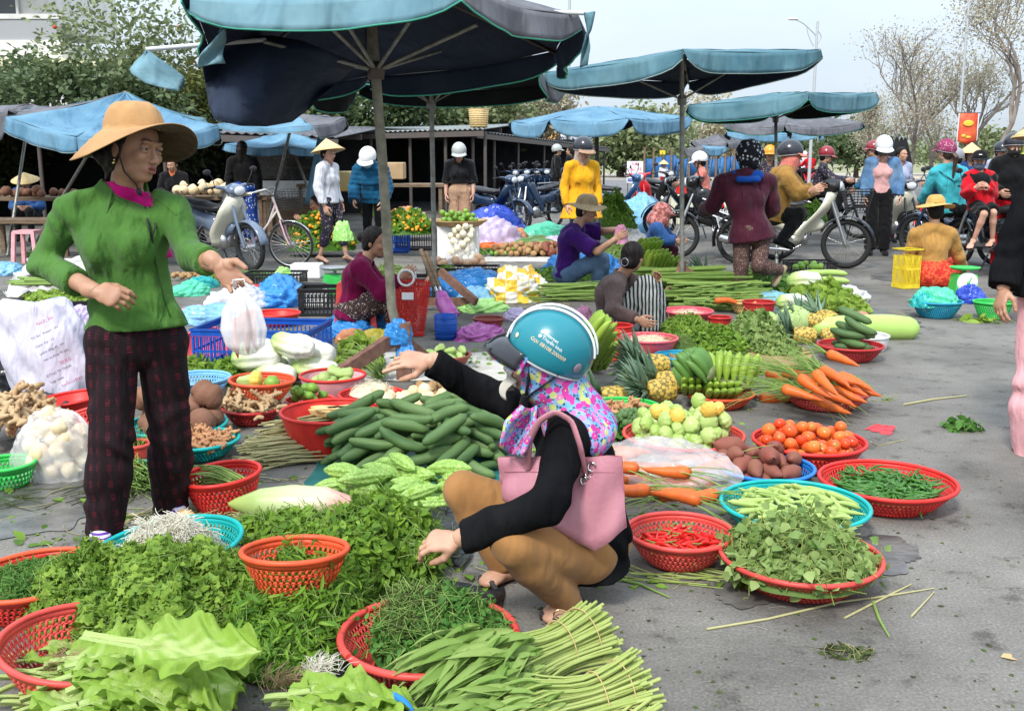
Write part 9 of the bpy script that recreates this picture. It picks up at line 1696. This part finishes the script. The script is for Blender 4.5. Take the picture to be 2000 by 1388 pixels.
hp('tall bunches of green herbs right of the yellow coat',1195,478,100,.5,.75,1400,'ovate',.07,'heart','herbs',p=.5);hp('thin green beans on the low tray right of the purple shirt',1205,500,70,.25,.2,500,'narrow',.1,'cre','beans');hp('herbs below the helmeted padded jacket woman',735,455,60,.25,.3,400,'ovate',.07,'heart','herbs',z0=.3);hp('green stalks on the black crate beside the handles',760,580,110,.3,.1,500,'narrow',.1,'cre',z0=.2);hp('small greens at the foot of the thin pole',870,545,60,.2,.14,250,'ovate',.06,'heart')
hp('greens loaded behind the rider on the cream motorbike',1585,478,60,.25,.3,350,'ovate',.07,'heart','herbs',z0=.35)
for i,(u,Y,z,w,d,h,m_,lab)in enumerate(((752,19,.95,.75,.5,.3,MC['cardboard'],'brown basket box on the counter behind the wooden pole'),(688,18.5,.75,.8,.5,.35,mat('yellow_box',(.5,.3,.06),(.4,.35,.2),rough=.7,ns=6),'yellow box on the counter behind the white helmet'),(800,17,.1,.5,.4,.35,MC['cardboard'],'open cardboard box behind the orange net bag'),(470,16.8,.05,.5,.4,.85,M_FOAM,'tall white foam board behind the bicycle handlebar'))):
 c=A(P(u,400,Y)[0],Y,z+h/2);b=MB();b.box(c,(w,d,h));bevel(one('box',b,[m_],lab,'box',loc=c-A(0,0,h/2),smooth=False),.02)
def table(label,u,Y,w,d,h,m_=M_WOOD,name='table',yaw=0):
 c=A(P(u,400,Y)[0],Y,0);T=thing(name,label,'table',c,yaw);b=MB();b.box((0,0,h),(w,d,.05));part('table_top',b,m_,T,False,False)
 for x in(-1,1):
  for y in(-1,1):b=MB();b.box((x*(w/2-.06),y*(d/2-.06),h/2),(.06,.06,h-.05));part('leg',b,M_WOOD,T,False,False)
table('long plank counter of the left butcher stall',70,15.6,2.,.9,.75);table('low plank table with scraps in front of the left stall',60,14.2,1.2,.6,.5);table('dark counter of the vegetable stall behind the slate blue motorbike',390,17,2.4,.8,.7);table('dark counter behind the wooden pole',730,18.8,2.6,.9,.85);fill(ONW,22,'bun','pale round bun shaped vegetable on the stall counter','vegetable','round vegetables on the counter',in_ell(A(P(405,400,16.7)[0],16.7,0),.5,.25),lambda x,y:x*0+.75,0,[.036],nc=3,s0=1.6,s1=2.2)
hp('scraps of meat and leaves on the left stall counter',60,500,10,.3,.05,10,'ovate',.1,'fin');c=A(P(60,400,15.5)[0],15.5,0);fill(TAR,16,'meat_piece','brown piece on the plank counter of the left stall','meat','pieces on the left counter',in_ell(c,.8,.3),lambda x,y:x*0+.78,.1,[.04,.05],nc=2)
GC=thing('food_case','glass food case with shelves and a white counter behind the folded umbrella','display case',A(P(582,400,19)[0],19,0));c=A(P(582,400,19)[0],19,0)
b=MB();b.box(c+A(0,0,.45),(1.3,.7,.9));part('counter',b,M_WOOD,GC,smooth=False);b=MB();b.box(c+A(0,-.36,.78),(1.3,.04,.3));part('white_panel',b,M_FOAM,GC,smooth=False)
for z in(1.15,1.45,1.62):b=MB();b.box(c+A(0,0,z),(1.3,.5,.03));part('shelf',b,M_WOOD,GC,smooth=False)
b=MB();b.box(c+A(0,-.27,1.3),(1.3,.01,.7));part('glass',b,mat('case_glass',(.12,.12,.11),rough=.08,alpha=.35),GC,smooth=False)
for i,(u,v)in enumerate(((790,446),(802,447),(814,446),(1318,408),(1330,410),(1346,430))):
 c=G(u,v);b=MB();s_=1+.0*i;b.lathe([(.001,0),(.11,0),(.12,.03),(.12,.26),(.1,.33),(.04,.37),(.035,.4),(.001,.4)],20,c,sq=.75);o=one('water_jug',b,[mat('jug_plastic',(.7,.72,.68),rough=.3,alpha=.75)],('left','middle','right')[i%3]+(' white water jug behind the orange net bag',' white plastic jug beside the umbrella pole near the street')[i//3],'jug',loc=c,group='water jugs')
b=MB();c=A(P(935,250,24.6)[0],24.6,P(935,249,24.6)[2]);b.lathe([(.001,0),(.2,0),(.24,.42),(.22,.42),(.19,.02),(.001,.02)],24,c);[b.tube([c+A(.245*math.cos(a)*(1-.16*(1-z/.42)),.245*math.sin(a)*(1-.16*(1-z/.42)),z)for a in np.linspace(0,6.2832,25)],.008,4)for z in np.linspace(.03,.42,9)];one('woven_basket',b,[STRAW],'tall woven basket standing on the tin roof','basket',loc=c)
b=MB();c=A(P(1330,400,21)[0],21,0);b.box(c+A(0,0,.3),(.45,.35,.6));bevel(one('cool_box',b,[mat('cream_box',(.7,.66,.5),rough=.5)],'cream cool box behind the umbrella pole near the street','box',loc=c,smooth=False),.02);b=MB();b.box(c+A(0,0,.72),(.3,.25,.2));bevel(one('red_box',b,[PL['red']],'red box on top of the cream cool box','box',loc=c+A(0,0,.62),smooth=False),.02)
def stool(label,u,v,Y,col='coral',h=.38):
 c=A(P(u,v,Y)[0],Y,0);T=thing('stool',label,'stool',c);b=MB();b.box(c+A(0,0,h),(.27,.27,.04),taper=1.03);part('seat',b,PL[col],T,smooth=False)
 for x in(-1,1):
  for y in(-1,1):b=MB();b.bar(c+A(x*.12,y*.12,h),c+A(x*.15,y*.15,0),.045,.045,up=(0,1,0));part('leg',b,PL[col],T,smooth=False)
stool('red plastic stool under the old woman in maroon',700,620,8.15);stool('pink plastic stool behind the elbow of the seller',60,520,13.2,'rose',.42)
rs_=np.random.RandomState(33)
def stalk(label,pts,r=.004,m_=None,name='dry_stalk'):b=MB();b.tube([G(u,v,r)for u,v in pts],[r]*(len(pts)-1)+[r*.5],6);one(name,b,[m_ or M_LEM],label,'stalk',loc=G(*pts[0]))
stalk('long dry stalk lying in front of the watercress basket',[(1380,1228),(1500,1208),(1640,1175),(1720,1165)]);stalk('dry stalk crossing the long one',[(1650,1206),(1740,1160),(1780,1140)]);stalk('dry stalk at the right of the crossed ones',[(1700,1168),(1825,1148)]);stalk('short dry stalk right of the crossed ones',[(1780,1203),(1825,1155)]);stalk('green stalk below the crossed dry ones',[(1705,1175),(1718,1210),(1737,1243)],.005,S_GRN);stalk('pale forked twig right of the carrot basket',[(1765,790),(1820,780),(1888,772)],.006);stalk('thin stalk left of the red paper',[(1700,862),(1712,870),(1770,858)],.003);stalk('green stalk beside the sandal of the customer',[(1195,1128),(1250,1140),(1308,1166)],.005,S_GRN)
H_('wilted dark green sprig lying alone on the concrete','leaf sprig',[L_FIN,S_GRN],c=G(1880,838),rx=.1,ry=.09,H=.04,n=80,leaf='ovate',size=.06,stems=14,core=False,name='leaf_sprig');H_('squashed yellow green leaves near the bottom of the open ground','leaf scraps',[L_BRO,M_LEM],c=G(1650,1275),rx=.09,ry=.05,H=.012,n=70,leaf='narrow',size=.05,stems=24,slen=.07,core=False,name='leaf_scraps',thick=.004);H_('scattered bean pods right of the carrot basket','pods',LL['cre'],c=G(1725,782),rx=.12,ry=.03,H=.01,n=8,leaf='narrow',size=.06,stems=14,core=False,thick=.003,name='leaf_scraps');H_('bok choy leaves dropped left of the green slotted basket','leaf scraps',LL['let'],c=G(1925,628),rx=.22,ry=.1,H=.03,n=26,leaf='ovate',size=.12,stems=8,core=False,name='leaf_scraps')
b=MB();sheet(b,[G(1692,838),G(1740,850),G(1750,832),G(1712,828)],8,.006,5);one('red_paper',b,[mat('red_paper',(.7,.04,.05),rough=.6)],'torn red paper on the ground behind the green chillies','paper');b=MB();b.scat(LEAF['ovate'],[G(1955,1282,.004)],[frame((1,.1,0))],.075,var=.2);one('dry_leaf',b,[mat('dry_leaf',(.5,.34,.16),rough=.7)],'single dry tan leaf near the right edge','leaf',loc=G(1970,1284))
b=MB();n=1500;u_,v_=rs_.uniform(0,2000,n),340+1040*rs_.rand(n)**.8;pp=np.array([G(u,v,.002)for u,v in zip(u_,v_)]);k_=rs_.choice(3,n,p=[.5,.35,.15])
for j,lf in enumerate(('ovate','stem','curly')):s_=k_==j;m_=s_.sum();b.scat(LEAF[lf],pp[s_],rand_frames(m_,(0,0,1),.08,rs=rs_),rs_.uniform(.01,.04,m_)*(.7,1.3,.5)[j],m=rs_.randint(0,3),var=rs_.rand(m_))
n=1500;pp=np.array([G(u,v,.003)for u,v in zip(rs_.uniform(0,1500,n),rs_.uniform(500,1150,n))]);b.scat(LEAF['ovate'],pp,rand_frames(n,(0,0,1),.25,rs=rs_),rs_.uniform(.02,.07,n),m=3,var=rs_.rand(n));b.scat(LEAF['stem'],pp[::3]+A(.05,.03,.002),rand_frames(500,(0,0,1),.05,rs=rs_),rs_.uniform(.06,.2,500),m=1+3*(rs_.rand()>2),var=rs_.rand(500))
one('ground_litter',b,[L_BRO,M_LEM,mat('paper_bits',(.45,.43,.4),(.2,.18,.15),rough=.8,var=.9),L_MIX],'tiny scattered leaf scraps and paper bits on the concrete','litter',kind='stuff')
b=MB();n=500;b.scat(LEAF['curly'],np.array([A(x,y,.02)for x,y in zip(rs_.uniform(8,30,n),rs_.uniform(50,62,n))]),rand_frames(n,(0,0,1),.5,rs=rs_),rs_.uniform(.1,.5,n),var=rs_.rand(n));one('street_rubbish',b,[mat('rubbish',(.6,.35,.2),(.7,.7,.72),rough=.8,var=.9)],'distant heaps of colourful rubbish along the far verge','rubbish',kind='stuff')
